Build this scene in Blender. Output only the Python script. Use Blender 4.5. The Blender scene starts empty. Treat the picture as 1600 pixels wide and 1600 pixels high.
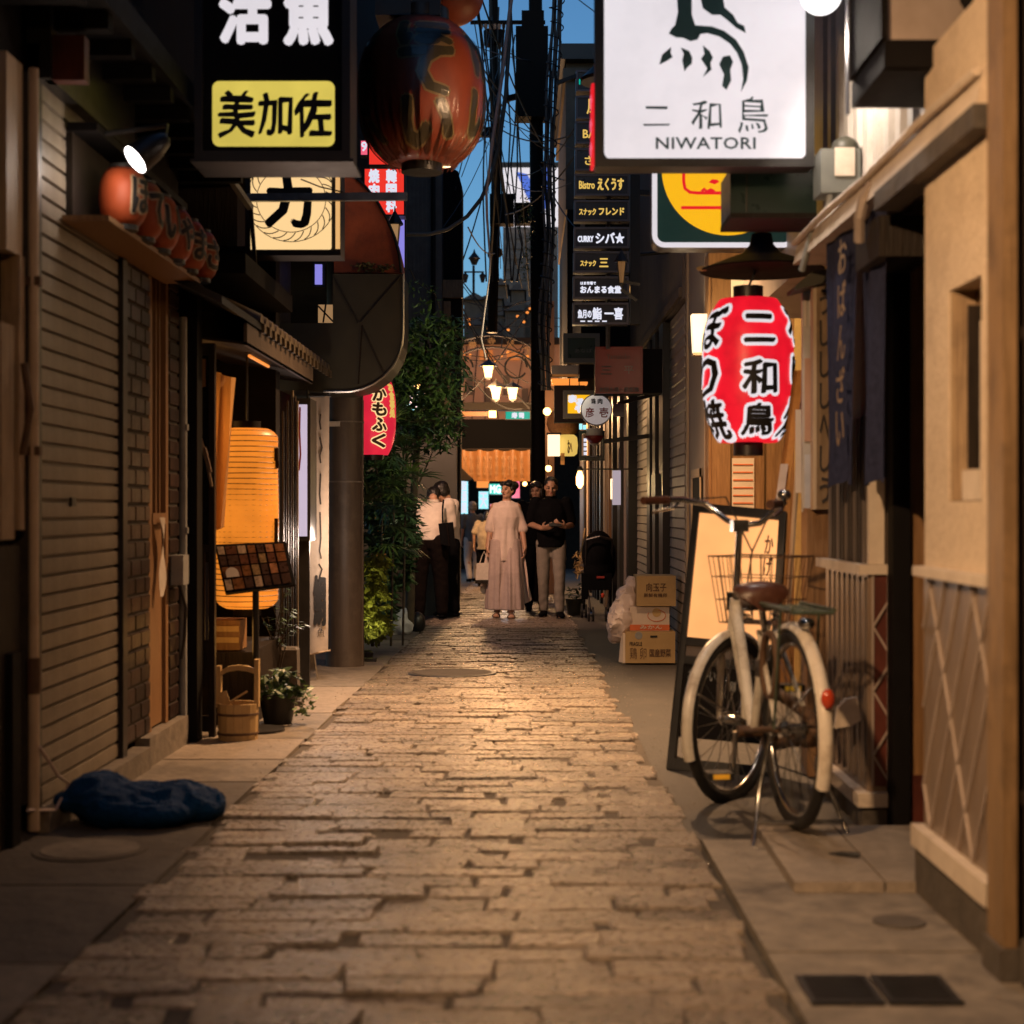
import bpy, bmesh, math, random
from mathutils import Vector, Matrix, noise as mn
R = math.radians
PI = math.pi
rnd = random.Random(11)
scene = bpy.context.scene
COL = scene.collection

# ------------------------------------------------------------------ camera
F, VX, VY, CZ, SL = 2400.0, 820.0, 794.0, 1.0226, 0.0164
cam_data = bpy.data.cameras.new('camera')
cam = bpy.data.objects.new('camera', cam_data)
COL.objects.link(cam)
cam.location = (0, 0, CZ)
cam.rotation_euler = (R(90), 0, 0)
cam_data.sensor_width = 36
cam_data.lens = 36 * F / 1600
cam_data.shift_x = -20 / 1600
cam_data.shift_y = -6 / 1600
cam_data.clip_start = 0.1
cam_data.clip_end = 1000
cam_data.dof.use_dof = True
cam_data.dof.focus_distance = 13.5
cam_data.dof.aperture_fstop = 2.9
scene.camera = cam

# ------------------------------------------------------------------ world (blue hour)
world = bpy.data.worlds.new('World')
scene.world = world
world.use_nodes = True
wn = world.node_tree
bg = wn.nodes['Background']
sky = wn.nodes.new('ShaderNodeTexSky')
sky.sky_type = 'NISHITA'
sky.sun_disc = False
sky.sun_elevation = R(6.0)
sky.sun_rotation = R(180)
sky.air_density = 1.0
sky.dust_density = 0.3
sky.ozone_density = 4.0
wn.links.new(sky.outputs[0], bg.inputs[0])
bg.inputs[1].default_value = 0.15

# ------------------------------------------------------------------ exposure
scene.view_settings.view_transform = 'Standard'
scene.view_settings.look = 'None'
scene.view_settings.exposure = 0
scene.view_settings.gamma = 1
scene.view_settings.use_curve_mapping = False
scene.render.engine = 'CYCLES'
scene.cycles.use_denoising = True
scene.cycles.max_bounces = 5
scene.cycles.diffuse_bounces = 3
scene.cycles.glossy_bounces = 3
scene.cycles.transmission_bounces = 4
scene.cycles.transparent_max_bounces = 6
scene.cycles.sample_clamp_indirect = 4
scene.cycles.caustics_reflective = False
scene.cycles.caustics_refractive = False
scene.cycles.use_light_tree = True

# ------------------------------------------------------------------ measuring: a pixel of the photograph at a known distance
def X(px, Y): return (px - VX) / F * Y
def Z(py, Y): return CZ + (VY - py) / F * Y
def P(px, py, Y): return Vector((X(px, Y), Y, Z(py, Y)))
def g(Y): return -SL * Y

# ------------------------------------------------------------------ materials
MATS = {}
def M(name, c1, c2=None, rough=0.6, scale=9.0, bump=0.15, metal=0.0, spec=0.5, stretch=(1, 1, 1), detail=5.0,
      emit=None, estr=0.0, obj_var=0.0, coat=0.0, rvar=0.12, dirt=None, sheen=0.0, trans=0.0, bdist=.01):
    m = bpy.data.materials.new(name)
    m.use_nodes = True
    nt = m.node_tree
    b = nt.nodes['Principled BSDF']
    L = nt.links.new
    tc = nt.nodes.new('ShaderNodeTexCoord')
    mp = nt.nodes.new('ShaderNodeMapping')
    mp.inputs['Scale'].default_value = stretch
    L(tc.outputs['Object'], mp.inputs[0])
    n = nt.nodes.new('ShaderNodeTexNoise')
    n.inputs['Scale'].default_value = scale
    n.inputs['Detail'].default_value = detail
    n.inputs['Roughness'].default_value = 0.62
    L(mp.outputs[0], n.inputs['Vector'])
    c2 = c2 or tuple(x * 0.75 for x in c1)
    rp = nt.nodes.new('ShaderNodeValToRGB')
    rp.color_ramp.elements[0].position = 0.32
    rp.color_ramp.elements[1].position = 0.68
    rp.color_ramp.elements[0].color = (*c2, 1)
    rp.color_ramp.elements[1].color = (*c1, 1)
    L(n.outputs['Fac'], rp.inputs[0])
    out = rp.outputs[0]
    if dirt:
        n2 = nt.nodes.new('ShaderNodeTexNoise')
        n2.inputs['Scale'].default_value = dirt[1]
        n2.inputs['Detail'].default_value = 8
        n2.inputs['Roughness'].default_value = 0.7
        L(tc.outputs['Object'], n2.inputs['Vector'])
        r2 = nt.nodes.new('ShaderNodeValToRGB')
        r2.color_ramp.elements[0].position = 0.5
        r2.color_ramp.elements[1].position = 0.72
        L(n2.outputs['Fac'], r2.inputs[0])
        mx = nt.nodes.new('ShaderNodeMixRGB')
        mx.inputs[2].default_value = (*dirt[0], 1)
        mm = nt.nodes.new('ShaderNodeMath'); mm.operation = 'MULTIPLY'; mm.inputs[1].default_value = dirt[2]
        L(r2.outputs[0], mm.inputs[0]); L(mm.outputs[0], mx.inputs[0]); L(out, mx.inputs[1])
        out = mx.outputs[0]
    if obj_var:
        oi = nt.nodes.new('ShaderNodeObjectInfo')
        mr = nt.nodes.new('ShaderNodeMapRange')
        mr.inputs['To Min'].default_value = 1 - obj_var
        mr.inputs['To Max'].default_value = 1 + obj_var
        L(oi.outputs['Random'], mr.inputs['Value'])
        mx = nt.nodes.new('ShaderNodeMixRGB'); mx.blend_type = 'MULTIPLY'; mx.inputs[0].default_value = 1
        L(out, mx.inputs[1]); L(mr.outputs[0], mx.inputs[2])
        out = mx.outputs[0]
    L(out, b.inputs['Base Color'])
    b.inputs['Metallic'].default_value = metal
    b.inputs['Specular IOR Level'].default_value = spec
    b.inputs['Coat Weight'].default_value = coat
    b.inputs['Sheen Weight'].default_value = sheen
    if trans: b.inputs['Transmission Weight'].default_value = trans
    rr = nt.nodes.new('ShaderNodeMapRange')
    rr.inputs['To Min'].default_value = max(0.03, rough - rvar)
    rr.inputs['To Max'].default_value = min(1, rough + rvar)
    L(n.outputs['Fac'], rr.inputs['Value'])
    L(rr.outputs[0], b.inputs['Roughness'])
    if bump:
        bp = nt.nodes.new('ShaderNodeBump')
        bp.inputs['Strength'].default_value = min(1, bump * 2)
        bp.inputs['Distance'].default_value = bdist
        L(n.outputs['Fac'], bp.inputs['Height'])
        L(bp.outputs[0], b.inputs['Normal'])
    if estr:
        b.inputs['Emission Color'].default_value = (*(emit or c1), 1)
        b.inputs['Emission Strength'].default_value = estr
    MATS[name] = m
    return m

def E(name, c, s, var=0.0, scale=6):
    """an emissive surface: a lit panel, a shade or a painted glow"""
    m = M(name, tuple(min(.8, x) * .3 for x in c), rough=0.4, bump=0, emit=c, estr=s)
    if var:
        nt = m.node_tree; b = nt.nodes['Principled BSDF']
        tc = nt.nodes.new('ShaderNodeTexCoord')
        n = nt.nodes.new('ShaderNodeTexNoise'); n.inputs['Scale'].default_value = scale
        n.inputs['Detail'].default_value = 3
        nt.links.new(tc.outputs['Object'], n.inputs['Vector'])
        mr = nt.nodes.new('ShaderNodeMapRange')
        mr.inputs['From Min'].default_value = .3; mr.inputs['From Max'].default_value = .7
        mr.inputs['To Min'].default_value = s * (1 - var); mr.inputs['To Max'].default_value = s * (1 + var)
        nt.links.new(n.outputs['Fac'], mr.inputs['Value'])
        nt.links.new(mr.outputs[0], b.inputs['Emission Strength'])
    return m

M('stone', (.31, .25, .19), (.1, .078, .058), rough=.3, scale=42, bump=1.0, obj_var=.38, dirt=((.05, .04, .031), 7, .85), rvar=.22, bdist=.018, detail=9)
M('mortar', (.1, .082, .064), (.05, .041, .032), rough=.85, scale=30, bump=.4)
M('asphalt', (.07, .066, .06), (.045, .042, .038), rough=.7, scale=60, bump=.5, dirt=((.09, .08, .07), 3, .6))
M('concrete', (.24, .205, .165), (.13, .11, .088), rough=.65, scale=14, bump=.5, dirt=((.06, .05, .04), 3.2, .85), detail=9)
M('concrete_dark', (.11, .092, .075), (.06, .05, .041), rough=.7, scale=13, bump=.5, detail=9, dirt=((.05, .045, .04), 3, .7))
M('slab', (.3, .25, .2), (.2, .165, .13), rough=.65, scale=22, bump=.4, detail=9, dirt=((.12, .1, .08), 3.5, .6))
M('shutter', (.25, .21, .155), (.16, .13, .095), rough=.5, scale=5, bump=.06, stretch=(1, 2.5, .6), dirt=((.08, .06, .042), 4, .75), obj_var=.1)
M('brick', (.035, .017, .012), (.018, .01, .008), rough=.4, spec=.3, scale=20, bump=.2, obj_var=.5, rvar=.1)
M('grout', (.05, .04, .03), (.028, .023, .018), rough=.9, scale=40, bump=.2)
M('dark_wood', (.022, .014, .009), (.01, .0065, .0045), rough=.6, spec=.25, scale=14, bump=.3, stretch=(6, 6, .5))
M('red_wood', (.11, .022, .012), (.06, .013, .008), rough=.5, scale=12, bump=.2, stretch=(1, 1, .6))
M('warm_wood', (.28, .15, .06), (.18, .09, .034), rough=.55, scale=10, bump=.2, stretch=(7, 7, .5))
M('pale_wood', (.52, .4, .27), (.4, .29, .18), rough=.6, scale=9, bump=.12, stretch=(6, 6, .4))
M('old_wood', (.42, .3, .18), (.25, .17, .1), rough=.7, scale=8, bump=.3, stretch=(6, 6, .4), dirt=((.12, .08, .05), 4, .7))
M('ply', (.36, .29, .24), (.28, .22, .18), rough=.65, scale=8, bump=.08, stretch=(4, 4, .3))
M('black_metal', (.014, .013, .013), (.008, .008, .008), rough=.42, scale=12, bump=.05)
M('black_paint', (.007, .006, .006), (.005, .004, .004), rough=.7, scale=12, bump=.05, spec=.12)
M('dark_wall', (.016, .013, .011), (.009, .0075, .0065), rough=.9, spec=.1, scale=6, bump=.2)
M('grey_wall', (.17, .165, .16), (.12, .115, .11), rough=.8, scale=5, bump=.15, dirt=((.07, .065, .06), 2, .6))
M('brown_wall', (.17, .125, .09), (.12, .088, .064), rough=.85, scale=6, bump=.15, dirt=((.06, .045, .035), 2, .6))
M('mauve_wall', (.15, .12, .105), (.1, .08, .07), rough=.8, scale=6, bump=.12, stretch=(1, 3, .5), dirt=((.07, .055, .05), 2, .6))
M('cream_stucco', (.7, .57, .43), (.6, .48, .35), rough=.8, scale=45, bump=.5, dirt=((.34, .24, .15), 3.0, .5), detail=9)
M('white_metal', (.55, .5, .45), (.42, .38, .33), rough=.5, scale=6, bump=.08, dirt=((.2, .16, .12), 3, .7))
M('cream_siding', (.4, .33, .29), (.32, .26, .22), rough=.55, scale=8, bump=.06, obj_var=.08)
M('cream_ledge', (.66, .57, .47), (.55, .46, .37), rough=.6, scale=12, bump=.1, dirt=((.28, .22, .16), 5, .5))
M('tile_panel', (.25, .18, .13), (.14, .1, .072), rough=.35, scale=8, bump=.1, stretch=(1, 5, .4), obj_var=.14)
M('tan_paint', (.27, .17, .085), (.16, .1, .048), rough=.5, scale=9, bump=.25, stretch=(5, 5, .5), dirt=((.07, .045, .024), 5, .75))
M('copper', (.42, .1, .035), (.26, .06, .025), rough=.5, scale=6, bump=.1, dirt=((.05, .03, .02), 4, .7))
M('olive_metal', (.05, .047, .03), (.035, .033, .022), rough=.5, scale=5, bump=.06)
M('steel', (.32, .32, .31), (.22, .22, .215), rough=.35, scale=16, bump=.06, metal=.9)
M('chrome', (.6, .6, .58), (.42, .42, .4), rough=.22, scale=20, bump=.02, metal=1)
M('grey_pipe', (.3, .31, .3), (.22, .225, .22), rough=.5, scale=6, bump=.08, dirt=((.1, .09, .08), 4, .6))
M('pale_pipe', (.6, .47, .33), (.48, .36, .25), rough=.45, scale=5, bump=.08, dirt=((.24, .17, .1), 3, .6))
M('glass_dark', (.012, .012, .012), (.008, .008, .008), rough=.08, scale=5, bump=.02, spec=.6, rvar=.03)
M('pole_brown', (.085, .062, .044), (.055, .04, .03), rough=.5, scale=5, bump=.12, stretch=(4, 4, .5), dirt=((.15, .12, .09), 5, .5))
M('cable', (.02, .02, .021), (.012, .012, .013), rough=.55, scale=30, bump=.1)
M('pale_cable', (.62, .5, .46), (.5, .4, .37), rough=.5, scale=30, bump=.1)
M('navy_cloth', (.042, .048, .1), (.024, .028, .06), rough=.95, scale=40, bump=.2, spec=.08)
M('white_cloth', (.6, .53, .45), (.5, .44, .37), rough=.9, scale=20, bump=.12)
M('orange_cloth', (.62, .32, .1), (.5, .24, .07), rough=.85, scale=20, bump=.12)
M('tan_print', (.45, .28, .12), (.36, .22, .09), rough=.8, scale=20, bump=.05)
M('blue_net', (.002, .045, .15), (.0015, .032, .115), rough=.7, scale=110, bump=.6, spec=.15)
M('card', (.42, .29, .13), (.36, .245, .105), rough=.75, scale=10, bump=.06)
M('card_white', (.66, .56, .46), (.58, .49, .4), rough=.7, scale=10, bump=.05)
M('card_orange', (.65, .16, .05), (.55, .13, .04), rough=.7, scale=10, bump=.04)
M('ink', (.03, .02, .014), (.02, .014, .01), rough=.7, bump=0)
M('ink_black', (.008, .007, .007), (.006, .006, .006), rough=.6, bump=0)
M('plastic_bag', (.55, .55, .58), (.42, .42, .45), rough=.3, scale=10, bump=.4, spec=.5)
M('plastic_bag_white', (.72, .62, .58), (.58, .49, .45), rough=.35, scale=10, bump=.4)
M('hinoki', (.52, .36, .16), (.42, .28, .12), rough=.6, scale=9, bump=.15, stretch=(7, 7, .5))
M('bark', (.07, .05, .03), (.04, .028, .018), rough=.9, scale=14, bump=.5)
M('leaf_dark', (.04, .085, .028), (.02, .05, .015), rough=.45, scale=6, bump=.1)
M('leaf_mid', (.1, .17, .04), (.055, .11, .024), rough=.45, scale=6, bump=.1)
M('leaf_lime', (.26, .26, .03), (.15, .17, .02), rough=.5, scale=6, bump=.1)
M('soil', (.04, .03, .02), rough=.95, scale=30, bump=.5)
M('tile', (.03, .034, .03), (.018, .021, .02), rough=.4, scale=9, bump=.1, obj_var=.25)
M('tan_tile', (.11, .085, .05), (.07, .052, .032), rough=.5, scale=9, bump=.1, obj_var=.15)
M('rubber', (.012, .011, .011), (.008, .008, .008), rough=.6, scale=30, bump=.2)
M('bike_white', (.74, .7, .62), (.64, .6, .52), rough=.3, scale=6, bump=.05, dirt=((.2, .13, .07), 9, .7))
M('bike_cream', (.76, .7, .6), (.66, .59, .49), rough=.28, scale=6, bump=.04, dirt=((.26, .17, .09), 9, .6))
M('leather', (.09, .035, .02), (.06, .022, .013), rough=.35, scale=30, bump=.1)
M('rust', (.13, .07, .035), (.07, .035, .018), rough=.7, scale=20, bump=.3)
M('amber', (.7, .3, .02), rough=.2, bump=0, emit=(.8, .4, .03), estr=0.25)
M('reflector', (.5, .06, .02), (.42, .05, .02), rough=.15, bump=0)
M('green_metal', (.1, .13, .09), (.06, .08, .055), rough=.4, scale=20, bump=.1, metal=.3)
M('skin', (.5, .29, .19), (.45, .25, .16), rough=.5, scale=18, bump=.03)
M('skin_tan', (.36, .2, .125), (.32, .175, .11), rough=.5, scale=18, bump=.03)
M('hair', (.012, .009, .008), (.007, .006, .005), rough=.4, scale=50, bump=.3, stretch=(1, 1, .2))
M('hair_grey', (.36, .34, .3), (.22, .2, .18), rough=.5, scale=50, bump=.3, stretch=(1, 1, .2))
M('cream_dress', (.7, .57, .5), (.62, .5, .43), rough=.8, scale=18, bump=.08, sheen=.1)
M('mauve_cloth', (.47, .37, .34), (.4, .31, .28), rough=.8, scale=18, bump=.08)
M('white_shirt', (.62, .55, .48), (.55, .49, .43), rough=.8, scale=18, bump=.1)
M('black_cloth', (.0045, .0045, .0055), (.003, .003, .0035), rough=.9, scale=30, bump=.12, spec=.06)
M('brown_trouser', (.009, .006, .005), (.006, .004, .004), rough=.9, scale=30, bump=.1, spec=.06)
M('grey_trouser', (.24, .21, .175), (.2, .175, .145), rough=.85, scale=30, bump=.1)
M('grey_shirt', (.13, .15, .16), (.09, .105, .115), rough=.85, scale=30, bump=.1)
M('beige_cloth', (.35, .28, .2), (.29, .23, .16), rough=.85, scale=24, bump=.1)
M('sandal', (.05, .025, .014), rough=.5, bump=.1)
M('lip', (.35, .12, .09), rough=.5, bump=0)
M('lantern_red_dull', (.3, .055, .02), (.2, .035, .014), rough=.5, scale=7, bump=.15, coat=.06, stretch=(1, 1, .4))
M('lantern_orange', (.34, .065, .02), (.25, .046, .014), rough=.55, scale=9, bump=.1, spec=.3)
M('char_olive', (.06, .05, .025), (.04, .034, .018), rough=.35, bump=.05, coat=.4)
M('char_edge', (.26, .17, .07), (.19, .13, .05), rough=.4, bump=.05, coat=.3)
M('sign_navy', (.03, .033, .05), (.022, .025, .038), rough=.3, scale=6, bump=.02)
M('sign_edge', (.12, .12, .15), (.09, .09, .11), rough=.35, metal=.4, bump=.03)
M('sign_red', (.28, .028, .02), (.23, .022, .016), rough=.35, scale=6, bump=.02)
M('sign_brown', (.022, .014, .009), (.014, .009, .006), rough=.45, scale=6, bump=.1)
M('sign_green_dark', (.02, .045, .035), (.014, .033, .026), rough=.3, bump=.02)
M('grey_frame', (.13, .135, .12), (.1, .105, .095), rough=.5, bump=.05)
M('gold_paint', (.55, .38, .16), rough=.5, bump=0)
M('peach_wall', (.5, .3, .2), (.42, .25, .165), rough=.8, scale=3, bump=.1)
M('sugi', (.2, .1, .035), (.12, .06, .02), rough=.95, scale=40, bump=.6)
M('moss', (.14, .13, .06), (.08, .075, .03), rough=.95, scale=30, bump=.5)
E('lit_white', (.76, .71, .75), 1.0, .07, 2.2)
E('lit_white_hot', (1, .96, .95), 1.7)
E('lit_yellow', (.66, .52, .09), 1.0, .2, 3)
E('lit_cream', (1.0, .66, .3), 1.0)
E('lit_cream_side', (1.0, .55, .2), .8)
E('lit_panel', (1.0, .43, .15), 1.1, .18, 2.5)
E('lit_paper', (.8, .225, .02), 1.0, .25, 4)
E('lit_red', (.78, .008, .022), 1.0, .18, 9)
E('lit_red_sign', (.85, .035, .02), 1.0)
E('lit_pink', (.78, .02, .05), .85, .12, 7)
E('lit_amber', (1.0, .3, .05), 1.0)
E('lit_amber_dim', (.8, .22, .04), .55)
E('lit_bulb', (1.0, .62, .28), 14)
E('lit_far_lamp', (1.0, .5, .15), 7)
E('lit_lilac', (.6, .52, .68), .85)
E('lit_violet', (.28, .25, .8), .9)
E('lit_teal', (.0, .5, .36), .8)
E('lit_cyan', (.35, .85, .95), 1.1)
E('lit_yellow_deep', (1.0, .5, .01), .95)
E('lit_gold', (.85, .55, .12), .85)
E('lit_letter_white', (.8, .82, .95), .9)
E('lit_dark_green', (.01, .028, .022), .8)
E('lit_sign_red', (.85, .01, .02), .9)
E('lit_wall_lamp', (1.0, .72, .42), 1.8)
E('lit_spot', (1.0, .9, .85), 18)
E('noren_glow', (.75, .28, .06), .16)  # faint emission painted into plain cloth; the curtain is no lamp
E('lit_rose', (.9, .12, .2), 1.0)
E('lit_blue', (.08, .18, .75), .8)
E('lit_dim_window', (.9, .5, .22), .35)

# ------------------------------------------------------------------ objects
W = {}
def props(o, label=None, cat=None, group=None, kind=None):
    if label: o['label'] = label
    if cat: o['category'] = cat
    if group: o['group'] = group
    if kind: o['kind'] = kind
    return o

def thing(name, label, cat, loc=(0, 0, 0), rotz=0.0, group=None):
    o = bpy.data.objects.new(name, None)
    o.empty_display_size = 0.1
    COL.objects.link(o)
    o.location = loc
    o.rotation_euler = (0, 0, rotz)
    W[o.name] = Matrix.Translation(Vector(loc)) @ Matrix.Rotation(rotz, 4, 'Z')
    return props(o, label, cat, group)

class MB:
    """collects vertices and faces; build() links them as one mesh object"""
    def __init__(s): s.v = []; s.f = []
    def add(s, vs, fs):
        k = len(s.v)
        s.v += [Vector(v) for v in vs]
        s.f += [tuple(i + k for i in f) for f in fs]
        return s
    def box(s, x0, x1, y0, y1, z0, z1):
        return s.add([(x0, y0, z0), (x1, y0, z0), (x1, y1, z0), (x0, y1, z0), (x0, y0, z1), (x1, y0, z1), (x1, y1, z1), (x0, y1, z1)],
                     [(0, 3, 2, 1), (4, 5, 6, 7), (0, 1, 5, 4), (1, 2, 6, 5), (2, 3, 7, 6), (3, 0, 4, 7)])
    def obox(s, c, size, rot=None):
        c = Vector(c); m = rot or Matrix.Identity(3)
        hx, hy, hz = size[0] / 2, size[1] / 2, size[2] / 2
        vs = [c + m @ Vector(p) for p in [(-hx, -hy, -hz), (hx, -hy, -hz), (hx, hy, -hz), (-hx, hy, -hz), (-hx, -hy, hz), (hx, -hy, hz), (hx, hy, hz), (-hx, hy, hz)]]
        return s.add(vs, [(0, 3, 2, 1), (4, 5, 6, 7), (0, 1, 5, 4), (1, 2, 6, 5), (2, 3, 7, 6), (3, 0, 4, 7)])
    def bar(s, a, b, w, h=None, up=(0, 0, 1)):
        a = Vector(a); b = Vector(b); h = h or w
        d = (b - a); L = d.length; d.normalize()
        u = Vector(up)
        if abs(d.dot(u)) > .95: u = Vector((1, 0, 0))
        r = d.cross(u).normalized(); u = r.cross(d)
        m = Matrix((r, d, u)).transposed()
        return s.obox((a + b) / 2, (w, L, h), m)
    def tube(s, pts, r, n=8, cap=True, closed=False):
        pts = [Vector(p) for p in pts]; N = len(pts)
        rs = r if isinstance(r, (list, tuple)) else [r] * N
        vs = []; fs = []
        prev = None
        for i, p in enumerate(pts):
            if closed: d = pts[(i + 1) % N] - pts[i - 1]
            elif i == 0: d = pts[1] - pts[0]
            elif i == N - 1: d = pts[-1] - pts[-2]
            else: d = pts[i + 1] - pts[i - 1]
            if d.length < 1e-9: d = Vector((0, 0, 1))
            d.normalize()
            if prev is None:
                a = Vector((0, 0, 1)) if abs(d.z) < .9 else Vector((1, 0, 0))
                u = d.cross(a).normalized()
            else:
                u = prev - d * prev.dot(d)
                u = u.normalized() if u.length > 1e-6 else d.orthogonal().normalized()
            prev = u
            w = d.cross(u)
            for k in range(n):
                t = 2 * PI * k / n
                vs.append(p + (u * math.cos(t) + w * math.sin(t)) * rs[i])
        M_ = N if closed else N - 1
        for i in range(M_):
            j = (i + 1) % N
            for k in range(n):
                k2 = (k + 1) % n
                fs.append((i * n + k, i * n + k2, j * n + k2, j * n + k))
        if cap and not closed:
            fs.append(tuple(reversed(range(n))))
            fs.append(tuple((N - 1) * n + k for k in range(n)))
        return s.add(vs, fs)
    def lathe(s, c, prof, n=24, axis=None, cap=True, sx=1.0, sy=1.0):
        """prof: (radius, height) along local z"""
        c = Vector(c); m = axis or Matrix.Identity(3)
        vs = []; fs = []
        for r, z in prof:
            for k in range(n):
                t = 2 * PI * k / n
                vs.append(c + m @ Vector((r * math.cos(t) * sx, r * math.sin(t) * sy, z)))
        N = len(prof)
        for i in range(N - 1):
            for k in range(n):
                k2 = (k + 1) % n
                fs.append((i * n + k, i * n + k2, (i + 1) * n + k2, (i + 1) * n + k))
        if cap:
            fs.append(tuple(reversed(range(n))))
            fs.append(tuple((N - 1) * n + k for k in range(n)))
        return s.add(vs, fs)
    def ell(s, c, r, nu=12, nv=8, rot=None):
        prof = []
        for j in range(nv + 1):
            t = -PI / 2 + PI * j / nv
            prof.append((max(1e-4, math.cos(t)), math.sin(t)))
        c = Vector(c); m = rot or Matrix.Identity(3)
        b = MB().lathe((0, 0, 0), prof, nu)
        return s.add([c + m @ Vector((v.x * r[0], v.y * r[1], v.z * r[2])) for v in b.v], b.f)
    def prism(s, pts, d):
        pts = [Vector(p) for p in pts]; d = Vector(d); n = len(pts)
        vs = pts + [p + d for p in pts]
        fs = [tuple(range(n)), tuple(reversed(range(n, 2 * n)))]
        for i in range(n):
            j = (i + 1) % n
            fs.append((i, i + n, j + n, j))
        return s.add(vs, fs)
    def grid(s, fn, nu, nv, thick=None):
        vs = [Vector(fn(i / nu, j / nv)) for j in range(nv + 1) for i in range(nu + 1)]
        fs = [(j * (nu + 1) + i, j * (nu + 1) + i + 1, (j + 1) * (nu + 1) + i + 1, (j + 1) * (nu + 1) + i) for j in range(nv) for i in range(nu)]
        return s.add(vs, fs)
    def poly(s, pts): return s.add(pts, [tuple(range(len(pts)))])
    def mesh(s, name, mat, smooth=None, inv=None):
        vs = [inv @ v for v in s.v] if inv is not None else s.v
        me = bpy.data.meshes.new(name)
        me.from_pydata([tuple(v) for v in vs], [], s.f)
        if mat: me.materials.append(MATS[mat] if isinstance(mat, str) else mat)
        if smooth:
            me.polygons.foreach_set('use_smooth', [True] * len(me.polygons))
            me.set_sharp_from_angle(angle=R(smooth))
        me.update()
        return me
    def build(s, name, mat, parent=None, smooth=None, label=None, cat=None, group=None, kind=None, local=False):
        """coordinates are the world's, or the thing's own (local=True)"""
        if parent is not None:
            Wp = W[parent.name]
            me = s.mesh(name, mat, smooth, None if local else Wp.inverted())
            o = bpy.data.objects.new(name, me); COL.objects.link(o)
            o.parent = parent
            W[o.name] = Wp.copy()
        else:
            lo = Vector((min(v.x for v in s.v), min(v.y for v in s.v), min(v.z for v in s.v)))
            hi = Vector((max(v.x for v in s.v), max(v.y for v in s.v), max(v.z for v in s.v)))
            org = Vector(((lo.x + hi.x) / 2, (lo.y + hi.y) / 2, lo.z))
            me = s.mesh(name, mat, smooth, Matrix.Translation(-org))
            o = bpy.data.objects.new(name, me); COL.objects.link(o)
            o.location = org
            W[o.name] = Matrix.Translation(org)
        return props(o, label, cat, group, kind)

def copy_tree(o, parent=None):
    c = o.copy(); COL.objects.link(c)
    if parent is not None:
        c.parent = parent
    W[c.name] = W[o.name].copy()
    for ch in list(o.children): copy_tree(ch, c)
    return c

def place_mesh(me, name, parent, loc, rot=(0, 0, 0), scl=(1, 1, 1)):
    """a child that shares mesh data, given in the parent's own frame"""
    o = bpy.data.objects.new(name, me); COL.objects.link(o)
    o.parent = parent
    o.location = loc; o.rotation_euler = rot; o.scale = scl
    W[o.name] = W[parent.name] @ Matrix.LocRotScale(Vector(loc), None, Vector(scl))
    return o

def remesh(mb, voxel, smooth_it=3):
    """closed overlapping shapes -> one continuous skin"""
    me = mb.mesh('tmp', None)
    o = bpy.data.objects.new('tmp', me); COL.objects.link(o)
    md = o.modifiers.new('r', 'REMESH'); md.mode = 'VOXEL'; md.voxel_size = voxel
    if smooth_it:
        sm = o.modifiers.new('s', 'SMOOTH'); sm.iterations = smooth_it; sm.factor = .5
    dg = bpy.context.evaluated_depsgraph_get()
    m2 = bpy.data.meshes.new_from_object(o.evaluated_get(dg))
    bpy.data.objects.remove(o); bpy.data.meshes.remove(me)
    out = MB()
    out.v = [v.co.copy() for v in m2.vertices]
    out.f = [tuple(p.vertices) for p in m2.polygons]
    bpy.data.meshes.remove(m2)
    return out

# ------------------------------------------------------------------ lettering
_tx = {}
def text_geo(s, spacing=1.0, line=1.0):
    key = (s, spacing, line)
    if key in _tx: return _tx[key]
    cu = bpy.data.curves.new('t', 'FONT')
    cu.body = s; cu.size = 1; cu.fill_mode = 'FRONT'; cu.resolution_u = 2
    cu.space_character = spacing; cu.space_line = line; cu.align_x = 'CENTER'
    o = bpy.data.objects.new('t', cu); COL.objects.link(o)
    dg = bpy.context.evaluated_depsgraph_get()
    me = bpy.data.meshes.new_from_object(o.evaluated_get(dg))
    vs = [(v.co.x, v.co.y) for v in me.vertices]
    fs = [tuple(p.vertices) for p in me.polygons]
    bpy.data.objects.remove(o); bpy.data.curves.remove(cu); bpy.data.meshes.remove(me)
    if not vs: vs = [(0, 0), (1, 0), (0, 1)]; fs = [(0, 1, 2)]
    x0 = min(v[0] for v in vs); x1 = max(v[0] for v in vs); y0 = min(v[1] for v in vs); y1 = max(v[1] for v in vs)
    vs = [((x - x0) / max(1e-6, x1 - x0), (y - y0) / max(1e-6, y1 - y0)) for x, y in vs]
    _tx[key] = (vs, fs)
    return _tx[key]

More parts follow.
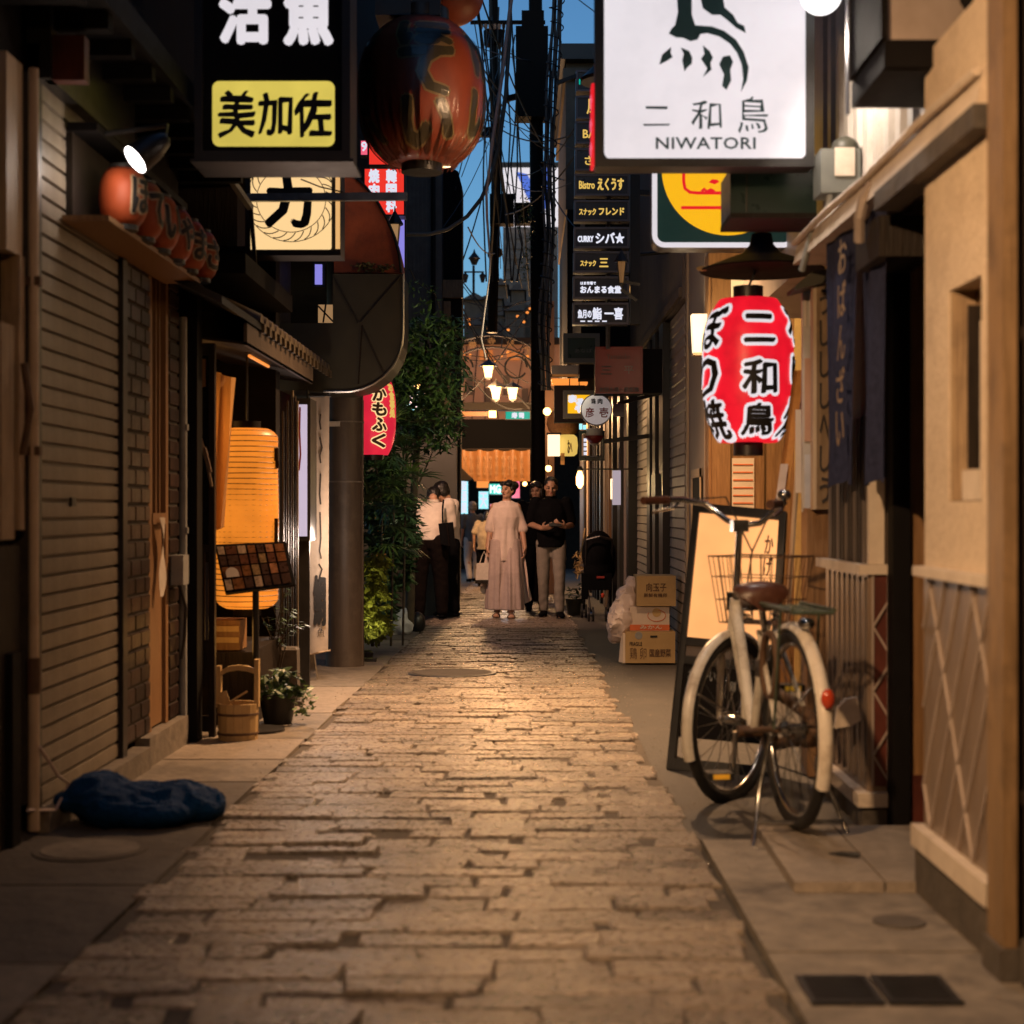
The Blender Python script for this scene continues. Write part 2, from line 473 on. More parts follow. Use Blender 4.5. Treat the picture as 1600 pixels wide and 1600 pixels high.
def lettering(s, o, u, v, bold=0.0, n=None, lift=0.003, italic=0.0, spacing=1.0, line=1.0, copies=8, brush=0.0):
    """flat print: text stretched into the frame o + a*u + b*v; bold (metres) thickens the strokes"""
    o = Vector(o); u = Vector(u); v = Vector(v)
    if n is None: n = u.cross(v).normalized()
    vs, fs = text_geo(s, spacing, line)
    mb = MB()
    offs = [(0, 0)]
    if bold: offs += [(bold * math.cos(2 * PI * k / copies), bold * math.sin(2 * PI * k / copies)) for k in range(copies)]
    if brush and bold < .01:       # a slanted nib and an unsteady hand
        offs = [(a * 1.35 * .77 - b * .55 * .64, a * 1.35 * .64 + b * .55 * .77) for a, b in offs]
    if brush:
        q = sum(map(ord, s)) % 97
        vs = [(a + brush * mn.noise(Vector((a * 4.3 + q, b * 4.3, 0))), b + brush * mn.noise(Vector((a * 4.3, b * 4.3 + q, 5)))) for a, b in vs]
    uh = u.normalized(); vh = v.normalized()
    for k, (dx, dy) in enumerate(offs):
        mb.add([o + u * (a + italic * b) + v * b + uh * dx + vh * dy + n * (lift + k * 2e-4) for a, b in vs], fs)
    return mb

def sign_text(s, x0, y0, x1, y1, Y, mat, parent, bold=0.0, name='lettering', **k):
    """print that faces the camera side of the street, in photograph pixels at distance Y"""
    a = P(x0, y1, Y); 
    return lettering(s, a, (X(x1, Y) - X(x0, Y), 0, 0), (0, 0, Z(y0, Y) - Z(y1, Y)), bold, n=Vector((0, -1, 0)), **k).build(name, mat, parent)

def rrect(x0, x1, z0, z1, r, y, n=5):
    pts = []
    for cx, cz, a0 in ((x1 - r, z1 - r, 0), (x0 + r, z1 - r, 90), (x0 + r, z0 + r, 180), (x1 - r, z0 + r, 270)):
        for k in range(n + 1):
            t = R(a0 + 90 * k / n)
            pts.append((cx + r * math.cos(t), y, cz + r * math.sin(t)))
    return list(reversed(pts))

def stroke(pts, ws, o, u, v, n, lift=.003):
    """a brush stroke: a ribbon along pts (in 0..1 frame) with half widths ws"""
    o = Vector(o); u = Vector(u); v = Vector(v); n = Vector(n)
    p3 = [o + u * a + v * b + n * lift for a, b in pts]
    vs = []; fs = []
    for i, p in enumerate(p3):
        d = (p3[min(i + 1, len(p3) - 1)] - p3[max(i - 1, 0)]).normalized()
        s_ = d.cross(n).normalized()
        w = ws[i] if isinstance(ws, (list, tuple)) else ws
        vs += [p + s_ * w, p - s_ * w]
    for i in range(len(p3) - 1):
        fs.append((2 * i, 2 * i + 1, 2 * i + 3, 2 * i + 2))
    return MB().add(vs, fs)

def wrap_lantern(mb, c, rfun, lift):
    """bend flat print (x = metres along the skin, z = height, y ignored) round a lantern whose radius is rfun(z)"""
    me = mb.mesh('tmp', None)
    bm = bmesh.new(); bm.from_mesh(me); bpy.data.meshes.remove(me)
    xs = [v.co.x for v in bm.verts]; zs = [v.co.z for v in bm.verts]
    for lo, hi, ax, nn in ((min(xs), max(xs), 0, 8), (min(zs), max(zs), 2, 9)):
        for k in range(1, nn):
            co = [0, 0, 0]; no = [0, 0, 0]
            co[ax] = lo + (hi - lo) * k / nn; no[ax] = 1
            bmesh.ops.bisect_plane(bm, geom=bm.verts[:] + bm.edges[:] + bm.faces[:], plane_co=co, plane_no=no)
    out = MB()
    bm.verts.index_update()
    for v in bm.verts:
        dy = v.co.y
        r = rfun(v.co.z) + lift - dy
        t = v.co.x / max(.02, rfun(v.co.z))
        out.v.append(Vector((c[0] + math.sin(t) * r, c[1] - math.cos(t) * r, c[2] + v.co.z)))
    out.f = [tuple(v.index for v in f.verts) for f in bm.faces]
    bm.free()
    return out

def point_light(name, loc, power, color, radius=.06, parent=None):
    l = bpy.data.lights.new(name, 'POINT')
    l.energy = power; l.color = color; l.shadow_soft_size = radius
    o = bpy.data.objects.new(name, l); COL.objects.link(o)
    o.location = loc
    return o
def spot_light(name, loc, target, power, color, size=60, blend=.5, radius=.05):
    l = bpy.data.lights.new(name, 'SPOT')
    l.energy = power; l.color = color; l.shadow_soft_size = radius; l.spot_size = R(size); l.spot_blend = blend
    o = bpy.data.objects.new(name, l); COL.objects.link(o)
    o.location = loc
    o.rotation_euler = (Vector(target) - Vector(loc)).to_track_quat('-Z', 'Y').to_euler()
    return o
WARM = (1.0, .62, .3)
WARM2 = (1.0, .55, .24)
# ================================================================== ground
def sheet(x0, x1, y0, y1, lift=0.0):
    return MB().add([(x0, y0, g(y0) + lift), (x1, y0, g(y0) + lift), (x1, y1, g(y1) + lift), (x0, y1, g(y1) + lift)], [(0, 1, 2, 3)])
sheet(-60, 60, -20, 260, -.045).build('ground', 'asphalt', kind='structure')
XL, XR = -1.06, .54
pave = sheet(XL - .02, XR + .03, 1.5, 34, -.007).build('stone_pavement', 'mortar', kind='structure')

def stone_mb(x0, x1, y0, y1, rr):
    j = lambda s: rr.uniform(-s, s)
    top = [(x0 + j(.012), y0 + j(.009)), (x1 + j(.012), y0 + j(.009)), (x1 + j(.012), y1 + j(.009)), (x0 + j(.012), y1 + j(.009))]
    # uneven long edges: two more points on each
    def between(a, b, n=2):
        out = [a]
        for k in range(1, n + 1):
            t = k / (n + 1)
            out.append((a[0] + (b[0] - a[0]) * t, a[1] + (b[1] - a[1]) * t + j(.007)))
        return out
    ring = between(top[0], top[1]) + [top[1]] + between(top[2], top[3]) + [top[3]]
    cx = sum(p[0] for p in ring) / len(ring); cy = sum(p[1] for p in ring) / len(ring)
    hz = rr.gauss(0, .0036); tx = j(.009); ty = j(.02)
    mb = MB(); n = len(ring); vs = []
    for lev, (inset, dz) in enumerate(((0, -.03), (0, -.004), (.006, .002))):
        for x, y in ring:
            dx = cx - x; dy = cy - y
            ix = x + (inset if dx > 0 else -inset) * (1 if abs(dx) > .02 else 0)
            iy = y + (inset if dy > 0 else -inset)
            z = g(iy) + hz + dz + (ix - cx) * tx + (iy - cy) * ty + (j(.0012) if lev == 2 else 0)
            vs.append((ix, iy, z))
    fs = []
    for l in (0, 1):
        for k in range(n):
            k2 = (k + 1) % n
            fs.append((l * n + k, l * n + k2, (l + 1) * n + k2, (l + 1) * n + k))
    vs.append((cx, cy, g(cy) + hz + .003))
    for k in range(n): fs.append((2 * n + k, 2 * n + (k + 1) % n, 3 * n))
    return mb.add(vs, fs)

rs = random.Random(5)
count = 0
rest = MB()
y = 2.2
while y < 33:
    d = rs.choice((.11, .12, .13, .145, .165)) * rs.uniform(.92, 1.08)
    x = XL + rs.uniform(-.05, .03)
    while x < XR - .06:
        w = rs.uniform(.2, .5)
        if rs.random() < .12: w = rs.uniform(.12, .2)
        x1 = min(x + w, XR + rs.uniform(-.04, .05))
        if XR - x1 < .12: x1 = XR + rs.uniform(-.04, .05)
        m = stone_mb(x, x1, y, y + d - rs.uniform(.003, .010), rs)
        if y > 2.7 and count < 298:
            m.build('paving_stone', 'stone', pave, smooth=25); count += 1
        else:
            rest.add(m.v, m.f)
        gap = rs.uniform(.003, .009)
        if rs.random() < .14: gap = rs.uniform(.025, .05)
        x = x1 + gap
    y += d
rest.build('distant_paving_stones', 'stone', pave, kind='stuff')

# aprons on both sides of the stone strip, cast in pieces
apron = sheet(-3.2, XL - .015, 1.5, 34, -.02).build('concrete_apron', 'concrete_dark', kind='structure')
yy = 1.6
for L_, mt in ((1.3, 'concrete'), (.75, 'concrete'), (.82, 'concrete_dark'), (.9, 'concrete_dark'), (.95, 'concrete_dark'), (.62, 'concrete'), (.7, 'slab'), (1.1, 'concrete'), (1.5, 'slab'), (2.0, 'concrete'), (2.5, 'concrete'), (3.0, 'concrete_dark')):
    h = rnd.uniform(0, .005)
    MB().add([(x_, y_, g(y_) + z_) for z_ in (-.03, h) for x_, y_ in ((-3.2, yy), (XL - .03 + rnd.uniform(-.015, .01), yy + .006), (XL - .03 + rnd.uniform(-.015, .01), yy + L_ - .012), (-3.2, yy + L_ - .012))],
             [(0, 1, 5, 4), (1, 2, 6, 5), (2, 3, 7, 6), (3, 0, 4, 7), (4, 5, 6, 7)]).build('concrete_slab', mt, apron)
    yy += L_
apron_r = sheet(XR + .045, 2.6, 1.5, 34, -.024).build('side_pavement', 'asphalt', kind='structure')
yy = 1.6
for L_, mt, h in ((.75, 'concrete', .0), (.55, 'concrete', .002), (.85, 'concrete', .001), (.72, 'concrete', .003), (.66, 'concrete', .002)):
    MB().add([(x_, y_, g(y_) + z_) for z_ in (-.03, h) for x_, y_ in ((XR + .05, yy), (2.6, yy), (2.6, yy + L_ - .01), (XR + .05, yy + L_ - .01))],
             [(0, 1, 5, 4), (1, 2, 6, 5), (2, 3, 7, 6), (3, 0, 4, 7), (4, 5, 6, 7)]).build('concrete_slab', mt, apron_r)
    yy += L_
# asphalt patch next to the bicycle, with a ragged edge
pts = []
for i in range(30):
    t = i / 29; Y_ = 5.15 + t * 22
    pts.append((XR + .02 + .05 * math.sin(i * 2.1) * .5 + rnd.uniform(-.02, .02), Y_))
vs = [(x_, y_, g(y_) - .006) for x_, y_ in pts] + [(2.6, y_, g(y_) - .006) for x_, y_ in pts]
MB().add(vs, [(i, 30 + i, 31 + i, i + 1) for i in range(29)]).build('asphalt_strip', 'asphalt', apron_r)

# low step in front of the door on the right: two slabs
t = thing('doorstep', 'low pale stone doorstep of two slabs at the doorway on the right', 'step', (1.0, 4.75, g(4.75)))
for x0, x1 in ((.765, 1.02), (1.026, 1.34)):
    MB().add([(x_, y_, g(y_) + z_) for z_ in (-.01, .034) for x_, y_ in ((x0, 4.36), (x1, 4.36), (x1 + .02, 5.2), (x0 + .02, 5.2))],
             [(0, 1, 5, 4), (1, 2, 6, 5), (2, 3, 7, 6), (3, 0, 4, 7), (4, 5, 6, 7)]).build('slab', 'slab', t)

# small castings in the ground
def ground_disc(cx, cy, r, h, n=28):
    mb = MB(); vs = [(cx, cy, g(cy) + h)]
    for lev, (rr_, hh) in enumerate(((r, -.01), (r * .97, h))):
        for k in range(n):
            a = 2 * PI * k / n
            vs.append((cx + rr_ * math.cos(a), cy + rr_ * math.sin(a), g(cy + rr_ * math.sin(a)) + hh))
    fs = [(1 + k, 1 + (k + 1) % n, 1 + n + (k + 1) % n, 1 + n + k) for k in range(n)] + [(1 + n + k, 1 + n + (k + 1) % n, 0) for k in range(n)]
    return mb.add(vs, fs)
t = thing('manhole_cover', 'round concrete cover sunk in the pavement below the shutter on the left', 'manhole cover', (-1.4, 4.95, g(4.95)))
ground_disc(-1.4, 4.95, .16, .008).build('cover', 'concrete', t)
ground_disc(-1.4, 4.95, .185, .005).build('rim', 'concrete_dark', t)
t = thing('manhole_cover', 'dark iron manhole cover in the middle of the stone paving far ahead', 'manhole cover', (-.53, 11.2, g(11.2)))
ground_disc(-.53, 11.2, .3, .012).build('cover', 'concrete_dark', t)
ground_disc(-.53, 11.2, .33, .009).build('rim', 'black_metal', t)
t = thing('manhole_cover', 'small round cover in the concrete in front of the doorstep', 'manhole cover', (.98, 4.02, g(4.02)))
ground_disc(.98, 4.02, .07, .009).build('cover', 'concrete_dark', t)
for nm, cx, lab in (('drain_grating', .70, 'dark iron drain grating at the lower right corner, farther from the wall'), ('drain_grating', .87, 'iron drain grating at the lower right corner, closer to the wall')):
    cy = 3.42
    t = thing(nm, lab, 'drain', (cx, cy, g(cy)), group='drain gratings')
    b = MB()
    b.box(cx - .08, cx + .08, cy - .1, cy - .088, g(cy) - .01, g(cy) + .012); b.box(cx - .08, cx + .08, cy + .088, cy + .1, g(cy) - .01, g(cy) + .01)
    b.box(cx - .08, cx - .068, cy - .088, cy + .088, g(cy) - .01, g(cy) + .011); b.box(cx + .068, cx + .08, cy - .088, cy + .088, g(cy) - .01, g(cy) + .011)
    b.build('frame', 'black_metal', t)
    MB().box(cx - .068, cx + .068, cy - .088, cy + .088, g(cy) - .01, g(cy) + .004).build('pit', 'ink_black', t)
    for k in range(8):
        yk = cy - .075 + k * .021
        MB().box(cx - .066, cx + .066, yk, yk + .008, g(cy) + .004, g(cy) + .01).build('bar', 'black_metal', t)

# ================================================================== the lane behind the viewer
t = thing('side_house', 'dark house front along the left of the lane nearest the viewer', 'house', (-2.2, -2, 0))
MB().box(-4, -1.78, -9, 4.1, -.3, 7.5).build('wall', 'dark_wall', t)
MB().box(-1.78, -1.2, -9, 4.1, 2.9, 3.1).build('eave', 'dark_wood', t)
t = thing('side_house', 'dark house front along the right of the lane nearest the viewer', 'house', (2, -2, 0))
MB().box(1.62, 4, -9, 3.15, -.3, 7.5).build('wall', 'dark_wall', t)
MB().box(1.2, 1.62, -9, 3.15, 3.2, 3.4).build('eave', 'dark_wood', t)
t = thing('end_house', 'dark house closing the lane behind the viewer', 'house', (0, -10, 0))
MB().box(-4, 4, -11, -9.02, -.3, 8).build('wall', 'dark_wall', t)
# ================================================================== LEFT: the shuttered shop
WX = -1.68
shop = thing('shuttered_shop', 'dark shop front with a lowered beige roller shutter, brick piers and wooden door', 'shop', (WX, 6.2, g(6.2)))
MB().box(-4.5, WX - .05, 4.2, 7.5, -.3, 2.75).build('wall', 'dark_wall', shop)
# shutter and slats
rail = MB()
rail.box(WX - .03, WX + .012, 5.275, 5.305, -.02, 2.62)
rail.box(WX - .03, WX + .02, 6.35, 6.42, -.02, 2.62)
rail.box(WX - .03, WX + .05, 5.275, 6.42, 2.5, 2.74)
shutter = rail.build('roller_shutter', 'black_metal', shop)
prof = [(-.006, 0), (-.006, .007), (.012, .010), (.0135, .036), (.0115, .0625), (-.006, .066)]
sl = MB()
vs = [(x_, y_, z_) for y_ in (0, 1.05) for x_, z_ in prof]
n_ = len(prof)
sl.add(vs, [(i, i + 1, n_ + i + 1, n_ + i) for i in range(n_ - 1)])
slat_me = sl.mesh('slat', 'shutter', smooth=20)
z0 = -.012
for k in range(38):
    place_mesh(slat_me, 'slat', shutter, (WX - .012 - W[shutter.name].translation.x, 5.303 - W[shutter.name].translation.y, z0 + k * .0662 - W[shutter.name].translation.z))
lk = MB().box(WX + .002, WX + .012, 5.66, 5.71, 1.03, 1.062).build('lock', 'black_metal', shutter)
# bricks
brick_me = {}
def brick(y0, y1, z, parent, x=WX):
    key = round(y1 - y0, 3)
    if key not in brick_me:
        L_ = y1 - y0; b = MB(); bb = .004
        outer = [(0, 0, 0), (0, L_, 0), (0, L_, .066), (0, 0, .066)]
        inner = [(.011, bb, bb), (.011, L_ - bb, bb), (.011, L_ - bb, .066 - bb), (.011, bb, .066 - bb)]
        b.add(outer + inner, [(0, 1, 5, 4), (1, 2, 6, 5), (2, 3, 7, 6), (3, 0, 4, 7), (4, 5, 6, 7)])
        brick_me[key] = b.mesh('brick', 'brick')
    w = W[parent.name].translation
    place_mesh(brick_me[key], 'brick', parent, (x - w.x + rnd.uniform(-.001, .001), y0 - w.y, z - w.z))
pier = MB().box(WX - .05, WX + .001, 6.425, 6.85, .02, 2.5).build('brick_pier', 'grout', shop)
pier2 = MB().box(WX - .05, WX + .001, 7.22, 7.42, .02, 2.5).build('brick_pier', 'grout', shop)
pier3 = MB().box(WX - .05, WX + .001, 5.19, 5.27, .02, 2.5).build('brick_pier', 'grout', shop)
for k in range(31):
    z = .03 + k * .078
    o_ = .07 if k % 2 else 0
    if o_: brick(6.43, 6.51, z, pier); brick(6.52, 6.68, z, pier); brick(6.69, 6.845, z, pier)
    else: brick(6.43, 6.585, z, pier); brick(6.595, 6.75, z, pier); brick(6.76, 6.845, z, pier)
    brick(7.225, 7.415, z, pier2)
    brick(5.195, 5.265, z, pier3)
# concrete plinths
b = MB().box(WX - .02, WX + .06, 5.24, 6.66, -.3, -.012); b.build('plinth', 'concrete', shop)
MB().box(WX - .02, WX + .045, 6.7, 7.46, -.3, .018).build('plinth', 'concrete', shop)
# door with a tall glazed upper half
door = MB()
door.box(WX - .045, WX + .004, 6.85, 6.9, .02, 2.25); door.box(WX - .045, WX + .004, 7.17, 7.22, .02, 2.25); door.box(WX - .045, WX + .003, 6.9, 7.17, 2.17, 2.25)
door = door.build('door', 'warm_wood', shop)
MB().box(WX - .045, WX - .012, 6.9, 7.17, .03, .98).build('panel', 'warm_wood', door)
MB().box(WX - .045, WX - .03, 6.9, 7.17, .98, 2.17).build('pane', 'glass_dark', door)
for yk in (6.98, 7.06, 7.13): MB().box(WX - .03, WX - .016, yk, yk + .014, .98, 2.17).build('glazing_bar', 'warm_wood', door)
MB().box(WX - .03, WX + .01, 6.9, 7.17, .95, 1.0).build('rail', 'warm_wood', door)
MB().box(WX - .05, WX - .035, 7.1, 7.18, .95, 1.5).build('mirror', 'glass_dark', door)
# white strip of cloth tied on the door post, meter box with its cable
cl = MB().grid(lambda u, v: (WX + .02 + .01 * math.sin(v * 7 + u * 2), 6.98 + u * .07 + .05 * math.sin(v * 3.4), .98 - v * .36), 3, 14)
cl.build('cloth_strip', 'white_cloth', smooth=60, label='narrow white strip of cloth hanging from the wooden door beside the shutter', cat='cloth')
t = thing('meter_box', 'small grey electric box with a loose cable on the brick pier', 'meter box', (WX, 7.3, .6))
MB().box(WX + .012, WX + .07, 7.24, 7.36, .66, .8).build('case', 'grey_pipe', t)
MB().tube([(WX + .04, 7.3, .66), (WX + .06, 7.34, .55), (WX + .05, 7.36, .4), (WX + .03, 7.38, .3)], .008, 6).build('cable', 'cable', t, smooth=60)
# pipes
t = thing('drainpipe', 'thin pale drainpipe running down at the far left beside the shutter', 'pipe', (WX, 5.15, g(5.15)))
MB().tube([(WX + .03, 5.16, .5), (WX + .03, 5.16, 2.5)], .017, 10).build('upper_pipe', 'pale_pipe', t, smooth=50)
MB().tube([(WX + .03, 5.16, -.06), (WX + .03, 5.16, .42)], .019, 10).build('lower_pipe', 'pale_pipe', t, smooth=50)
MB().tube([(WX + .03, 5.16, .4), (WX + .03, 5.16, .52)], .024, 10).build('joint', 'rust', t, smooth=50)
for z in (1.77, 1.2): MB().box(WX - .02, WX + .055, 5.145, 5.175, z, z + .03).build('clip', 'rust', t)
t = thing('drainpipe', 'grey pipe running down the brick pier right of the wooden door', 'pipe', (WX, 7.46, 0))
MB().tube([(WX + .02, 7.46, .02), (WX + .02, 7.46, 1.95)], .02, 8).build('pipe', 'grey_pipe', t, smooth=50)
for z in (.9, 1.4): MB().box(WX - .02, WX + .045, 7.445, 7.475, z, z + .03).build('clip', 'grey_pipe', t)
# timber at the far left
t = thing('timber_post', 'weathered wooden post with pale boards at the far left edge', 'post', (WX, 5.0, g(5)))
MB().box(WX - .06, WX + .0, 4.93, 5.06, .92, 1.62).build('board', 'old_wood', t)
MB().box(WX - .06, WX + .012, 5.07, 5.125, .95, 1.86).build('board', 'old_wood', t)
MB().box(WX - .06, WX + .006, 4.96, 5.12, 1.86, 2.5).build('board', 'pale_wood', t)
MB().box(WX - .08, WX - .004, 4.7, 5.125, -.1, .9).build('plank', 'dark_wood', t)
MB().box(WX - .08, WX + .02, 4.98, 5.06, -.1, .55).build('plank', 'black_paint', t)
MB().tube([(WX + .02, 5.08, 1.2), (WX + .05, 5.07, 1.35), (WX + .03, 5.06, 1.5)], .012, 6).build('hook', 'rust', t)
MB().tube([(WX + .05, 5.16, .22), (WX + .07, 5.3, .1), (WX + .07, 5.42, .05), (WX + .06, 5.3, -.02), (WX + .03, 5.1, .02)], .006, 6).build('tie_wire', 'pale_cable', t)
# dark overhang, rafters and a red board
ov = thing('roof_overhang', 'dark wooden eaves above the shutter in the upper left corner', 'eaves', (WX, 6.3, 2.6))
MB().box(-4, -1.42, 4.9, 8.0, 2.74, 2.84).build('soffit', 'black_paint', ov)
MB().box(-4, -1.62, 4.9, 8.0, 2.84, 7.0).build('upper_wall', 'dark_wall', ov)
for k in range(10): MB().box(-1.9, -1.44, 5.0 + k * .31, 5.06 + k * .31, 2.68, 2.738).build('rafter', 'black_paint', ov)
MB().box(-1.66, -1.52, 5.3, 5.36, 2.5, 2.655).build('board', 'red_wood', ov)

# row of little orange lanterns under a board
shelf = thing('lantern_shelf', 'narrow wooden shelf under the row of small orange lanterns', 'shelf', (-1.5, 6.5, 2.05))
MB().box(-1.67, -1.5, 5.54, 7.1, 2.06, 2.08).build('board', 'warm_wood', shelf)
MB().box(-1.67, -1.56, 5.6, 7.1, 2.40, 2.43).build('top_board', 'black_paint', shelf)
MB().box(-1.68, -1.655, 5.62, 7.1, 2.085, 2.4).build('back_board', 'dark_wood', shelf)
chars = 'ほていやまさ'
spots = ['nearest small orange lantern on the shelf, right below the bright lamp', 'second small orange lantern on the shelf counted from the bright lamp', 'third small orange lantern on the shelf counted from the bright lamp',
         'small orange lantern on the shelf, third from its far end', 'small orange lantern on the shelf, last but one at the far end', 'farthest small orange lantern on the shelf, round and fully visible']
def rsm(z): return .09 * math.sqrt(max(.2, 1 - (abs(z) / .13) ** 2.6))
for k in range(6):
    c = Vector((-1.515, 5.80 + k * .268, 2.195))
    t = thing('small_lantern', spots[k], 'lantern', (c.x, c.y, 2.05), group='small orange lanterns on the shelf')
    MB().lathe(c, [(rsm(-.105 + .21 * j / 12), -.105 + .21 * j / 12) for j in range(13)], 22).build('shade', 'lantern_orange', t, smooth=60)
    MB().lathe(c, [(.055, -.125), (.055, -.1)], 16).build('ring', 'black_metal', t, smooth=40)
    MB().lathe(c, [(.055, .1), (.055, .12)], 16).build('ring', 'black_metal', t, smooth=40)
    for an, ch in ((R(64), chars[k]),):
        for mat_, bold, lift in (('old_wood', .011, .0015), ('ink_black', .004, .004)):
            lt = lettering(ch, (-.042, 0, -.065), (.084, 0, 0), (0, 0, .13), bold, n=Vector((0, -1, 0)), lift=0)
            w_ = wrap_lantern(lt, (0, 0, 0), rsm, lift)
            m3 = Matrix.Rotation(an, 3, 'Z')
            w_.v = [c + m3 @ v for v in w_.v]
            w_.build('lettering', mat_, t)
# clamp lamp that lights them
t = thing('clamp_lamp', 'bright round lamp tilted over the small orange lanterns', 'lamp', P(208, 250, 5.62))
c = P(209, 251, 5.6)
ax = (Vector((-.62, -.42, -.6))).normalized()
m3 = ax.to_track_quat('Z', 'Y').to_matrix()
MB().lathe(c, [(.018, -.16), (.03, -.15), (.05, -.09), (.058, -.01), (.056, -.004)], 20, m3, cap=False).build('hood', 'black_metal', t, smooth=50)
MB().lathe(c, [(.001, -.006), (.052, -.006), (.052, -.012), (.001, -.012)], 20, m3).build('bulb', 'lit_spot', t)
MB().tube([c - ax * .15, c - ax * .2 + Vector((-.03, .02, .03)), Vector((-1.62, 5.72, 2.41))], .01, 6).build('arm', 'black_metal', t)
point_light('clamp_lamp_light', c + ax * .08, 2, (1, .8, .65), .05)

# blue net bundle on the ground
b = MB()
for cx, cy, cz, rx, ry, rz in ((-1.51, 5.45, .03, .12, .14, .105), (-1.37, 5.45, .0, .16, .16, .09), (-1.24, 5.47, .0, .13, .14, .09), (-1.155, 5.5, -.02, .085, .11, .075), (-1.44, 5.36, .0, .11, .1, .085), (-1.3, 5.36, -.02, .14, .1, .065), (-1.6, 5.4, .02, .06, .06, .045)):
    b.ell((cx, cy, cz - .02), (rx, ry, rz), 14, 10)
b = remesh(b, .0105, 2)
for v in b.v:
    q = v + Vector((mn.noise(v * 7), mn.noise(v * 7 + Vector((4, 0, 0))), 0)) * .05
    n1 = 1 - abs(mn.noise(Vector((q.x * 9, q.y * 22, q.z * 20)))) * 2; n2 = 1 - abs(mn.noise(q * 34.0)) * 2
    v.z = g(5.4) + (v.z - g(5.4)) * .82
    v += Vector((n2 * .003, -n1 * .007, n1 * .013 + n2 * .004))
    if v.z < g(5.4) + .002: v.z = g(5.4) + .002
b.build('net_bundle', 'blue_net', smooth=32, label='bundled dark blue plastic netting lying on the ground by the shutter', cat='net')

# grit and scraps lying along the edges of the paving
gm = MB(); rr = random.Random(9)
for k in range(520):
    side_ = rr.choice((-1, 1)); y_ = rr.uniform(2.9, 13) 
    x_ = (XL - abs(rr.gauss(0, .12)) if side_ < 0 else XR + abs(rr.gauss(0, .12))) if k % 3 else rr.uniform(XL - .5, XR + .5)
    z_ = g(y_) + .004; r_ = rr.uniform(.002, .0055)
    gm.add([(x_ + r_ * rr.uniform(.6, 1.4) * math.cos(a), y_ + r_ * rr.uniform(.6, 1.4) * math.sin(a), z_) for a in (0, 2.1, 4.2)] + [(x_, y_, z_ + r_)], [(0, 1, 3), (1, 2, 3), (2, 0, 3)])
gm.build('grit', 'slab', kind='stuff')
# ================================================================== LEFT: restaurant with the tiled eave
# translucent cloth and paper let lamp light through
def translucent(name, c, mix=.5):
    m = M(name, c, tuple(x * .8 for x in c), rough=.9, scale=20, bump=.1)
    nt = m.node_tree; b = nt.nodes['Principled BSDF']
    tr = nt.nodes.new('ShaderNodeBsdfTranslucent'); tr.inputs[0].default_value = (*c, 1)
    mx = nt.nodes.new('ShaderNodeMixShader'); mx.inputs[0].default_value = mix
    out = nt.nodes['Material Output']
    nt.links.new(b.outputs[0], mx.inputs[1]); nt.links.new(tr.outputs[0], mx.inputs[2]); nt.links.new(mx.outputs[0], out.inputs[0])
translucent('sheer_orange', (.7, .42, .17), .6)
translucent('banner_cloth', (.6, .5, .4), .35)
translucent('leaf_thin', (.2, .21, .03), .45)

rest_ = thing('restaurant', 'dark timber restaurant front with a recessed entrance and tiled eave on the left', 'restaurant', (-1.7, 9, g(9)))
MB().box(-5, -1.76, 7.5, 7.8, -.3, 7).build('wall', 'dark_wall', rest_)
MB().box(-5, -2.35, 7.8, 9.25, -.3, 3).build('wall', 'dark_wall', rest_)
MB().box(-2.35, -1.5, 9.25, 9.4, -.3, 2.6).build('wall', 'dark_wall', rest_)
MB().box(-5, -1.76, 9.4, 11.55, -.3, 3.0).build('wall', 'dark_wood', rest_)
MB().box(-5, -1.62, 7.8, 19.9, 3.0, 7.5).build('upper_wall', 'dark_wall', rest_)
MB().box(-1.72, -1.6, 7.5, 7.62, -.15, 2.35).build('post', 'black_paint', rest_)
MB().box(-1.79, -1.7, 7.62, 7.9, -.15, 2.35).build('post', 'dark_wood', rest_)
# sliding lattice door seen edge on
dr = thing('sliding_door', 'dark wooden sliding door leaf with a narrow lit glass strip left of the paper lantern', 'door', (-1.6, 7.72, g(7.7)))
for x0, x1 in ((-1.668, -1.642), (-1.585, -1.555)):
    MB().box(x0, x1, 7.7, 7.74, -.13, 1.85).build('stile', 'dark_wood', dr)
for z0_, z1_ in ((1.79, 1.85), (.8, .84), (.30, .36), (.12, .3), (-.1, -.02)):
    MB().box(-1.642, -1.585, 7.703, 7.737, z0_, z1_).build('rail', 'dark_wood', dr)
MB().box(-1.642, -1.585, 7.722, 7.728, .84, 1.79).build('pane', 'glass_dark', dr)
MB().box(-1.642, -1.622, 7.718, 7.721, .36, .75).build('pane', 'grey_frame', dr)
MB().box(-1.605, -1.59, 7.718, 7.721, .36, .75).build('pane', 'sign_edge', dr)
MB().box(-1.62, -1.607, 7.71, 7.724, .36, .8).build('bar', 'dark_wood', dr)
MB().box(-1.635, -1.6, 7.69, 7.7, 1.63, 1.77).build('plate', 'warm_wood', dr)
MB().tube([(-1.68, 7.68, 1.33), (-1.6, 7.67, 1.32), (-1.57, 7.66, 1.2)], .012, 6).build('latch', 'rust', dr)
MB().tube([(-1.62, 7.67, 1.38), (-1.585, 7.66, 1.25), (-1.56, 7.65, 1.13)], .008, 6).build('latch', 'old_wood', dr)

# curtain
cu = MB().grid(lambda u, v: (-1.615 + .115 * u * (1 - .55 * v) + .012 * math.sin(u * 9 + v * 2), 7.98 + .03 * math.sin(u * 11), 1.735 - .04 * u - v * (.80 + .02 * math.sin(u * 6))), 14, 16)
cu.build('curtain', 'sheer_orange', smooth=60, label='orange lit door curtain drawn aside next to the large paper lantern', cat='curtain')

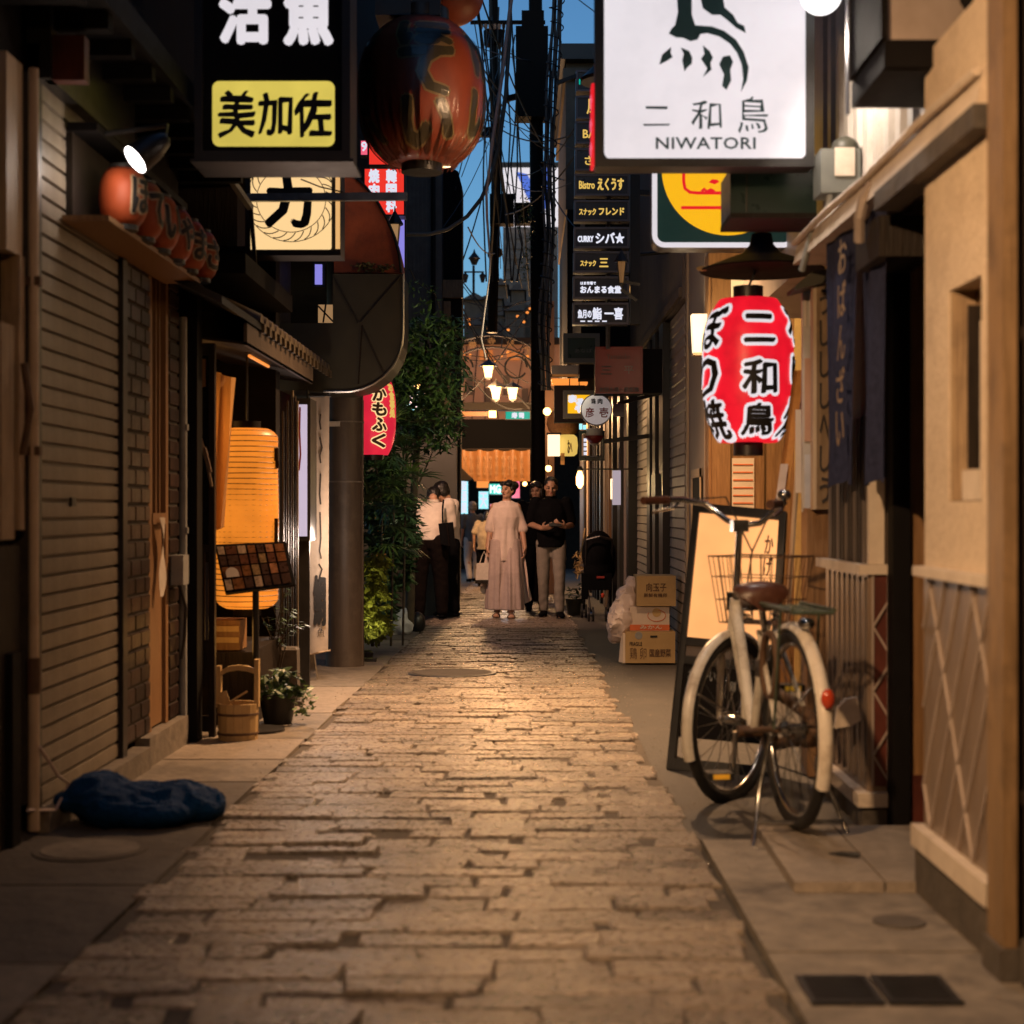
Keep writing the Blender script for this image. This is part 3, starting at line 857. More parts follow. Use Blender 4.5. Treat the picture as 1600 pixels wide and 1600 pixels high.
# large paper lantern with bamboo hoops
Y_ = 8.3; c = Vector((X(386, Y_), Y_, 0)); zt, zb = Z(670, Y_), Z(950, Y_)
t = thing('paper_lantern', 'tall glowing orange paper lantern behind the menu board on the left', 'lantern', (c.x, c.y, zb))
Rr = .168
prof = []
NR = 34
for j in range(NR * 3 + 1):
    z = zb + (zt - zb) * j / (NR * 3)
    e = min(z - zb, zt - z)
    r = Rr * (1 if e > .055 else math.sqrt(max(.12, 1 - ((.055 - e) / .075) ** 2)))
    r *= 1 - .006 * (1 + math.cos(2 * PI * j / 3)) - .012 * math.sin(3 * PI * (z - zb) / (zt - zb))
    prof.append((r, z))
MB().lathe((c.x, c.y, 0), prof, 30).build('shade', 'lit_paper', t, smooth=75)
for j in range(NR):
    z = zb + (zt - zb) * (j + .5) / NR
    e = min(z - zb, zt - z)
    r = Rr * (1 if e > .055 else math.sqrt(max(.12, 1 - ((.055 - e) / .075) ** 2))) - .001
    dz = rnd.uniform(-.003, .003)
    MB().tube([(c.x + r * math.cos(2 * PI * k / 26), c.y + r * math.sin(2 * PI * k / 26), z + dz * math.cos(2 * PI * k / 26)) for k in range(26)], .0026, 4, closed=True).build('hoop', 'warm_wood', t)
MB().lathe((c.x, c.y, zt - .01), [(.075, 0), (.075, .05)], 18).build('rim', 'black_paint', t, smooth=40)
MB().lathe((c.x, c.y, zb - .04), [(.075, 0), (.075, .05)], 18).build('rim', 'black_paint', t, smooth=40)
for k, (a_, z_) in enumerate(((R(-14), zt - .14), (R(-10), zt - .17), (R(-12), zb + .28), (R(-16), zb + .42))):
    MB().obox((c.x + Rr * math.cos(a_), c.y + Rr * math.sin(a_) - .01, z_), (.03, .01, .07 + .02 * k), Matrix.Rotation(a_, 3, 'Z')).build('torn_patch', 'dark_wood', t)
MB().tube([(c.x, c.y, zt + .03), (c.x, c.y, 2.1)], .006, 6).build('hanger', 'cable', t)
t = thing('wooden_crate', 'small wooden box standing under the glowing paper lantern', 'box', (-1.6, 8.35, -.1))
MB().box(-1.69, -1.53, 8.25, 8.45, .26, .42).build('body', 'warm_wood', t)
for z_ in (.3, .36): MB().box(-1.685, -1.535, 8.238, 8.249, z_, z_ + .03).build('slat', 'hinoki', t)
MB().box(-1.75, -1.45, 8.2, 9.2, -.3, .255).build('stand', 'dark_wood', t)
point_light('paper_lantern_light', (c.x + .02, c.y - .32, .35), 1.4, (1, .45, .1), .12)
point_light('curtain_fill_light', (-1.72, 8.22, 1.45), 2.5, (1, .45, .12), .1)  # extra light added behind the curtain to make its cloth glow

# menu stand
Y_ = 7.9
m_ = thing('menu_stand', 'black tilted menu board of food photographs on a single post', 'menu stand', (X(398, Y_), Y_, g(Y_)))
q = [P(352, 927, 7.82), P(462, 913, 7.82), P(447, 846, 8.0), P(335, 851, 8.0)]
nrm = (q[1] - q[0]).cross(q[3] - q[0]).normalized()
def MQ(a, b, l=0.0): return (q[0] * (1 - a) + q[1] * a) * (1 - b) + (q[3] * (1 - a) + q[2] * a) * b + nrm * l
MB().prism([MQ(0, 0), MQ(1, 0), MQ(1, 1), MQ(0, 1)], -nrm * .02).build('board', 'black_paint', m_)
pal = [('food_' + str(i), cc) for i, cc in enumerate(((.3, .12, .04), (.5, .22, .1), (.62, .45, .3), (.16, .06, .03), (.4, .26, .12), (.09, .045, .03)))]
for nme, cc in pal: M(nme, cc, tuple(x * .35 for x in cc), rough=.3, scale=45, bump=0)
cols = [(.03, .13), (.14, .3), (.31, .43), (.45, .56), (.58, .68), (.7, .81), (.83, .96)]
rows = [(.78, .95), (.55, .75), (.3, .52), (.05, .27)]
for i, (a0, a1) in enumerate(cols):
    for j, (b0, b1) in enumerate(rows):
        k = rnd.choice((0, 0, 1, 3, 4, 5, 5))
        if (i, j) in ((0, 0), (2, 0), (3, 3), (0, 3)): k = 2
        MB().add([MQ(a0, b0, .002), MQ(a1 - .01, b0, .002), MQ(a1 - .01, b1, .002), MQ(a0, b1, .002)], [(0, 1, 2, 3)]).build('photo', 'food_%d' % k, m_)
arch = [MQ(.07, .3, .004)] + [MQ(.16 + .09 * math.cos(t_), .38 + .12 * math.sin(t_), .004) for t_ in [PI - PI * k / 10 for k in range(11)]] + [MQ(.25, .3, .004)]
MB().poly(list(reversed(arch))).build('notice', 'card_white', m_)
MB().tube([(X(398, Y_), Y_ + .03, g(Y_)), (X(398, Y_), Y_ + .03, .62)], .017, 10).build('post', 'black_metal', m_, smooth=50)
MB().lathe((X(398, Y_), Y_ + .03, g(Y_)), [(.15, 0), (.15, .015), (.03, .025)], 20).build('base', 'black_metal', m_, smooth=40)

# wooden well bucket
Y_ = 7.62
cx, cz = X(372, Y_), g(Y_)
bk = thing('wooden_bucket', 'pale wooden bucket with tall arched handle on the pavement at the left', 'bucket', (cx, Y_, cz))
zt = Z(1098, Y_)
ns = 16
for k in range(ns):
    a0 = 2 * PI * k / ns + .006; a1 = 2 * PI * (k + 1) / ns - .006
    r0, r1 = .098, .102
    def pt(r, a, z): return (cx + r * math.cos(a), Y_ + r * math.sin(a), z)
    MB().add([pt(r0, a0, cz), pt(r0, a1, cz), pt(r0 - .014, a1, cz), pt(r0 - .014, a0, cz), pt(r1, a0, zt), pt(r1, a1, zt), pt(r1 - .014, a1, zt), pt(r1 - .014, a0, zt)],
             [(0, 1, 5, 4), (2, 3, 7, 6), (4, 5, 6, 7), (1, 2, 6, 5), (3, 0, 4, 7)]).build('stave', 'hinoki', bk)
for z_ in (cz + .03, cz + .125): MB().lathe((cx, Y_, z_), [(.1015, 0), (.103, .003), (.103, .009), (.1015, .012)], 28, cap=False).build('hoop', 'rust', bk, smooth=60)
MB().lathe((cx, Y_, cz + .02), [(.001, 0), (.086, 0)], 20, cap=False).build('bottom', 'dark_wood', bk)
for s_, top in ((-1, 1040), (1, 1030)):
    MB().box(cx + s_ * .094 - .011, cx + s_ * .094 + .011, Y_ - .022, Y_ + .022, zt - .02, Z(top, Y_)).build('upright', 'hinoki', bk)
hz = Z(1050, Y_)
MB().prism([(cx - .088, Y_ - .012, hz - .02), (cx - .05, Y_ - .012, hz + .002), (cx, Y_ - .012, hz + .01), (cx + .05, Y_ - .012, hz + .003), (cx + .088, Y_ - .012, hz - .01),
            (cx + .088, Y_ - .012, hz + .016), (cx + .05, Y_ - .012, hz + .03), (cx, Y_ - .012, hz + .036), (cx - .05, Y_ - .012, hz + .028), (cx - .088, Y_ - .012, hz + .006)], (0, .024, 0)).build('handle', 'hinoki', bk)
ld = thing('ladle', 'small wooden ladle and stick lying inside the pale bucket', 'ladle', (cx, Y_, zt - .05))
MB().tube([(cx - .07, Y_ - .03, zt - .1), (cx - .03, Y_ - .04, zt + .01), (cx + .05, Y_ - .02, zt + .06)], .006, 6).build('handle', 'hinoki', ld)
MB().obox((cx - .06, Y_ - .03, zt + .015), (.045, .006, .09), Matrix.Rotation(R(-18), 3, 'Y')).build('scoop', 'hinoki', ld)

# potted plant, twiggy plant, stone post
def leaf_cloud(n, c, r, size, seed, flat=.5, shape=2.2, up=.3):
    rr = random.Random(seed); mb = MB()
    for _ in range(n):
        while True:
            p = Vector((rr.uniform(-1, 1), rr.uniform(-1, 1), rr.uniform(-1, 1)))
            if .15 < p.length < 1 and mn.noise(Vector((p.x * 1.7 + seed, p.y * 1.7, p.z * 1.9))) > -.04: break
        p = Vector((c[0] + p.x * r[0], c[1] + p.y * r[1], c[2] + p.z * r[2]))
        d = Vector((rr.uniform(-1, 1), rr.uniform(-1, 1), rr.uniform(-.9, up))).normalized()
        sd = d.cross(Vector((rr.uniform(-flat, flat), rr.uniform(-flat, flat), 1))).normalized()
        L_ = size * rr.uniform(.6, 1.4); w = L_ / shape / 2
        nn = d.cross(sd) * L_ * .12
        mb.add([p, p + d * L_ * .5 + sd * w + nn, p + d * L_, p + d * L_ * .5 - sd * w + nn], [(0, 1, 2), (0, 2, 3)])
    return mb
Y_ = 8.26; px_ = X(440, Y_)
pp = thing('potted_plant', 'low leafy plant in a dark round pot beside the wooden bucket', 'plant', (px_, Y_, g(Y_)))
MB().lathe((px_ - .02, Y_, g(Y_)), [(.075, 0), (.1, .14), (.108, .16), (.1, .165), (.09, .15), (.001, .145)], 20).build('pot', 'black_metal', pp, smooth=50)
leaf_cloud(230, (px_ - .02, Y_, .08), (.14, .13, .085), .05, 3, shape=1.5).build('foliage', 'leaf_dark', pp)
leaf_cloud(70, (px_ + .13, Y_ - .04, -.01), (.06, .08, .1), .035, 4, shape=1.6).build('trailing_leaves', 'leaf_mid', pp)
Y_ = 9.0; px_ = X(425, Y_)
pp = thing('twiggy_plant', 'sparse twiggy plant with shiny leaves below the menu board', 'plant', (px_, Y_, g(Y_)))
rr = random.Random(8); st = MB(); lv = MB()
for k in range(9):
    tip = Vector((px_ + rr.uniform(-.05, .22), Y_ + rr.uniform(-.15, .1), rr.uniform(.3, .62)))
    mid = Vector((px_ + rr.uniform(-.02, .08), Y_, rr.uniform(.15, .3)))
    st.tube([(px_, Y_, g(Y_) + .05), mid, tip], [.006, .004, .002], 5)
    for j in range(9):
        b_ = mid.lerp(tip, .3 + .75 * j / 9); d = Vector((rr.uniform(.2, 1), rr.uniform(-.8, .3), rr.uniform(-.4, .3))).normalized() * .06
        s2 = d.cross(Vector((0, 0, 1))).normalized() * .011
        lv.add([b_, b_ + d * .5 + s2, b_ + d, b_ + d * .5 - s2], [(0, 1, 2, 3)])
st.build('stems', 'bark', pp); lv.build('foliage', 'leaf_dark', pp)
MB().lathe((px_, Y_, g(Y_)), [(.08, 0), (.1, .16), (.001, .15)], 16).build('pot', 'black_metal', pp, smooth=50)
t = thing('stone_post', 'short square stone post between the potted plant and the white banner', 'post', (X(449, 9.3), 9.3, g(9.3)))
Yp = 9.1; x0, x1 = X(434, Yp), X(465, Yp); z0_, z1_ = g(Yp), Z(1012, Yp)
MB().add([(x0, Yp, z0_), (x1, Yp, z0_), (x1, Yp + .12, z0_), (x0, Yp + .12, z0_), (x0 + .01, Yp, z1_ - .015), (x1 - .005, Yp, z1_ - .015), (x1 - .005, Yp + .12, z1_ - .015), (x0 + .01, Yp + .12, z1_ - .015),
          (x0 + .022, Yp + .012, z1_), (x1 - .017, Yp + .012, z1_), (x1 - .017, Yp + .108, z1_), (x0 + .022, Yp + .108, z1_)],
         [(0, 1, 5, 4), (1, 2, 6, 5), (2, 3, 7, 6), (3, 0, 4, 7), (4, 5, 9, 8), (5, 6, 10, 9), (6, 7, 11, 10), (7, 4, 8, 11), (8, 9, 10, 11)]).build('shaft', 'concrete_dark', t)
MB().box(x0 - .02, x1 + .02, Yp - .02, Yp + .14, z0_ - .02, z0_ + .03).build('foot', 'concrete_dark', t)

# eave with round tiles
EX, EZ = -1.38, 1.955
ev = thing('tiled_eave', 'small tiled eave sloping over the restaurant entrance on the left', 'eave', (EX, 8.8, EZ))
MB().add([(EX, 7.0, EZ), (EX, 10.85, EZ), (-1.95, 10.85, EZ + .27), (-1.95, 7.0, EZ + .27), (EX, 7.0, EZ + .035), (EX, 10.85, EZ + .035), (-1.95, 10.85, EZ + .305), (-1.95, 7.0, EZ + .305)],
         [(0, 3, 2, 1), (4, 5, 6, 7), (0, 1, 5, 4), (1, 2, 6, 5), (2, 3, 7, 6), (3, 0, 4, 7)]).build('deck', 'tile', ev)
tm = None
yk = 8.0
sl_ = math.atan2(.27, .57)
while yk < 10.8:
    b = MB(); n = 7; L_ = .6
    for i, xx in enumerate((0.012, -L_)):
        pass
    vs = []
    for xx in (0.014, -L_):
        for k in range(n):
            a = PI * k / (n - 1)
            vs.append((xx * math.cos(sl_) - .0, .055 * math.cos(a), -xx * math.sin(sl_) + .045 * math.sin(a) + .002))
    fs = [(k, k + 1, n + k + 1, n + k) for k in range(n - 1)] + [tuple(reversed(range(n)))]
    if tm is None: tm = b.add(vs, fs).mesh('roof_tile', 'tan_tile', smooth=50)
    w = W[ev.name].translation
    place_mesh(tm, 'roof_tile', ev, (EX - w.x, yk - w.y, EZ + .036 - w.z))
    lip = MB().obox((EX + .008, yk + .085, EZ + .012), (.016, .066, .05)).build('tile_lip', 'tan_tile', ev)
    yk += .17
MB().box(EX - .03, EX - .012, 7.7, 10.1, EZ - .115, EZ - .004).build('fascia', 'pole_brown', ev)
MB().add([(EX - .012, 7.7, EZ - .115), (EX - .012, 10.1, EZ - .115), (-1.8, 10.1, EZ - .06), (-1.8, 7.7, EZ - .06), (EX - .012, 7.7, EZ - .1), (EX - .012, 10.1, EZ - .1), (-1.8, 10.1, EZ - .045), (-1.8, 7.7, EZ - .045)],
         [(0, 3, 2, 1), (4, 5, 6, 7), (0, 1, 5, 4), (1, 2, 6, 5), (2, 3, 7, 6), (3, 0, 4, 7)]).build('soffit', 'dark_wood', ev)
t = thing('tube_lamp', 'thin orange tube lamp under the tiled eave', 'lamp', (-1.47, 8.5, 1.85))
MB().tube([(-1.47, 8.2, 1.835), (-1.47, 8.8, 1.835)], .009, 8).build('tube', 'lit_amber', t)
MB().box(-1.49, -1.45, 8.18, 8.82, 1.846, 1.87).build('fitting', 'dark_wood', t)
MB().box(-2.35, -1.4, 7.7, 9.25, 2.2, 2.3).build('entrance_ceiling', 'black_paint', rest_)

# slatted screen, light box seen edge on, banner, pole
sc_ = thing('slatted_screen', 'narrow dark screen of upright slats left of the white banner', 'screen', (X(457, 9.6), 9.6, g(9.6)))
for k in range(7):
    x_ = X(446 + k * 3.7, 9.3)
    MB().box(x_ - .004, x_ + .004, 9.2, 9.235, -.15, Z(612 + 8 * abs(k - 4), 9.3)).build('slat', 'dark_wood' if k % 2 else 'tan_tile', sc_)
Yl = 9.9
x0, x1 = X(464, Yl), X(480, Yl); z0_, z1_ = Z(838, Yl), Z(632, Yl)
lb = thing('light_box', 'tall narrow lilac light box beside the white banner', 'sign', ((x0 + x1) / 2, Yl, z0_))
MB().box(x0 - .012, x1 + .02, Yl + .004, Yl + .3, z0_ - .03, z1_ + .04).build('case', 'black_metal', lb)
MB().box(x0, x1, Yl, Yl + .003, z0_, z1_).build('face', 'lit_lilac', lb)
stroke([(.3, .98), (.25, .8), (.35, .62), (.2, .5)], .006, (x0, Yl, z0_), (x1 - x0, 0, 0), (0, 0, z1_ - z0_), (0, -1, 0)).build('emblem', 'sign_red', lb)
MB().box(x0, x1, Yl + .1, Yl + .13, g(Yl), z0_ - .03).build('post', 'black_metal', lb)
Yb = 10.6
bn = thing('banner', 'tall white cloth banner with black brush writing hanging in front of the brown pole', 'banner', (X(498, Yb), Yb, 0))
xa, xb, za, zb = X(485, Yb), X(515, Yb), Z(619, Yb), Z(1022, Yb)
MB().grid(lambda u, v: (xa + (xb - xa) * u - (.012 * v), Yb + .012 * math.sin(u * 5 + v * 3), za + (zb - za) * v + .03 * u * v), 6, 30).build('cloth', 'banner_cloth', bn, smooth=60)
MB().tube([(xa - .01, Yb, za), (xb + .01, Yb, za)], .008, 6).build('top_rod', 'black_metal', bn)
MB().tube([(xa - .015, Yb, zb - .004), (xb + .005, Yb, zb + .026)], .007, 6).build('bottom_rod', 'pale_wood', bn)
o_ = (xa, Yb - .016, zb); u_ = (xb - xa, 0, 0); v_ = (0, 0, za - zb); n_ = (0, -1, 0)
ink = MB()
for i_, pts in enumerate(([(.55, .93), (.5, .9), (.56, .87)], [(.5, .84), (.62, .8), (.5, .77), (.55, .74)], [(.55, .7), (.5, .62), (.55, .58)], [(.52, .55), (.56, .45), (.5, .4), (.58, .37)],
            [(.45, .35), (.62, .33), (.5, .3), (.4, .27), (.6, .25), (.5, .22)])):
    st_ = stroke(pts, .006, o_, u_, v_, n_, lift=.002 + i_ * 4e-4); ink.add(st_.v, st_.f)
ink.build('lettering', 'ink', bn)
lettering('鯛', (xa + .03, Yb - .016, zb + .2), (xb - xa - .06, 0, 0), (0, 0, .34), .008, n=Vector((0, -1, 0))).build('lettering', 'ink_black', bn)
lettering('魚', (xa + .05, Yb - .016, zb + .12), (.05, 0, 0), (0, 0, .06), 0, n=Vector((0, -1, 0))).build('lettering', 'ink', bn)
bs = thing('banner_pole', 'thin pole with a foot holding the white banner', 'pole', (X(492, 10.7), 10.7, g(10.7)))
MB().tube([(X(481, 10.7), 10.7, g(10.7)), (X(481, 10.7), 10.7, za + .05)], .01, 6).build('pole', 'black_metal', bs)
MB().tube([(X(481, 10.7), 10.7, za + .02), (X(516, 10.7), 10.7, za + .02)], .008, 6).build('arm', 'black_metal', bs)
MB().add([(X(486, 10.7), 10.66, g(10.7)), (X(496, 10.7), 10.66, g(10.7)), (X(496, 10.7), 10.75, g(10.7)), (X(486, 10.7), 10.75, g(10.7)), (X(482, 10.7), 10.69, .12), (X(488, 10.7), 10.69, .12), (X(488, 10.7), 10.72, .12), (X(482, 10.7), 10.72, .12)],
         [(0, 3, 2, 1), (4, 5, 6, 7), (0, 1, 5, 4), (1, 2, 6, 5), (2, 3, 7, 6), (3, 0, 4, 7)]).build('foot', 'concrete', bs)
point_light('banner_fill_light', (X(520, 10.2), 10.15, .8), 24, (1, .74, .58), .1)  # warm fill added to brighten the banner, not light from the lilac box

Yp = 11.85; xp = X(539, Yp)
po = thing('utility_pole', 'stout brown concrete pole behind the white banner on the left', 'pole', (xp, Yp, g(Yp)))
MB().lathe((xp, Yp, 0), [(.148, g(Yp) - .02), (.143, 1.2), (.139, 3.4)], 28).build('shaft', 'pole_brown', po, smooth=50)
for z_ in (Z(660, Yp), Z(753, Yp), Z(887, Yp), Z(1016, Yp)):
    MB().lathe((xp, Yp, z_), [(.146, -.006), (.149, -.006), (.149, .006), (.146, .006)], 28, cap=False).build('band', 'concrete' if z_ > .8 else 'pole_brown', po, smooth=50)
MB().box(xp - .12, xp - .02, Yp - .152, Yp - .146, Z(668, Yp), Z(660, Yp)).build('label_plate', 'white_metal', po)
MB().tube([(xp + .135, Yp - .05, g(Yp)), (xp + .14, Yp - .05, 1.85)], .012, 6).build('conduit', 'pole_brown', po)

# exhaust duct with the curved hood, and the copper hood above it
Yd = 10.95
du = thing('exhaust_duct', 'large dark olive duct with a rounded lower corner hanging over the pole', 'duct', (X(575, Yd), Yd, Z(612, Yd)))
pp_ = [(520, 428), (629, 428), (629, 520)] + [(629 - 92 * (1 - math.cos(t_)) * 1.0, 520 + 92 * math.sin(t_)) for t_ in [R(a) for a in (12, 24, 36, 48, 60, 72, 84, 90)]] + [(505, 612), (425, 608), (425, 505), (520, 505)]
poly = [P(a, b, Yd) for a, b in pp_]
MB().prism(poly, (0, .55, 0)).build('hood', 'olive_metal', du)
rim = MB()
cur = [P(a + 1, b, Yd) for a, b in pp_[1:12]]
rim.tube([p + Vector((0, -.005, 0)) for p in cur], .011, 6)
rim.build('rim', 'steel', du, smooth=50)
MB().bar(P(520, 430, Yd - .006), P(560, 505, Yd - .006), .008, .006).build('seam', 'black_metal', du)
MB().bar(P(625, 432, Yd - .006), P(563, 503, Yd - .006), .008, .006).build('seam', 'black_metal', du)
MB().bar(P(565, 510, Yd - .006), P(600, 585, Yd - .006), .008, .006).build('seam', 'black_metal', du)
MB().bar(P(566, 508, Yd - .006), P(560, 600, Yd - .006), .01, .01).build('seam', 'dark_wood', du)
cp = thing('copper_hood', 'rusty red curved metal hood above the dark duct', 'hood', (X(580, 11.05), 11.05, Z(426, 11.05)))
pp_ = [(522, 426), (627, 426), (624, 400), (617, 372), (605, 343), (590, 316), (572, 293), (556, 277), (522, 265)]
MB().prism([P(a, b, 11.05) for a, b in reversed(pp_)], (0, .4, 0)).build('shell', 'copper', cp)
MB().tube([P(a, b, 11.03) for a, b in pp_[1:8]], .012, 6).build('rim', 'black_metal', cp)
mo = leaf_cloud(160, P(582, 416, 10.98), (.16, .03, .03), .03, 21, shape=1.4)
mo.build('moss', 'moss', cp)

# ------------------------------------------------------------------ hanging signs on the left
def box_sign(name, label, x0, y0, x1, y1, Y, depth, frame, face, fr_px, lip=.02, cat='sign', case='sign_brown'):
    """a box with a frame round a flat face, facing the camera"""
    t = thing(name, label, cat, (X((x0 + x1) / 2, Y), Y, Z(y1, Y)))
    xa, xb, za, zb = X(x0, Y), X(x1, Y), Z(y1, Y), Z(y0, Y); w = fr_px / F * Y
    MB().box(xa + .003, xb - .003, Y + .012, Y + depth, za + .003, zb - .003).build('case', case, t)
    for bx in ((xa, xb, za, za + w), (xa, xb, zb - w, zb), (xa, xa + w, za + w, zb - w), (xb - w, xb, za + w, zb - w)):
        MB().box(bx[0], bx[1], Y - lip, Y + .011, bx[2], bx[3]).build('frame', frame, t)
    if face: MB().box(xa + w, xb - w, Y, Y + .008, za + w, zb - w).build('face', face, t)
    return t
Y_ = 6.5
s1 = box_sign('hanging_sign', 'tall black box sign with white characters above a lit yellow panel', 305, -60, 548, 250, Y_, .26, 'sign_brown', 'black_paint', 13)
MB().prism(rrect(X(332, Y_), X(523, Y_), Z(229, Y_), Z(127, Y_), .03, Y_ - .004), (0, .0035, 0)).build('yellow_panel', 'lit_yellow', s1)
for i, (ch, a, b, c_, d) in enumerate((('美', 342, 142, 398, 214), ('加', 404, 146, 456, 210), ('佐', 460, 146, 518, 214))):
    sign_text(ch, a, b, c_, d, Y_ - .004, 'ink_black', s1, .005, brush=.07)
sign_text('活', 346, -26, 420, 66, Y_, 'lit_white', s1, .012)
sign_text('魚', 447, -26, 517, 68, Y_, 'lit_white', s1, .013)
MB().box(X(299, Y_), X(553, Y_), Y_ - .03, Y_ + .28, Z(255, Y_), Z(250, Y_) - .001).build('bottom_rail', 'sign_brown', s1)
Y_ = 8.5
s2 = box_sign('lit_sign', 'square lit cream sign with one bold black character in a ring of rope', 384, 250, 533, 400, Y_, .2, 'sign_brown', None, 8, case='sign_brown')
MB().prism(rrect(X(386, Y_), X(518, Y_), Z(390, Y_), Z(255, Y_), .012, Y_ - .006), (0, .005, 0)).build('face', 'lit_cream', s2)
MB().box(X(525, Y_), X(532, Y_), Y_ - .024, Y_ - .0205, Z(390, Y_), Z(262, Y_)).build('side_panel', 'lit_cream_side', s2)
sign_text('力', 418, 278, 486, 353, Y_ - .006, 'ink_black', s2, .013, brush=.06)
rope = MB(); cx, cy = 455, 312
for k in range(26):
    a = 2 * PI * k / 26
    pts = []
    for j in range(6):
        aa = a + .30 * j / 5; rr_ = 52 + 13 * j / 5 + 2.5 * math.sin(PI * j / 5)
        pts.append((cx + rr_ * 1.06 * math.cos(aa), cy + rr_ * math.sin(aa)))
    st_ = stroke([(0, 0)] * 0 or [((p[0] - 386) / 132, (390 - p[1]) / 135) for p in pts], .0028, P(386, 390, Y_ - .006), (X(518, Y_) - X(386, Y_), 0, 0), (0, 0, Z(255, Y_) - Z(390, Y_)), (0, -1, 0), lift=.002 + .0003 * (k % 3))
    rope.add(st_.v, st_.f)
for rr_ in (51, 66):
    pts = [(cx + rr_ * 1.06 * math.cos(2 * PI * k / 40), cy + rr_ * math.sin(2 * PI * k / 40)) for k in range(41)]
    st_ = stroke([((p[0] - 386) / 132, (390 - p[1]) / 135) for p in pts], .0022, P(386, 390, Y_ - .006), (X(518, Y_) - X(386, Y_), 0, 0), (0, 0, Z(255, Y_) - Z(390, Y_)), (0, -1, 0), lift=.0032)
    rope.add(st_.v, st_.f)
rope.build('rope_ring', 'ink', s2)
t = thing('bracket_arm', 'dark horizontal steel arm crossing in front of the lit rope ring sign', 'bracket', (-1.2, 8.35, 2.7))
MB().bar(P(386, 309, 8.3), P(636, 307, 8.3), .03, .042).build('arm', 'steel', t)
MB().bar(P(355, 272, 8.0), P(392, 325, 8.3), .03).build('brace', 'grey_pipe', t)
MB().bar(P(392, 325, 8.3), P(400, 430, 8.35), .02).build('brace', 'dark_wood', t)
MB().tube([P(470, 280, 8.28), P(500, 292, 8.27), P(535, 300, 8.28)], .004, 5).build('wire', 'cable', t)

# big dim lantern wrapped in clear plastic
Y_ = 9.0
c = P(659, 150, Y_)
def rbig(z): return .364 * max(.18, 1 - (abs(z) / .445) ** 2.5) ** .5 if z < .06 else .364 * max(.12, 1 - (abs(z) / .47) ** 2.7) ** .5
bl = thing('big_lantern', 'large round dull red lantern with dark characters wrapped in clear plastic', 'lantern', (c.x, c.y, c.z - .4))
N_ = 54
MB().lathe(c, [(rbig(-.40 + .82 * j / N_) * (1 - .004 * (j % 2)), -.40 + .82 * j / N_) for j in range(N_ + 1)], 44).build('shade', 'lantern_red_dull', bl, smooth=75)
MB().lathe(c, [(.12, -.45), (.12, -.385)], 28).build('ring', 'black_metal', bl, smooth=40)
MB().lathe(c, [(.16, .40), (.16, .5)], 28).build('ring', 'black_metal', bl, smooth=40)
jobs = [('ほ', 8, .21, .345, .30), ('て', 8, -.075, .19, .30), ('い', 10, -.345, -.10, .28), ('ほ', -74, .1, .33, .26), ('て', -72, -.16, .08, .26), ('い', -66, -.34, -.2, .22), ('ほ', 82, .08, .3, .26), ('い', 78, -.26, -.02, .26)]
for ch, an, za_, zb_, w_ in jobs:
    for mat_, bold, lift in (('char_edge', .026, .001), ('char_olive', .013, .0035)):
        lt = lettering(ch, (-w_ / 2, 0, za_), (w_, 0, 0), (0, 0, zb_ - za_), bold, n=Vector((0, -1, 0)), lift=0, brush=.03)
        wr = wrap_lantern(lt, (0, 0, 0), rbig, lift)
        m3 = Matrix.Rotation(R(an), 3, 'Z')
        wr.v = [c + m3 @ v for v in wr.v]
        wr.build('lettering', mat_, bl)
# clear plastic cover, gathered at the bottom
pm = M('clear_wrap', (.9, .9, .9), rough=.12, bump=.0, trans=1.0); nt = pm.node_tree; pb = nt.nodes['Principled BSDF']
tr = nt.nodes.new('ShaderNodeBsdfTransparent'); gl = nt.nodes.new('ShaderNodeBsdfGlossy'); gl.inputs['Roughness'].default_value = .26
fr = nt.nodes.new('ShaderNodeFresnel'); fr.inputs[0].default_value = 1.35
mx = nt.nodes.new('ShaderNodeMixShader'); nt.links.new(fr.outputs[0], mx.inputs[0]); nt.links.new(tr.outputs[0], mx.inputs[1]); nt.links.new(gl.outputs[0], mx.inputs[2])
nt.links.new(mx.outputs[0], nt.nodes['Material Output'].inputs[0])
def wrapf(u, v):
    z = -.42 + .72 * v; a = 2 * PI * u
    k = max(0, 1 - (v / .62)) ** 1.3
    r = rbig(max(-.4, z)) + .012 + k * .013 * (math.sin(a * 23 + 3 * math.sin(a * 5)) + .6 * math.sin(a * 41 + 1))
    return (c.x + r * math.cos(a), c.y + r * math.sin(a), c.z + z)
MB().grid(wrapf, 260, 24).build('plastic_cover', pm, bl, smooth=80)
hg = thing('lantern_hood', 'dark rounded red cap above the large dull lantern', 'lantern', P(700, 0, 9.05))
MB().ell(P(700, -2, 9.15), (.21, .2, .165), 24, 14).build('shell', 'lantern_red_dull', hg, smooth=60)
MB().box(X(590, 9.0), X(690, 9.0), 8.85, 9.2, Z(36, 9.0), Z(-60, 9.0)).build('bracket', 'black_metal', hg)

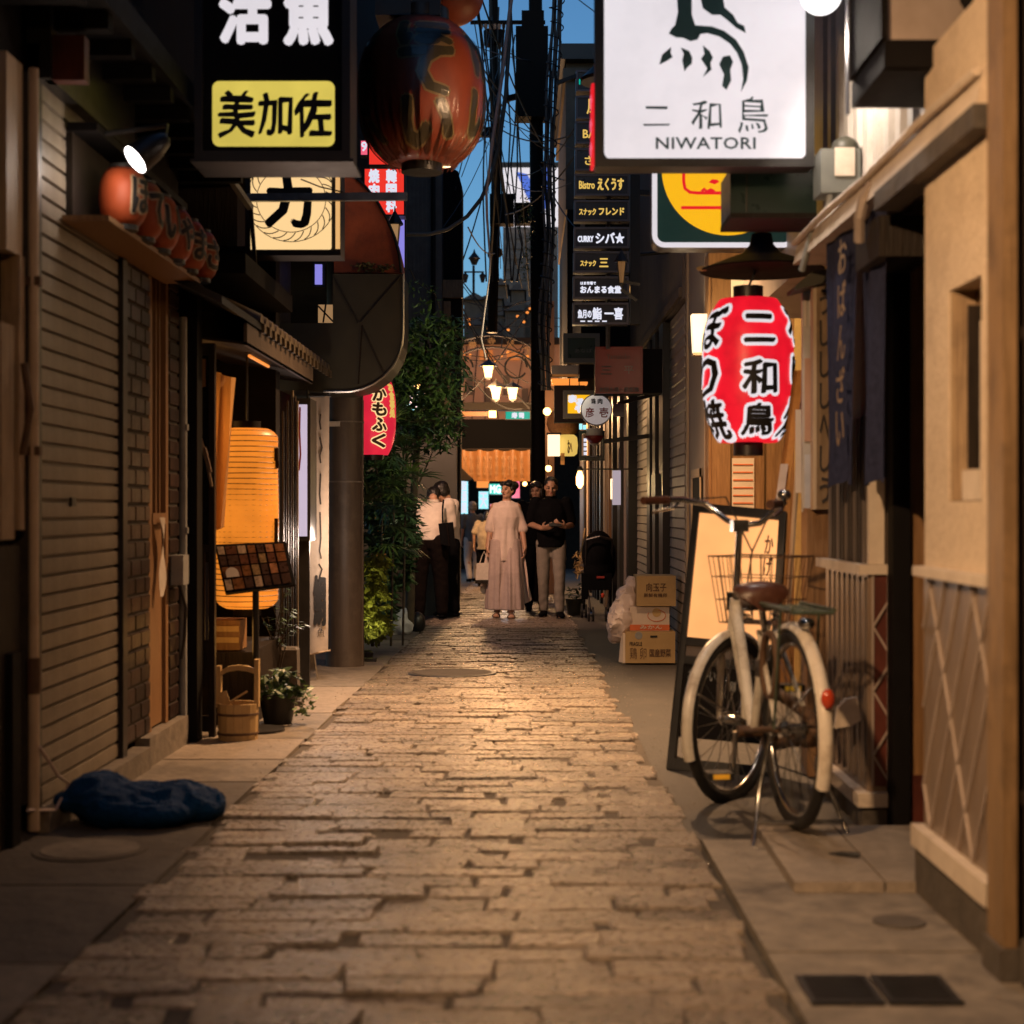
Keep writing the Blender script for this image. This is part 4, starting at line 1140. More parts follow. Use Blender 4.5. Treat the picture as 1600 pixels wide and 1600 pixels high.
# red sign, post lamp and violet light behind them
Y_ = 13.0
s3 = box_sign('red_sign', 'lit red sign with two columns of white characters behind the large lantern', 568, 262, 633, 337, Y_, .2, 'black_metal', 'lit_red_sign', 2, lip=.004)
for x_, s_ in ((577, '焼肉居'), (604, '韓国料')):
    for k, ch in enumerate(s_): sign_text(ch, x_, 265 + k * 23, x_ + 15, 285 + k * 23, Y_, 'lit_letter_white', s3, .006)
s3b = box_sign('red_sign', 'lit orange red sign panel half hidden above the two column red sign', 575, 205, 632, 259, 13.1, .2, 'black_metal', 'lit_red_sign', 2, lip=.004)
s3c = box_sign('pink_sign', 'tiny pink sign beside the top of the red sign', 562, 218, 576, 244, 13.3, .1, 'black_metal', 'lit_rose', 2, lip=.004)
sign_text('9', 565, 222, 573, 236, 13.3, 'lit_letter_white', s3c, .004)
s3d = box_sign('violet_sign', 'thin violet light panel behind the post lantern', 616, 340, 634, 420, 13.4, .1, 'black_metal', 'lit_violet', 2, lip=.004)

def post_lantern(name, label, x_, ytop, ybot, Y, wpx, glass, parent=None, power=0, group=None):
    """old street lantern: hood with a spike, tapered panes, bottom tip"""
    z0_, z1_ = Z(ybot, Y), Z(ytop, Y); cx = X(x_, Y); h = z1_ - z0_; r = wpx / F * Y / 2
    t = thing(name, label, 'street lamp', (cx, Y, z0_), group=group)
    MB().lathe((cx, Y, z0_), [(.02 * r + .002, h), (.12 * r, h * .9), (.5 * r, h * .8), (r, h * .66), (r * 1.02, h * .63)], 8).build('hood', 'black_metal', t)
    for k in range(4):
        a = PI / 4 + k * PI / 2; a2 = a + PI / 2
        q_ = [(cx + rr_ * r * math.cos(b_), Y + rr_ * r * math.sin(b_), z0_ + hh * h) for rr_, hh, b_ in ((.4, .12, a), (.4, .12, a2), (.8, .63, a2), (.8, .63, a))]
        MB().poly(q_).build('pane', glass, t)
        MB().tube([q_[0], q_[3]], .06 * r, 5).build('frame_bar', 'black_metal', t)
    MB().lathe((cx, Y, z0_), [(.08 * r, 0), (.42 * r, .1 * h), (.42 * r, .12 * h)], 8).build('base', 'black_metal', t)
    return t
post_lantern('street_lantern', 'old style lantern with a black hood in front of the violet light', 617, 322, 402, 12.6, 26, 'lit_dim_window')

# balcony bits in the dark between the signs
t = thing('upper_window', 'small lit window pane glimpsed behind the dark duct', 'window', P(508, 488, 11.6))
MB().box(X(497, 11.6), X(521, 11.6), 11.6, 11.62, Z(504, 11.6), Z(476, 11.6)).build('pane', 'lit_dim_window', t)
MB().bar(P(497, 478, 11.58), P(521, 503, 11.58), .012).build('bar', 'black_metal', t)
MB().bar(P(509, 476, 11.58), P(505, 504, 11.58), .012).build('bar', 'black_metal', t)
t = thing('upper_light', 'small violet light strip behind the rope ring sign', 'lamp', P(498, 425, 11.6))
MB().box(X(492, 11.6), X(503, 11.6), 11.6, 11.62, Z(444, 11.6), Z(413, 11.6)).build('strip', 'lit_violet', t)
MB().box(X(488, 11.6), X(507, 11.6), 11.625, 11.66, Z(447, 11.6), Z(409, 11.6)).build('case', 'black_metal', t)
# ================================================================== RIGHT: near stuccoed house
house = thing('stucco_house', 'cream stucco house front with a small niche window and latticed lower wall on the right', 'house', (1.3, 4.5, g(4.5)))
NX = 1.13
# wall with niche opening Y 3.84..4.10
ny0, ny1, nz0, nz1 = 3.80, 4.09, 1.04, 1.60
for y0, y1, z0_, z1_ in ((3.70, ny0, .86, 2.3), (ny1, 4.34, .86, 2.3), (ny0, ny1, .86, nz0), (ny0, ny1, nz1, 2.3)):
    MB().box(NX, NX + .25, y0, y1, z0_, z1_).build('wall', 'cream_stucco', house)
MB().box(NX + .07, NX + .24, ny0 + .002, ny1 - .002, nz0 + .002, nz1 - .002).build('niche_back', 'tan_paint', house)  # darker than the wall: shade of the recess put into the colour
MB().box(NX + .004, NX + .068, ny1 - .016, ny1 - .002, nz0 + .003, nz1 - .003).build('niche_jamb', 'old_wood', house)  # thin lining added in a darker tone to imitate shade on the jamb
MB().box(NX + .02, NX + .068, 3.985, 3.992, nz0 + .085, nz1 - .05).build('niche_bar', 'dark_wood', house)
MB().box(NX + .03, NX + .068, 3.9, 3.915, nz0 + .06, nz1 - .1).build('niche_bar', 'cream_ledge', house)
MB().box(NX + .0, NX + .068, ny0 + .01, 3.97, nz0 + .003, nz0 + .08).build('niche_block', 'cream_ledge', house)
MB().box(NX - .03, NX + .25, 3.68, 4.36, .832, .859).build('ledge', 'cream_ledge', house)
MB().box(NX - .002, NX + .25, 3.70, 4.34, .13, .83).build('dado', 'tile_panel', house)
MB().box(NX - .035, NX + .25, 3.66, 4.36, .07, .129).build('skirting', 'cream_ledge', house)
MB().box(NX - .02, NX + .25, 3.62, 4.37, -.2, .069).build('plinth', 'concrete_dark', house)
# diagonal lattice battens
def batten(y0, z0_, y1, z1_): MB().bar((NX - .006, y0, z0_), (NX - .006, y1, z1_), .007, .007, up=(1, 0, 0)).build('batten', 'cream_siding', house)
zt_, zb_ = .825, .135
for i in range(10):
    ya = 3.45 + i * .135
    # steep diagonals both ways, cut to the panel
    for s_ in (1, -1):
        a = (ya, zb_); b = (ya + s_ * .42, zt_)
        lo, hi = 3.71, 4.33
        t0, t1 = 0.0, 1.0
        dy = b[0] - a[0]
        ta = (lo - a[0]) / dy; tb = (hi - a[0]) / dy
        t0 = max(t0, min(ta, tb)); t1 = min(t1, max(ta, tb))
        if t1 - t0 > .12 and (s_ == -1 or i % 3 == 0):
            batten(a[0] + dy * t0, zb_ + (zt_ - zb_) * t0, a[0] + dy * t1, zb_ + (zt_ - zb_) * t1)
# big tan corner post and downpipe next to the camera
post = thing('corner_post', 'large tan painted corner post at the right edge of the view', 'post', (1.1, 3.55, g(3.55)))
MB().box(1.09, 1.122, 3.50, 3.62, .02, 3.2).build('shaft', 'tan_paint', post)
MB().box(1.124, 1.32, 3.52, 3.62, .02, 3.2).build('inner_board', 'dark_wood', post)
MB().box(1.08, 1.33, 3.49, 3.63, -.2, .019).build('foot', 'concrete_dark', post)
MB().tube([(1.155, 3.46, -.02), (1.155, 3.46, 3.2)], .03, 14).build('downpipe', 'dark_wood', post, smooth=50)
for z in (.35, 1.4): MB().lathe((1.155, 3.46, z), [(.031, 0), (.036, .005), (.036, .03), (.031, .035)], 14).build('collar', 'dark_wood', post, smooth=40)
MB().box(1.14, 1.4, 3.3, 3.44, -.2, 3.2).build('dark_board', 'dark_wood', post)
MB().box(1.12, 1.5, 3.2, 3.47, -.2, .05).build('stone_foot', 'concrete_dark', post)
# doorway
dw = thing('doorway', 'dark doorway with a brown door panel between the latticed walls on the right', 'door', (1.35, 5.35, g(5.35)))
MB().box(1.265, 1.325, 5.28, 5.36, -.1, 2.1).build('jamb', 'black_paint', dw)
MB().box(1.325, 1.39, 5.31, 5.36, .1, 2.1).build('door_panel', 'warm_wood', dw)
MB().box(1.325, 1.39, 5.305, 5.36, -.1, .1).build('kick_plate', 'red_wood', dw)
MB().box(1.39, 1.45, 5.26, 5.36, -.1, 2.1).build('jamb', 'black_paint', dw)
MB().box(1.45, 1.5, 4.34, 5.36, -.1, 2.1).build('side_wall', 'dark_wood', dw)
MB().box(1.262, 1.5, 5.27, 5.37, 2.1, 2.2).build('lintel', 'dark_wood', dw)
# pilaster block with ledge, slatted window above
pl = thing('house_front', 'narrow house front with ribbed window and pinkish tiled lower wall behind the bicycle', 'house', (1.35, 5.75, g(5.75)))
PX = 1.2
MB().box(PX, 1.6, 5.38, 6.12, .03, .79).build('dado', 'tile_panel', pl)
for k in range(8): MB().box(PX - .006, PX - .0005, 5.40 + k * .09, 5.405 + k * .09, .05, .78).build('tile_joint', 'mauve_wall', pl)
MB().box(PX - .035, 1.6, 5.355, 6.15, .791, .825).build('ledge', 'cream_ledge', pl)
MB().box(PX - .04, 1.6, 5.35, 6.15, -.02, .029).build('skirting', 'cream_ledge', pl)
MB().box(PX - .02, 1.6, 5.37, 6.15, -.3, -.021).build('plinth', 'concrete_dark', pl)
MB().box(PX + .03, 1.6, 5.40, 6.12, .826, 2.05).build('wall', 'brown_wall', pl)
for k in range(13): MB().box(PX + .004, PX + .029, 5.47 + k * .05, 5.49 + k * .05, .826, 1.35).build('slat', 'dark_wood' if k % 3 else 'mauve_wall', pl)
MB().box(PX + .005, PX + .06, 5.382, 5.405, .826, 2.05).build('corner_trim', 'cream_ledge', pl)
MB().box(PX + .061, 1.262, 5.385, 5.4, .826, 2.05).build('end_panel', 'brown_wall', pl)
# zigzag trellis on the end face towards the camera
yt = 5.372
MB().box(PX + .012, PX + .02, yt - .006, yt, .05, .79).build('trellis_bar', 'cream_siding', pl)
MB().box(PX + .066, PX + .073, yt - .006, yt, .05, .79).build('trellis_bar', 'cream_siding', pl)
MB().box(PX + .02, PX + .066, yt + .001, yt + .006, .05, .79).build('trellis_back', 'red_wood', pl)
zz = .07
while zz < .72:
    MB().bar((PX + .016, yt - .004, zz + .09), (PX + .07, yt - .004, zz), .006, .006, up=(0, 1, 0)).build('trellis_bar', 'cream_siding', pl)
    MB().bar((PX + .016, yt - .0115, zz + .09), (PX + .07, yt - .0115, zz + .18), .006, .006, up=(0, 1, 0)).build('trellis_bar', 'cream_siding', pl)
    zz += .225
t = thing('stone_ornament', 'small rounded stone leaning at the foot of the tiled wall behind the bicycle', 'stone', (1.12, 5.5, .2))
MB().prism([(1.10, 5.45, .24), (1.11, 5.45, .31), (1.14, 5.45, .345), (1.18, 5.45, .35), (1.195, 5.45, .27), (1.16, 5.45, .25)], (0, .03, 0)).build('stone', 'cream_ledge', t)
# ledge beam and canopy over the doors
bm_ = thing('canopy_beam', 'long pale beam running above the doorway and curtain on the right', 'beam', (1.15, 4.8, 2.0))
MB().add([(1.1, 3.75, 2.0), (1.1, 6.3, 2.02), (1.3, 6.3, 2.02), (1.3, 3.75, 2.0), (1.12, 3.75, 2.1), (1.12, 6.3, 2.12), (1.3, 6.3, 2.15), (1.3, 3.75, 2.13)],
         [(0, 3, 2, 1), (4, 5, 6, 7), (0, 1, 5, 4), (1, 2, 6, 5), (2, 3, 7, 6), (3, 0, 4, 7)]).build('beam', 'cream_ledge', bm_)
MB().tube([(1.104, 3.75, 2.09), (1.1, 4.3, 2.098), (1.105, 5.0, 2.094), (1.1, 5.6, 2.105), (1.104, 6.3, 2.108)], .013, 6).build('trim', 'cream_ledge', bm_, smooth=50)
MB().box(1.08, 1.16, 3.7, 4.75, 1.94, 1.998).build('fascia', 'concrete_dark', bm_)
MB().tube([(1.10, 5.05, 1.9), (1.09, 5.0, 1.97), (1.1, 4.98, 2.03), (1.12, 4.94, 2.07)], .018, 7).build('bracket', 'cream_siding', bm_)
MB().box(1.12, 1.3, 4.86, 5.2, 1.82, 1.95).build('noren_box', 'dark_wood', bm_)
# white metal facade above
fc = thing('upper_facade', 'white ribbed metal facade with conduit and holes above the canopy on the right', 'facade', (1.3, 5.2, 2.15))
MB().box(1.31, 1.8, 3.7, 9.2, 2.16, 4.2).build('wall', 'white_metal', fc)
MB().box(1.33, 3.8, 3.2, 9.25, 4.21, 7.5).build('upper_wall', 'dark_wall', fc)
for k in range(13):
    y_ = 4.55 + k * .17
    MB().add([(1.309, y_, 2.16), (1.285, y_ + .03, 2.16), (1.285, y_ + .1, 2.16), (1.309, y_ + .13, 2.16), (1.309, y_, 4.1), (1.285, y_ + .03, 4.1), (1.285, y_ + .1, 4.1), (1.309, y_ + .13, 4.1)],
             [(0, 1, 5, 4), (1, 2, 6, 5), (2, 3, 7, 6), (4, 5, 6, 7)]).build('rib', 'white_metal', fc)
MB().box(1.27, 1.309, 3.72, 4.5, 2.17, 2.5).build('panel', 'cream_ledge', fc)
for y_, z_ in ((4.36, 2.34), (4.36, 2.2), (4.05, 2.38)):
    MB().lathe((1.268, y_, z_), [(.03, 0), (.03, .004)], 14, Matrix.Rotation(R(-90), 3, 'Y')).build('hole', 'dark_wood', fc)
for y_ in (4.2, 4.0): MB().tube([(1.24, y_, 2.17), (1.24, y_, 2.32), (1.24, y_ - .04, 2.42)], .022, 8).build('conduit', 'cream_ledge', fc, smooth=50)
mt = thing('meter_box', 'grey metering box with a small lit window below the white ribbed facade', 'meter box', (1.2, 6.0, 2.3))
Ym = 5.85
MB().box(X(1283, Ym), X(1345, Ym), Ym, Ym + .16, Z(300, Ym), Z(232, Ym)).build('case', 'grey_frame', mt)
MB().ell((X(1325, Ym), Ym + .06, Z(228, Ym)), (.055, .06, .05), 14, 8).build('dome', 'olive_metal', mt, smooth=60)
MB().box(X(1304, Ym), X(1335, Ym), Ym - .008, Ym - .001, Z(275, Ym), Z(231, Ym)).build('window', 'cream_ledge', mt)
MB().tube([(X(1300, Ym), Ym + .05, Z(300, Ym)), (X(1296, Ym), Ym + .05, Z(330, Ym)), (X(1280, Ym), Ym + .1, Z(345, Ym)), (X(1268, Ym), Ym + .2, Z(410, Ym))], .014, 7).build('cable', 'grey_pipe', mt, smooth=60)
MB().tube([(X(1322, Ym), Ym + .05, Z(300, Ym)), (X(1316, Ym), Ym + .06, Z(340, Ym)), (X(1290, Ym), Ym + .15, Z(380, Ym))], .01, 7).build('cable', 'cable', mt, smooth=60)
# projecting bay at the top right
bay = thing('bay_box', 'black framed projecting box with a beige blind at the top right', 'window', (1.05, 4.2, 2.2))
Yb = 4.25
MB().box(.995, 1.5, Yb, Yb + .02, Z(104, Yb), Z(62, Yb)).build('bottom_frame', 'black_paint', bay)
MB().box(.985, 1.004, Yb - .005, Yb + .43, Z(60, Yb), Z(-120, Yb)).build('side_frame', 'black_paint', bay)
MB().box(1.006, 1.5, Yb + .01, Yb + .018, Z(60, Yb), Z(-120, Yb)).build('blind', 'cream_siding', bay)
MB().box(.995, 1.5, Yb + .021, Yb + .43, Z(106, Yb), Z(64, Yb)).build('floor', 'black_paint', bay)
MB().ell((X(1560, Yb), Yb - .03, Z(-5, Yb)), (.12, .03, .09), 18, 10).build('dark_fitting', 'black_paint', bay, smooth=60)
MB().box(.978, .984, Yb + .4, Yb + .43, Z(118, Yb), Z(-120, Yb)).build('glass_edge', 'sign_edge', bay)

# noren
no = thing('noren_curtain', 'dark navy shop curtain of two split panels hanging at the doorway on the right', 'curtain', (1.15, 5.3, 1.1))
def noren(y0, y1, x0, x1, flare):
    return MB().grid(lambda u, v: (x0 + (x1 - x0) * u + .015 * math.sin(u * 10 + v * 1.5) * (.4 + v) - .02 * v * flare, y0 + (y1 - y0) * u, 2.03 - .92 * v - .012 * math.sin(u * 7)), 18, 14)
noren(5.78, 5.33, 1.135, 1.16, .4).build('panel', 'navy_cloth', no, smooth=60)
noren(5.31, 4.86, 1.165, 1.15, -.2).build('panel', 'navy_cloth', no, smooth=60)
MB().tube([(1.15, 4.8, 2.035), (1.14, 5.85, 2.035)], .012, 8).build('rod', 'pale_wood', no)
for k, ch in enumerate('おばんざい'):
    lt = lettering(ch, (1.115, 5.40, 1.84 - k * .15), (.004, -.11, 0), (0, 0, .12), .002, n=Vector((-1, 0, 0)), lift=.012 + .002 * k)
    lt.build('lettering', 'old_wood', no)
# vertical shop board with its little roof, and the posters beside it
vb = thing('shop_board', 'tall narrow wooden signboard with dark script under a little roof beside the navy curtain', 'sign', (1.25, 6.4, 1.0))
Yv = 6.4
MB().box(X(1276, Yv), X(1300, Yv), Yv, Yv + .05, Z(796, Yv), Z(442, Yv)).build('board', 'tan_paint', vb)
MB().box(X(1270, Yv), X(1276, Yv) - .001, Yv - .006, Yv + .05, Z(796, Yv), Z(442, Yv)).build('edge', 'pale_wood', vb)
MB().prism([(X(1240, Yv), Yv - .04, Z(455, Yv)), (X(1302, Yv), Yv - .04, Z(440, Yv)), (X(1302, Yv), Yv - .04, Z(422, Yv)), (X(1268, Yv), Yv - .04, Z(425, Yv)), (X(1240, Yv), Yv - .04, Z(449, Yv))], (0, .2, 0)).build('roof', 'olive_metal', vb)
for k, ch in enumerate('うしししへしう'):
    sign_text(ch, 1281, 452 + k * 49, 1296, 492 + k * 49, Yv, 'ink', vb, .002)
ps = thing('poster_case', 'clear poster case with pinkish paper left of the narrow signboard', 'poster', (1.2, 6.55, 1.0))
Yq = 6.55
MB().box(X(1254, Yq), X(1271, Yq), Yq, Yq + .03, Z(800, Yq), Z(452, Yq)).build('back', 'white_metal', ps)
MB().box(X(1257, Yq), X(1268, Yq), Yq - .008, Yq - .001, Z(690, Yq), Z(560, Yq)).build('paper', 'skin', ps)
MB().box(X(1257, Yq), X(1269, Yq), Yq - .008, Yq - .001, Z(798, Yq), Z(710, Yq)).build('paper', 'plastic_bag', ps)
for x_ in (1256, 1264): MB().box(X(x_, Yq), X(x_ + 3, Yq), Yq - .012, Yq - .009, Z(510, Yq), Z(462, Yq)).build('highlight_strip', 'card_white', ps)
for x0, x1, mt_ in ((1254, 1262, 'plastic_bag_white'), (1243, 1253, 'card_white')):
    MB().box(X(x0, 6.7), X(x1, 6.7), 6.7, 6.705, Z(770, 6.7), Z(640, 6.7)).build('paper', mt_, ps)
wp = thing('timber_post', 'square brown timber post below the narrow signboard behind the bicycle', 'post', (1.2, 6.5, g(6.5)))
MB().box(X(1262, 6.45), X(1296, 6.45), 6.46, 6.6, g(6.5), Z(794, 6.45)).build('shaft', 'warm_wood', wp)
nb = thing('leaning_banner', 'slanting narrow orange and pink banner strip right of the red lantern', 'banner', (1.15, 6.8, 1.0))
Yn = 6.85
MB().grid(lambda u, v: (X(1240 - 28 * v + 17 * u, Yn), Yn + .03 * math.sin(u * 3), Z(578 + 214 * v, Yn)), 4, 14).build('cloth', 'orange_cloth', nb, smooth=60)
MB().grid(lambda u, v: (X(1219 - 9 * v + 12 * u, Yn), Yn - .012, Z(725 + 65 * v, Yn)), 3, 5).build('lower_cloth', 'plastic_bag_white', nb)
MB().tube([P(1258, 560, Yn + .04), P(1228, 1000, Yn + .04)], .012, 6).build('pole', 'pale_wood', nb)

# entrance of the chicken restaurant
en = thing('restaurant_entrance', 'warm wooden restaurant entrance behind the red paper lantern', 'restaurant', (1.2, 8.2, g(8.2)))
EY = 10.4
MB().box(1.245, 2.2, EY, EY + .2, -.4, 2.75).build('back_wall', 'warm_wood', en)
MB().box(1.9, 2.1, 6.2, EY, -.3, 3.0).build('side_wall', 'dark_wood', en)
for x0, x1, mt_, d_ in ((1112, 1140, 'warm_wood', .03), (1180, 1192, 'warm_wood', .04), (1196, 1240, 'warm_wood', .02), (1240, 1252, 'gold_paint', .035)):
    MB().box(X(x0, EY), X(x1, EY), EY - d_, EY - .001, -.3, 2.6).build('plank', mt_, en)
MB().box(X(1143, EY), X(1178, EY), EY - .012, EY - .002, Z(800, EY), Z(716, EY)).build('menu_paper', 'card_white', en)
for k in range(6):
    MB().box(X(1145, EY), X(1176, EY), EY - .016, EY - .0125, Z(727 + k * 12, EY), Z(725 + k * 12, EY)).build('menu_line', 'card_orange', en)
MB().box(X(1142, EY), X(1179, EY), EY - .03, EY - .002, Z(470, EY), Z(424, EY)).build('lit_notice', 'lit_cream', en)
MB().box(X(1112, EY), X(1196, EY), EY - .02, EY - .001, -.2, .3).build('kick_board', 'warm_wood', en)
# plywood front facing the street
MB().box(1.24, 1.5, 10.605, 11.65, -.4, 2.95).build('ply_wall', 'ply', en)
MB().box(1.225, 1.239, 11.6, 11.7, -.4, 2.95).build('corner_trim', 'pale_wood', en)
MB().box(1.232, 1.2395, 10.62, 11.6, 2.23, 2.36).build('band', 'cream_siding', en)
MB().box(1.224, 1.2395, 10.7, 11.2, .43, 1.24).build('service_hatch', 'black_paint', en)
for a_, b_, c_, d_ in ((10.66, 10.7, .4, 1.3), (11.2, 11.24, .4, 1.3), (10.66, 11.24, 1.24, 1.3)):
    MB().box(1.215, 1.2235, a_, b_, c_, d_).build('hatch_frame', 'pale_wood', en)
wl = thing('wall_lamp', 'small lit box lamp on the plywood wall left of the red lantern', 'lamp', (1.2, 10.6, 2.15))
Yw = 10.55
MB().add([(X(1083, Yw), Yw - .05, Z(551, Yw)), (X(1105, Yw), Yw - .05, Z(551, Yw)), (X(1105, Yw), Yw + .06, Z(551, Yw)), (X(1083, Yw), Yw + .06, Z(551, Yw)), (X(1080, Yw), Yw - .06, Z(492, Yw)), (X(1108, Yw), Yw - .06, Z(492, Yw)), (X(1108, Yw), Yw + .06, Z(492, Yw)), (X(1080, Yw), Yw + .06, Z(492, Yw))],
         [(0, 3, 2, 1), (4, 5, 6, 7), (0, 1, 5, 4), (1, 2, 6, 5), (2, 3, 7, 6), (3, 0, 4, 7)]).build('shade', 'lit_wall_lamp', wl)
MB().box(X(1082, Yw), X(1106, Yw), Yw - .052, Yw + .06, Z(556, Yw), Z(552, Yw)).build('base', 'pale_wood', wl)
point_light('wall_lamp_light', (X(1094, Yw) - .14, Yw - .25, Z(520, Yw)), 7, (1, .72, .42), .05)
point_light('assumed_entrance_light', (1.5, 9.6, 2.2), 30, (1, .62, .25), .06)  # unseen source, assumed from the golden light on the entrance wood

# lampshade roof over the red lantern, the lantern itself
Y_ = 7.0
sh = thing('lantern_roof', 'black conical metal shade hanging above the red paper lantern', 'lampshade', P(1190, 420, Y_))
c = P(1190, 424, Y_)
MB().lathe(c, [(.28, .0), (.285, .006), (.16, .055), (.09, .08), (.055, .12), (.045, .17), (.02, .18)], 40).build('shade', 'black_paint', sh, smooth=50)
MB().tube([P(1190, 375, Y_), P(1190, 335, Y_)], .016, 8).build('stem', 'black_metal', sh)
for s_ in (-1, 1): MB().ell(c + Vector((s_ * .272, -.03, .008)), (.03, .02, .012), 10, 6).build('tip', 'gold_paint', sh, smooth=60)
c = P(1169, 580, Y_)
def rl(z):
    k = abs(z) / .34
    return .207 * (1 - .42 * max(0, k) ** 3.2)
ln = thing('red_lantern', 'glowing red paper lantern with three white edged characters on the right', 'lantern', (c.x, c.y, c.z - .37))
NR = 40
MB().lathe(c, [(rl(-.325 + .65 * j / (NR * 2)) * (1 - .0055 * (1 + math.cos(PI * j))), -.325 + .65 * j / (NR * 2)) for j in range(NR * 2 + 1)], 40).build('shade', 'lit_red', ln, smooth=80)
MB().lathe(c, [(.068, .322), (.068, .385), (.06, .385)], 24).build('cap', 'black_metal', ln, smooth=40)
MB().lathe(c, [(.068, -.385), (.068, -.322)], 24).build('cap', 'black_metal', ln, smooth=40)
MB().tube([c + Vector((0, 0, .38)), P(1180, 424, Y_)], .006, 5).build('hook', 'black_metal', ln)
jobs = [('二', 7, .115, .235, .13), ('和', 7, -.115, .03, .15), ('鳥', 6, -.295, -.16, .135),
        ('ぼ', -68, .09, .28, .17), ('り', -72, -.12, .06, .17), ('焼', -66, -.31, -.14, .16), ('ろ', 80, .12, .27, .17), ('り', 82, -.1, .06, .17), ('焼', 74, -.3, -.14, .16)]
for ch, an, za_, zb_, w_ in jobs:
    for mat_, bold, lift in (('lit_white', .02, .001), ('ink_black', .005, .0042)):
        lt = lettering(ch, (-w_ / 2, 0, za_), (w_, 0, 0), (0, 0, zb_ - za_), bold, n=Vector((0, -1, 0)), lift=0, copies=12, brush=.06)
        wr = wrap_lantern(lt, (0, 0, 0), rl, lift)
        m3 = Matrix.Rotation(R(an), 3, 'Z')
        wr.v = [c + m3 @ v for v in wr.v]
        wr.build('lettering', mat_, ln)

# big white sign
Y_ = 6.0
bs_ = box_sign('restaurant_sign', 'large white lit box sign with a dark bird emblem and lettering at the top', 929, -90, 1271, 262, Y_, .12, 'black_metal', None, 13, case='black_metal')
MB().prism(rrect(X(944, Y_), X(1259, Y_), Z(249, Y_), Z(-75, Y_), .03, Y_ - .008), (0, .008, 0)).build('face', 'lit_white', bs_)
tq = M('teal_ink', (.012, .06, .075), rough=.5, bump=0)
def crop4(pts): return [P(1000 + x_ / 2.667, y_ / 2.667, Y_ - .011) for x_, y_ in pts]
emb = [[(150, -60), (215, -60), (216, 60), (230, 105), (300, 110), (350, 128), (400, 165), (432, 215), (453, 280), (446, 335), (420, 385), (430, 330), (424, 270), (404, 220), (375, 182), (330, 152), (280, 138), (252, 142), (240, 165), (210, 172), (180, 158), (150, 156), (120, 140), (132, 118), (146, 105), (158, 50)],
       [(240, -60), (340, -60), (352, 30), (388, 62), (407, 95), (435, 108), (441, 138), (400, 116), (365, 85), (335, 62), (300, 62), (262, 35)],
       [(80, 270), (92, 228), (130, 195), (128, 222), (136, 238), (112, 254)], [(170, 198), (205, 212), (218, 240), (216, 265), (198, 280), (185, 298), (176, 250), (182, 225)],
       [(262, 188), (290, 212), (304, 240), (294, 262), (298, 290), (262, 322), (280, 285), (254, 245), (268, 225)], [(330, 268), (345, 236), (375, 230), (388, 258), (376, 290), (380, 335), (360, 375), (342, 358), (350, 310), (340, 290)]]
for e_ in emb: MB().poly(list(reversed(crop4(e_)))).build('emblem', tq, bs_)
for ch, a, b, c_, d in (('二', 1006, 167, 1046, 197), ('和', 1080, 158, 1128, 202), ('鳥', 1152, 150, 1200, 208)):
    sign_text(ch, a, b, c_, d, Y_ - .009, tq, bs_, 0, brush=.09)
sign_text('NIWATORI', 1025, 215, 1180, 233, Y_ - .009, tq, bs_, .0012, spacing=1.05)
# red lit strip along its left side
MB().box(X(929, Y_) - .012, X(929, Y_) - .001, Y_ + .0, Y_ + .1, Z(258, Y_), Z(130, Y_)).build('side_light', 'lit_sign_red', bs_)
for k in range(3): MB().ell((X(929, Y_) - .012, Y_ + .03, Z(157 + k * 37, Y_)), (.006, .034, .03), 10, 6).build('side_letter', 'lit_rose', bs_)
gb = thing('globe_lamp', 'white globe lamp at the upper right corner of the white bird sign', 'lamp', P(1282, -8, 5.9))
MB().ell(P(1283, -10, 5.82), (.08, .08, .08), 22, 14).build('globe', 'lit_white_hot', gb, smooth=80)
MB().tube([P(1282, -45, 5.9), P(1282, -90, 5.9)], .012, 6).build('stem', 'black_metal', gb)
spot_light('globe_light', (.93, 5.6, 2.72), (1.31, 5.5, 2.5), 36, (1, .84, .7), 165, .3, .07)
db = thing('dark_box', 'dark green box hanging under the white bird sign', 'box', P(1208, 338, 6.3))
MB().box(X(1141, 6.3), X(1276, 6.3), 6.3, 6.6, Z(333, 6.3), Z(262, 6.3)).build('case', 'sign_green_dark', db)
MB().box(X(1141, 6.3), X(1276, 6.3), 6.29, 6.62, Z(341, 6.3), Z(333, 6.3) - .001).build('bottom_trim', 'dark_wood', db)
MB().box(X(1165, 6.3), X(1168, 6.3), 6.296, 6.299, Z(331, 6.3), Z(270, 6.3)).build('seam', 'olive_metal', db)
# yellow disc sign
Y_ = 7.7
ys = thing('yellow_sign', 'dark green lit sign with a yellow disc and white neon border under the white sign', 'sign', P(1130, 388, Y_))
xa, xb, za, zb = X(1020, Y_), X(1242, Y_), Z(386, Y_), Z(165, Y_)
MB().prism(rrect(xa, xb, za, zb, .05, Y_ + .01), (0, .16, 0)).build('case', 'black_metal', ys)
MB().prism(rrect(xa + .02, xb - .02, za + .02, zb - .02, .045, Y_), (0, .009, 0)).build('face', 'lit_dark_green', ys)
MB().tube([Vector(p) + Vector((0, -.014, 0)) for p in rrect(xa + .008, xb - .008, za + .008, zb - .008, .05, Y_)], .013, 8, closed=True).build('neon_border', 'lit_white', ys, smooth=60)
cc = P(1137, 265, Y_); rr_ = 103 / F * Y_
MB().poly([(cc.x + rr_ * math.sin(2 * PI * k / 60), Y_ - .004, cc.z + rr_ * math.cos(2 * PI * k / 60)) for k in range(60)][::-1]).build('disc', 'lit_yellow_deep', ys)
def rs_(pts, w, **k): return stroke([((a - 1020) / 222, (386 - b) / 221) for a, b in pts], w, (xa, Y_ - .005, za), (xb - xa, 0, 0), (0, 0, zb - za), (0, -1, 0), **k)
red = MB()
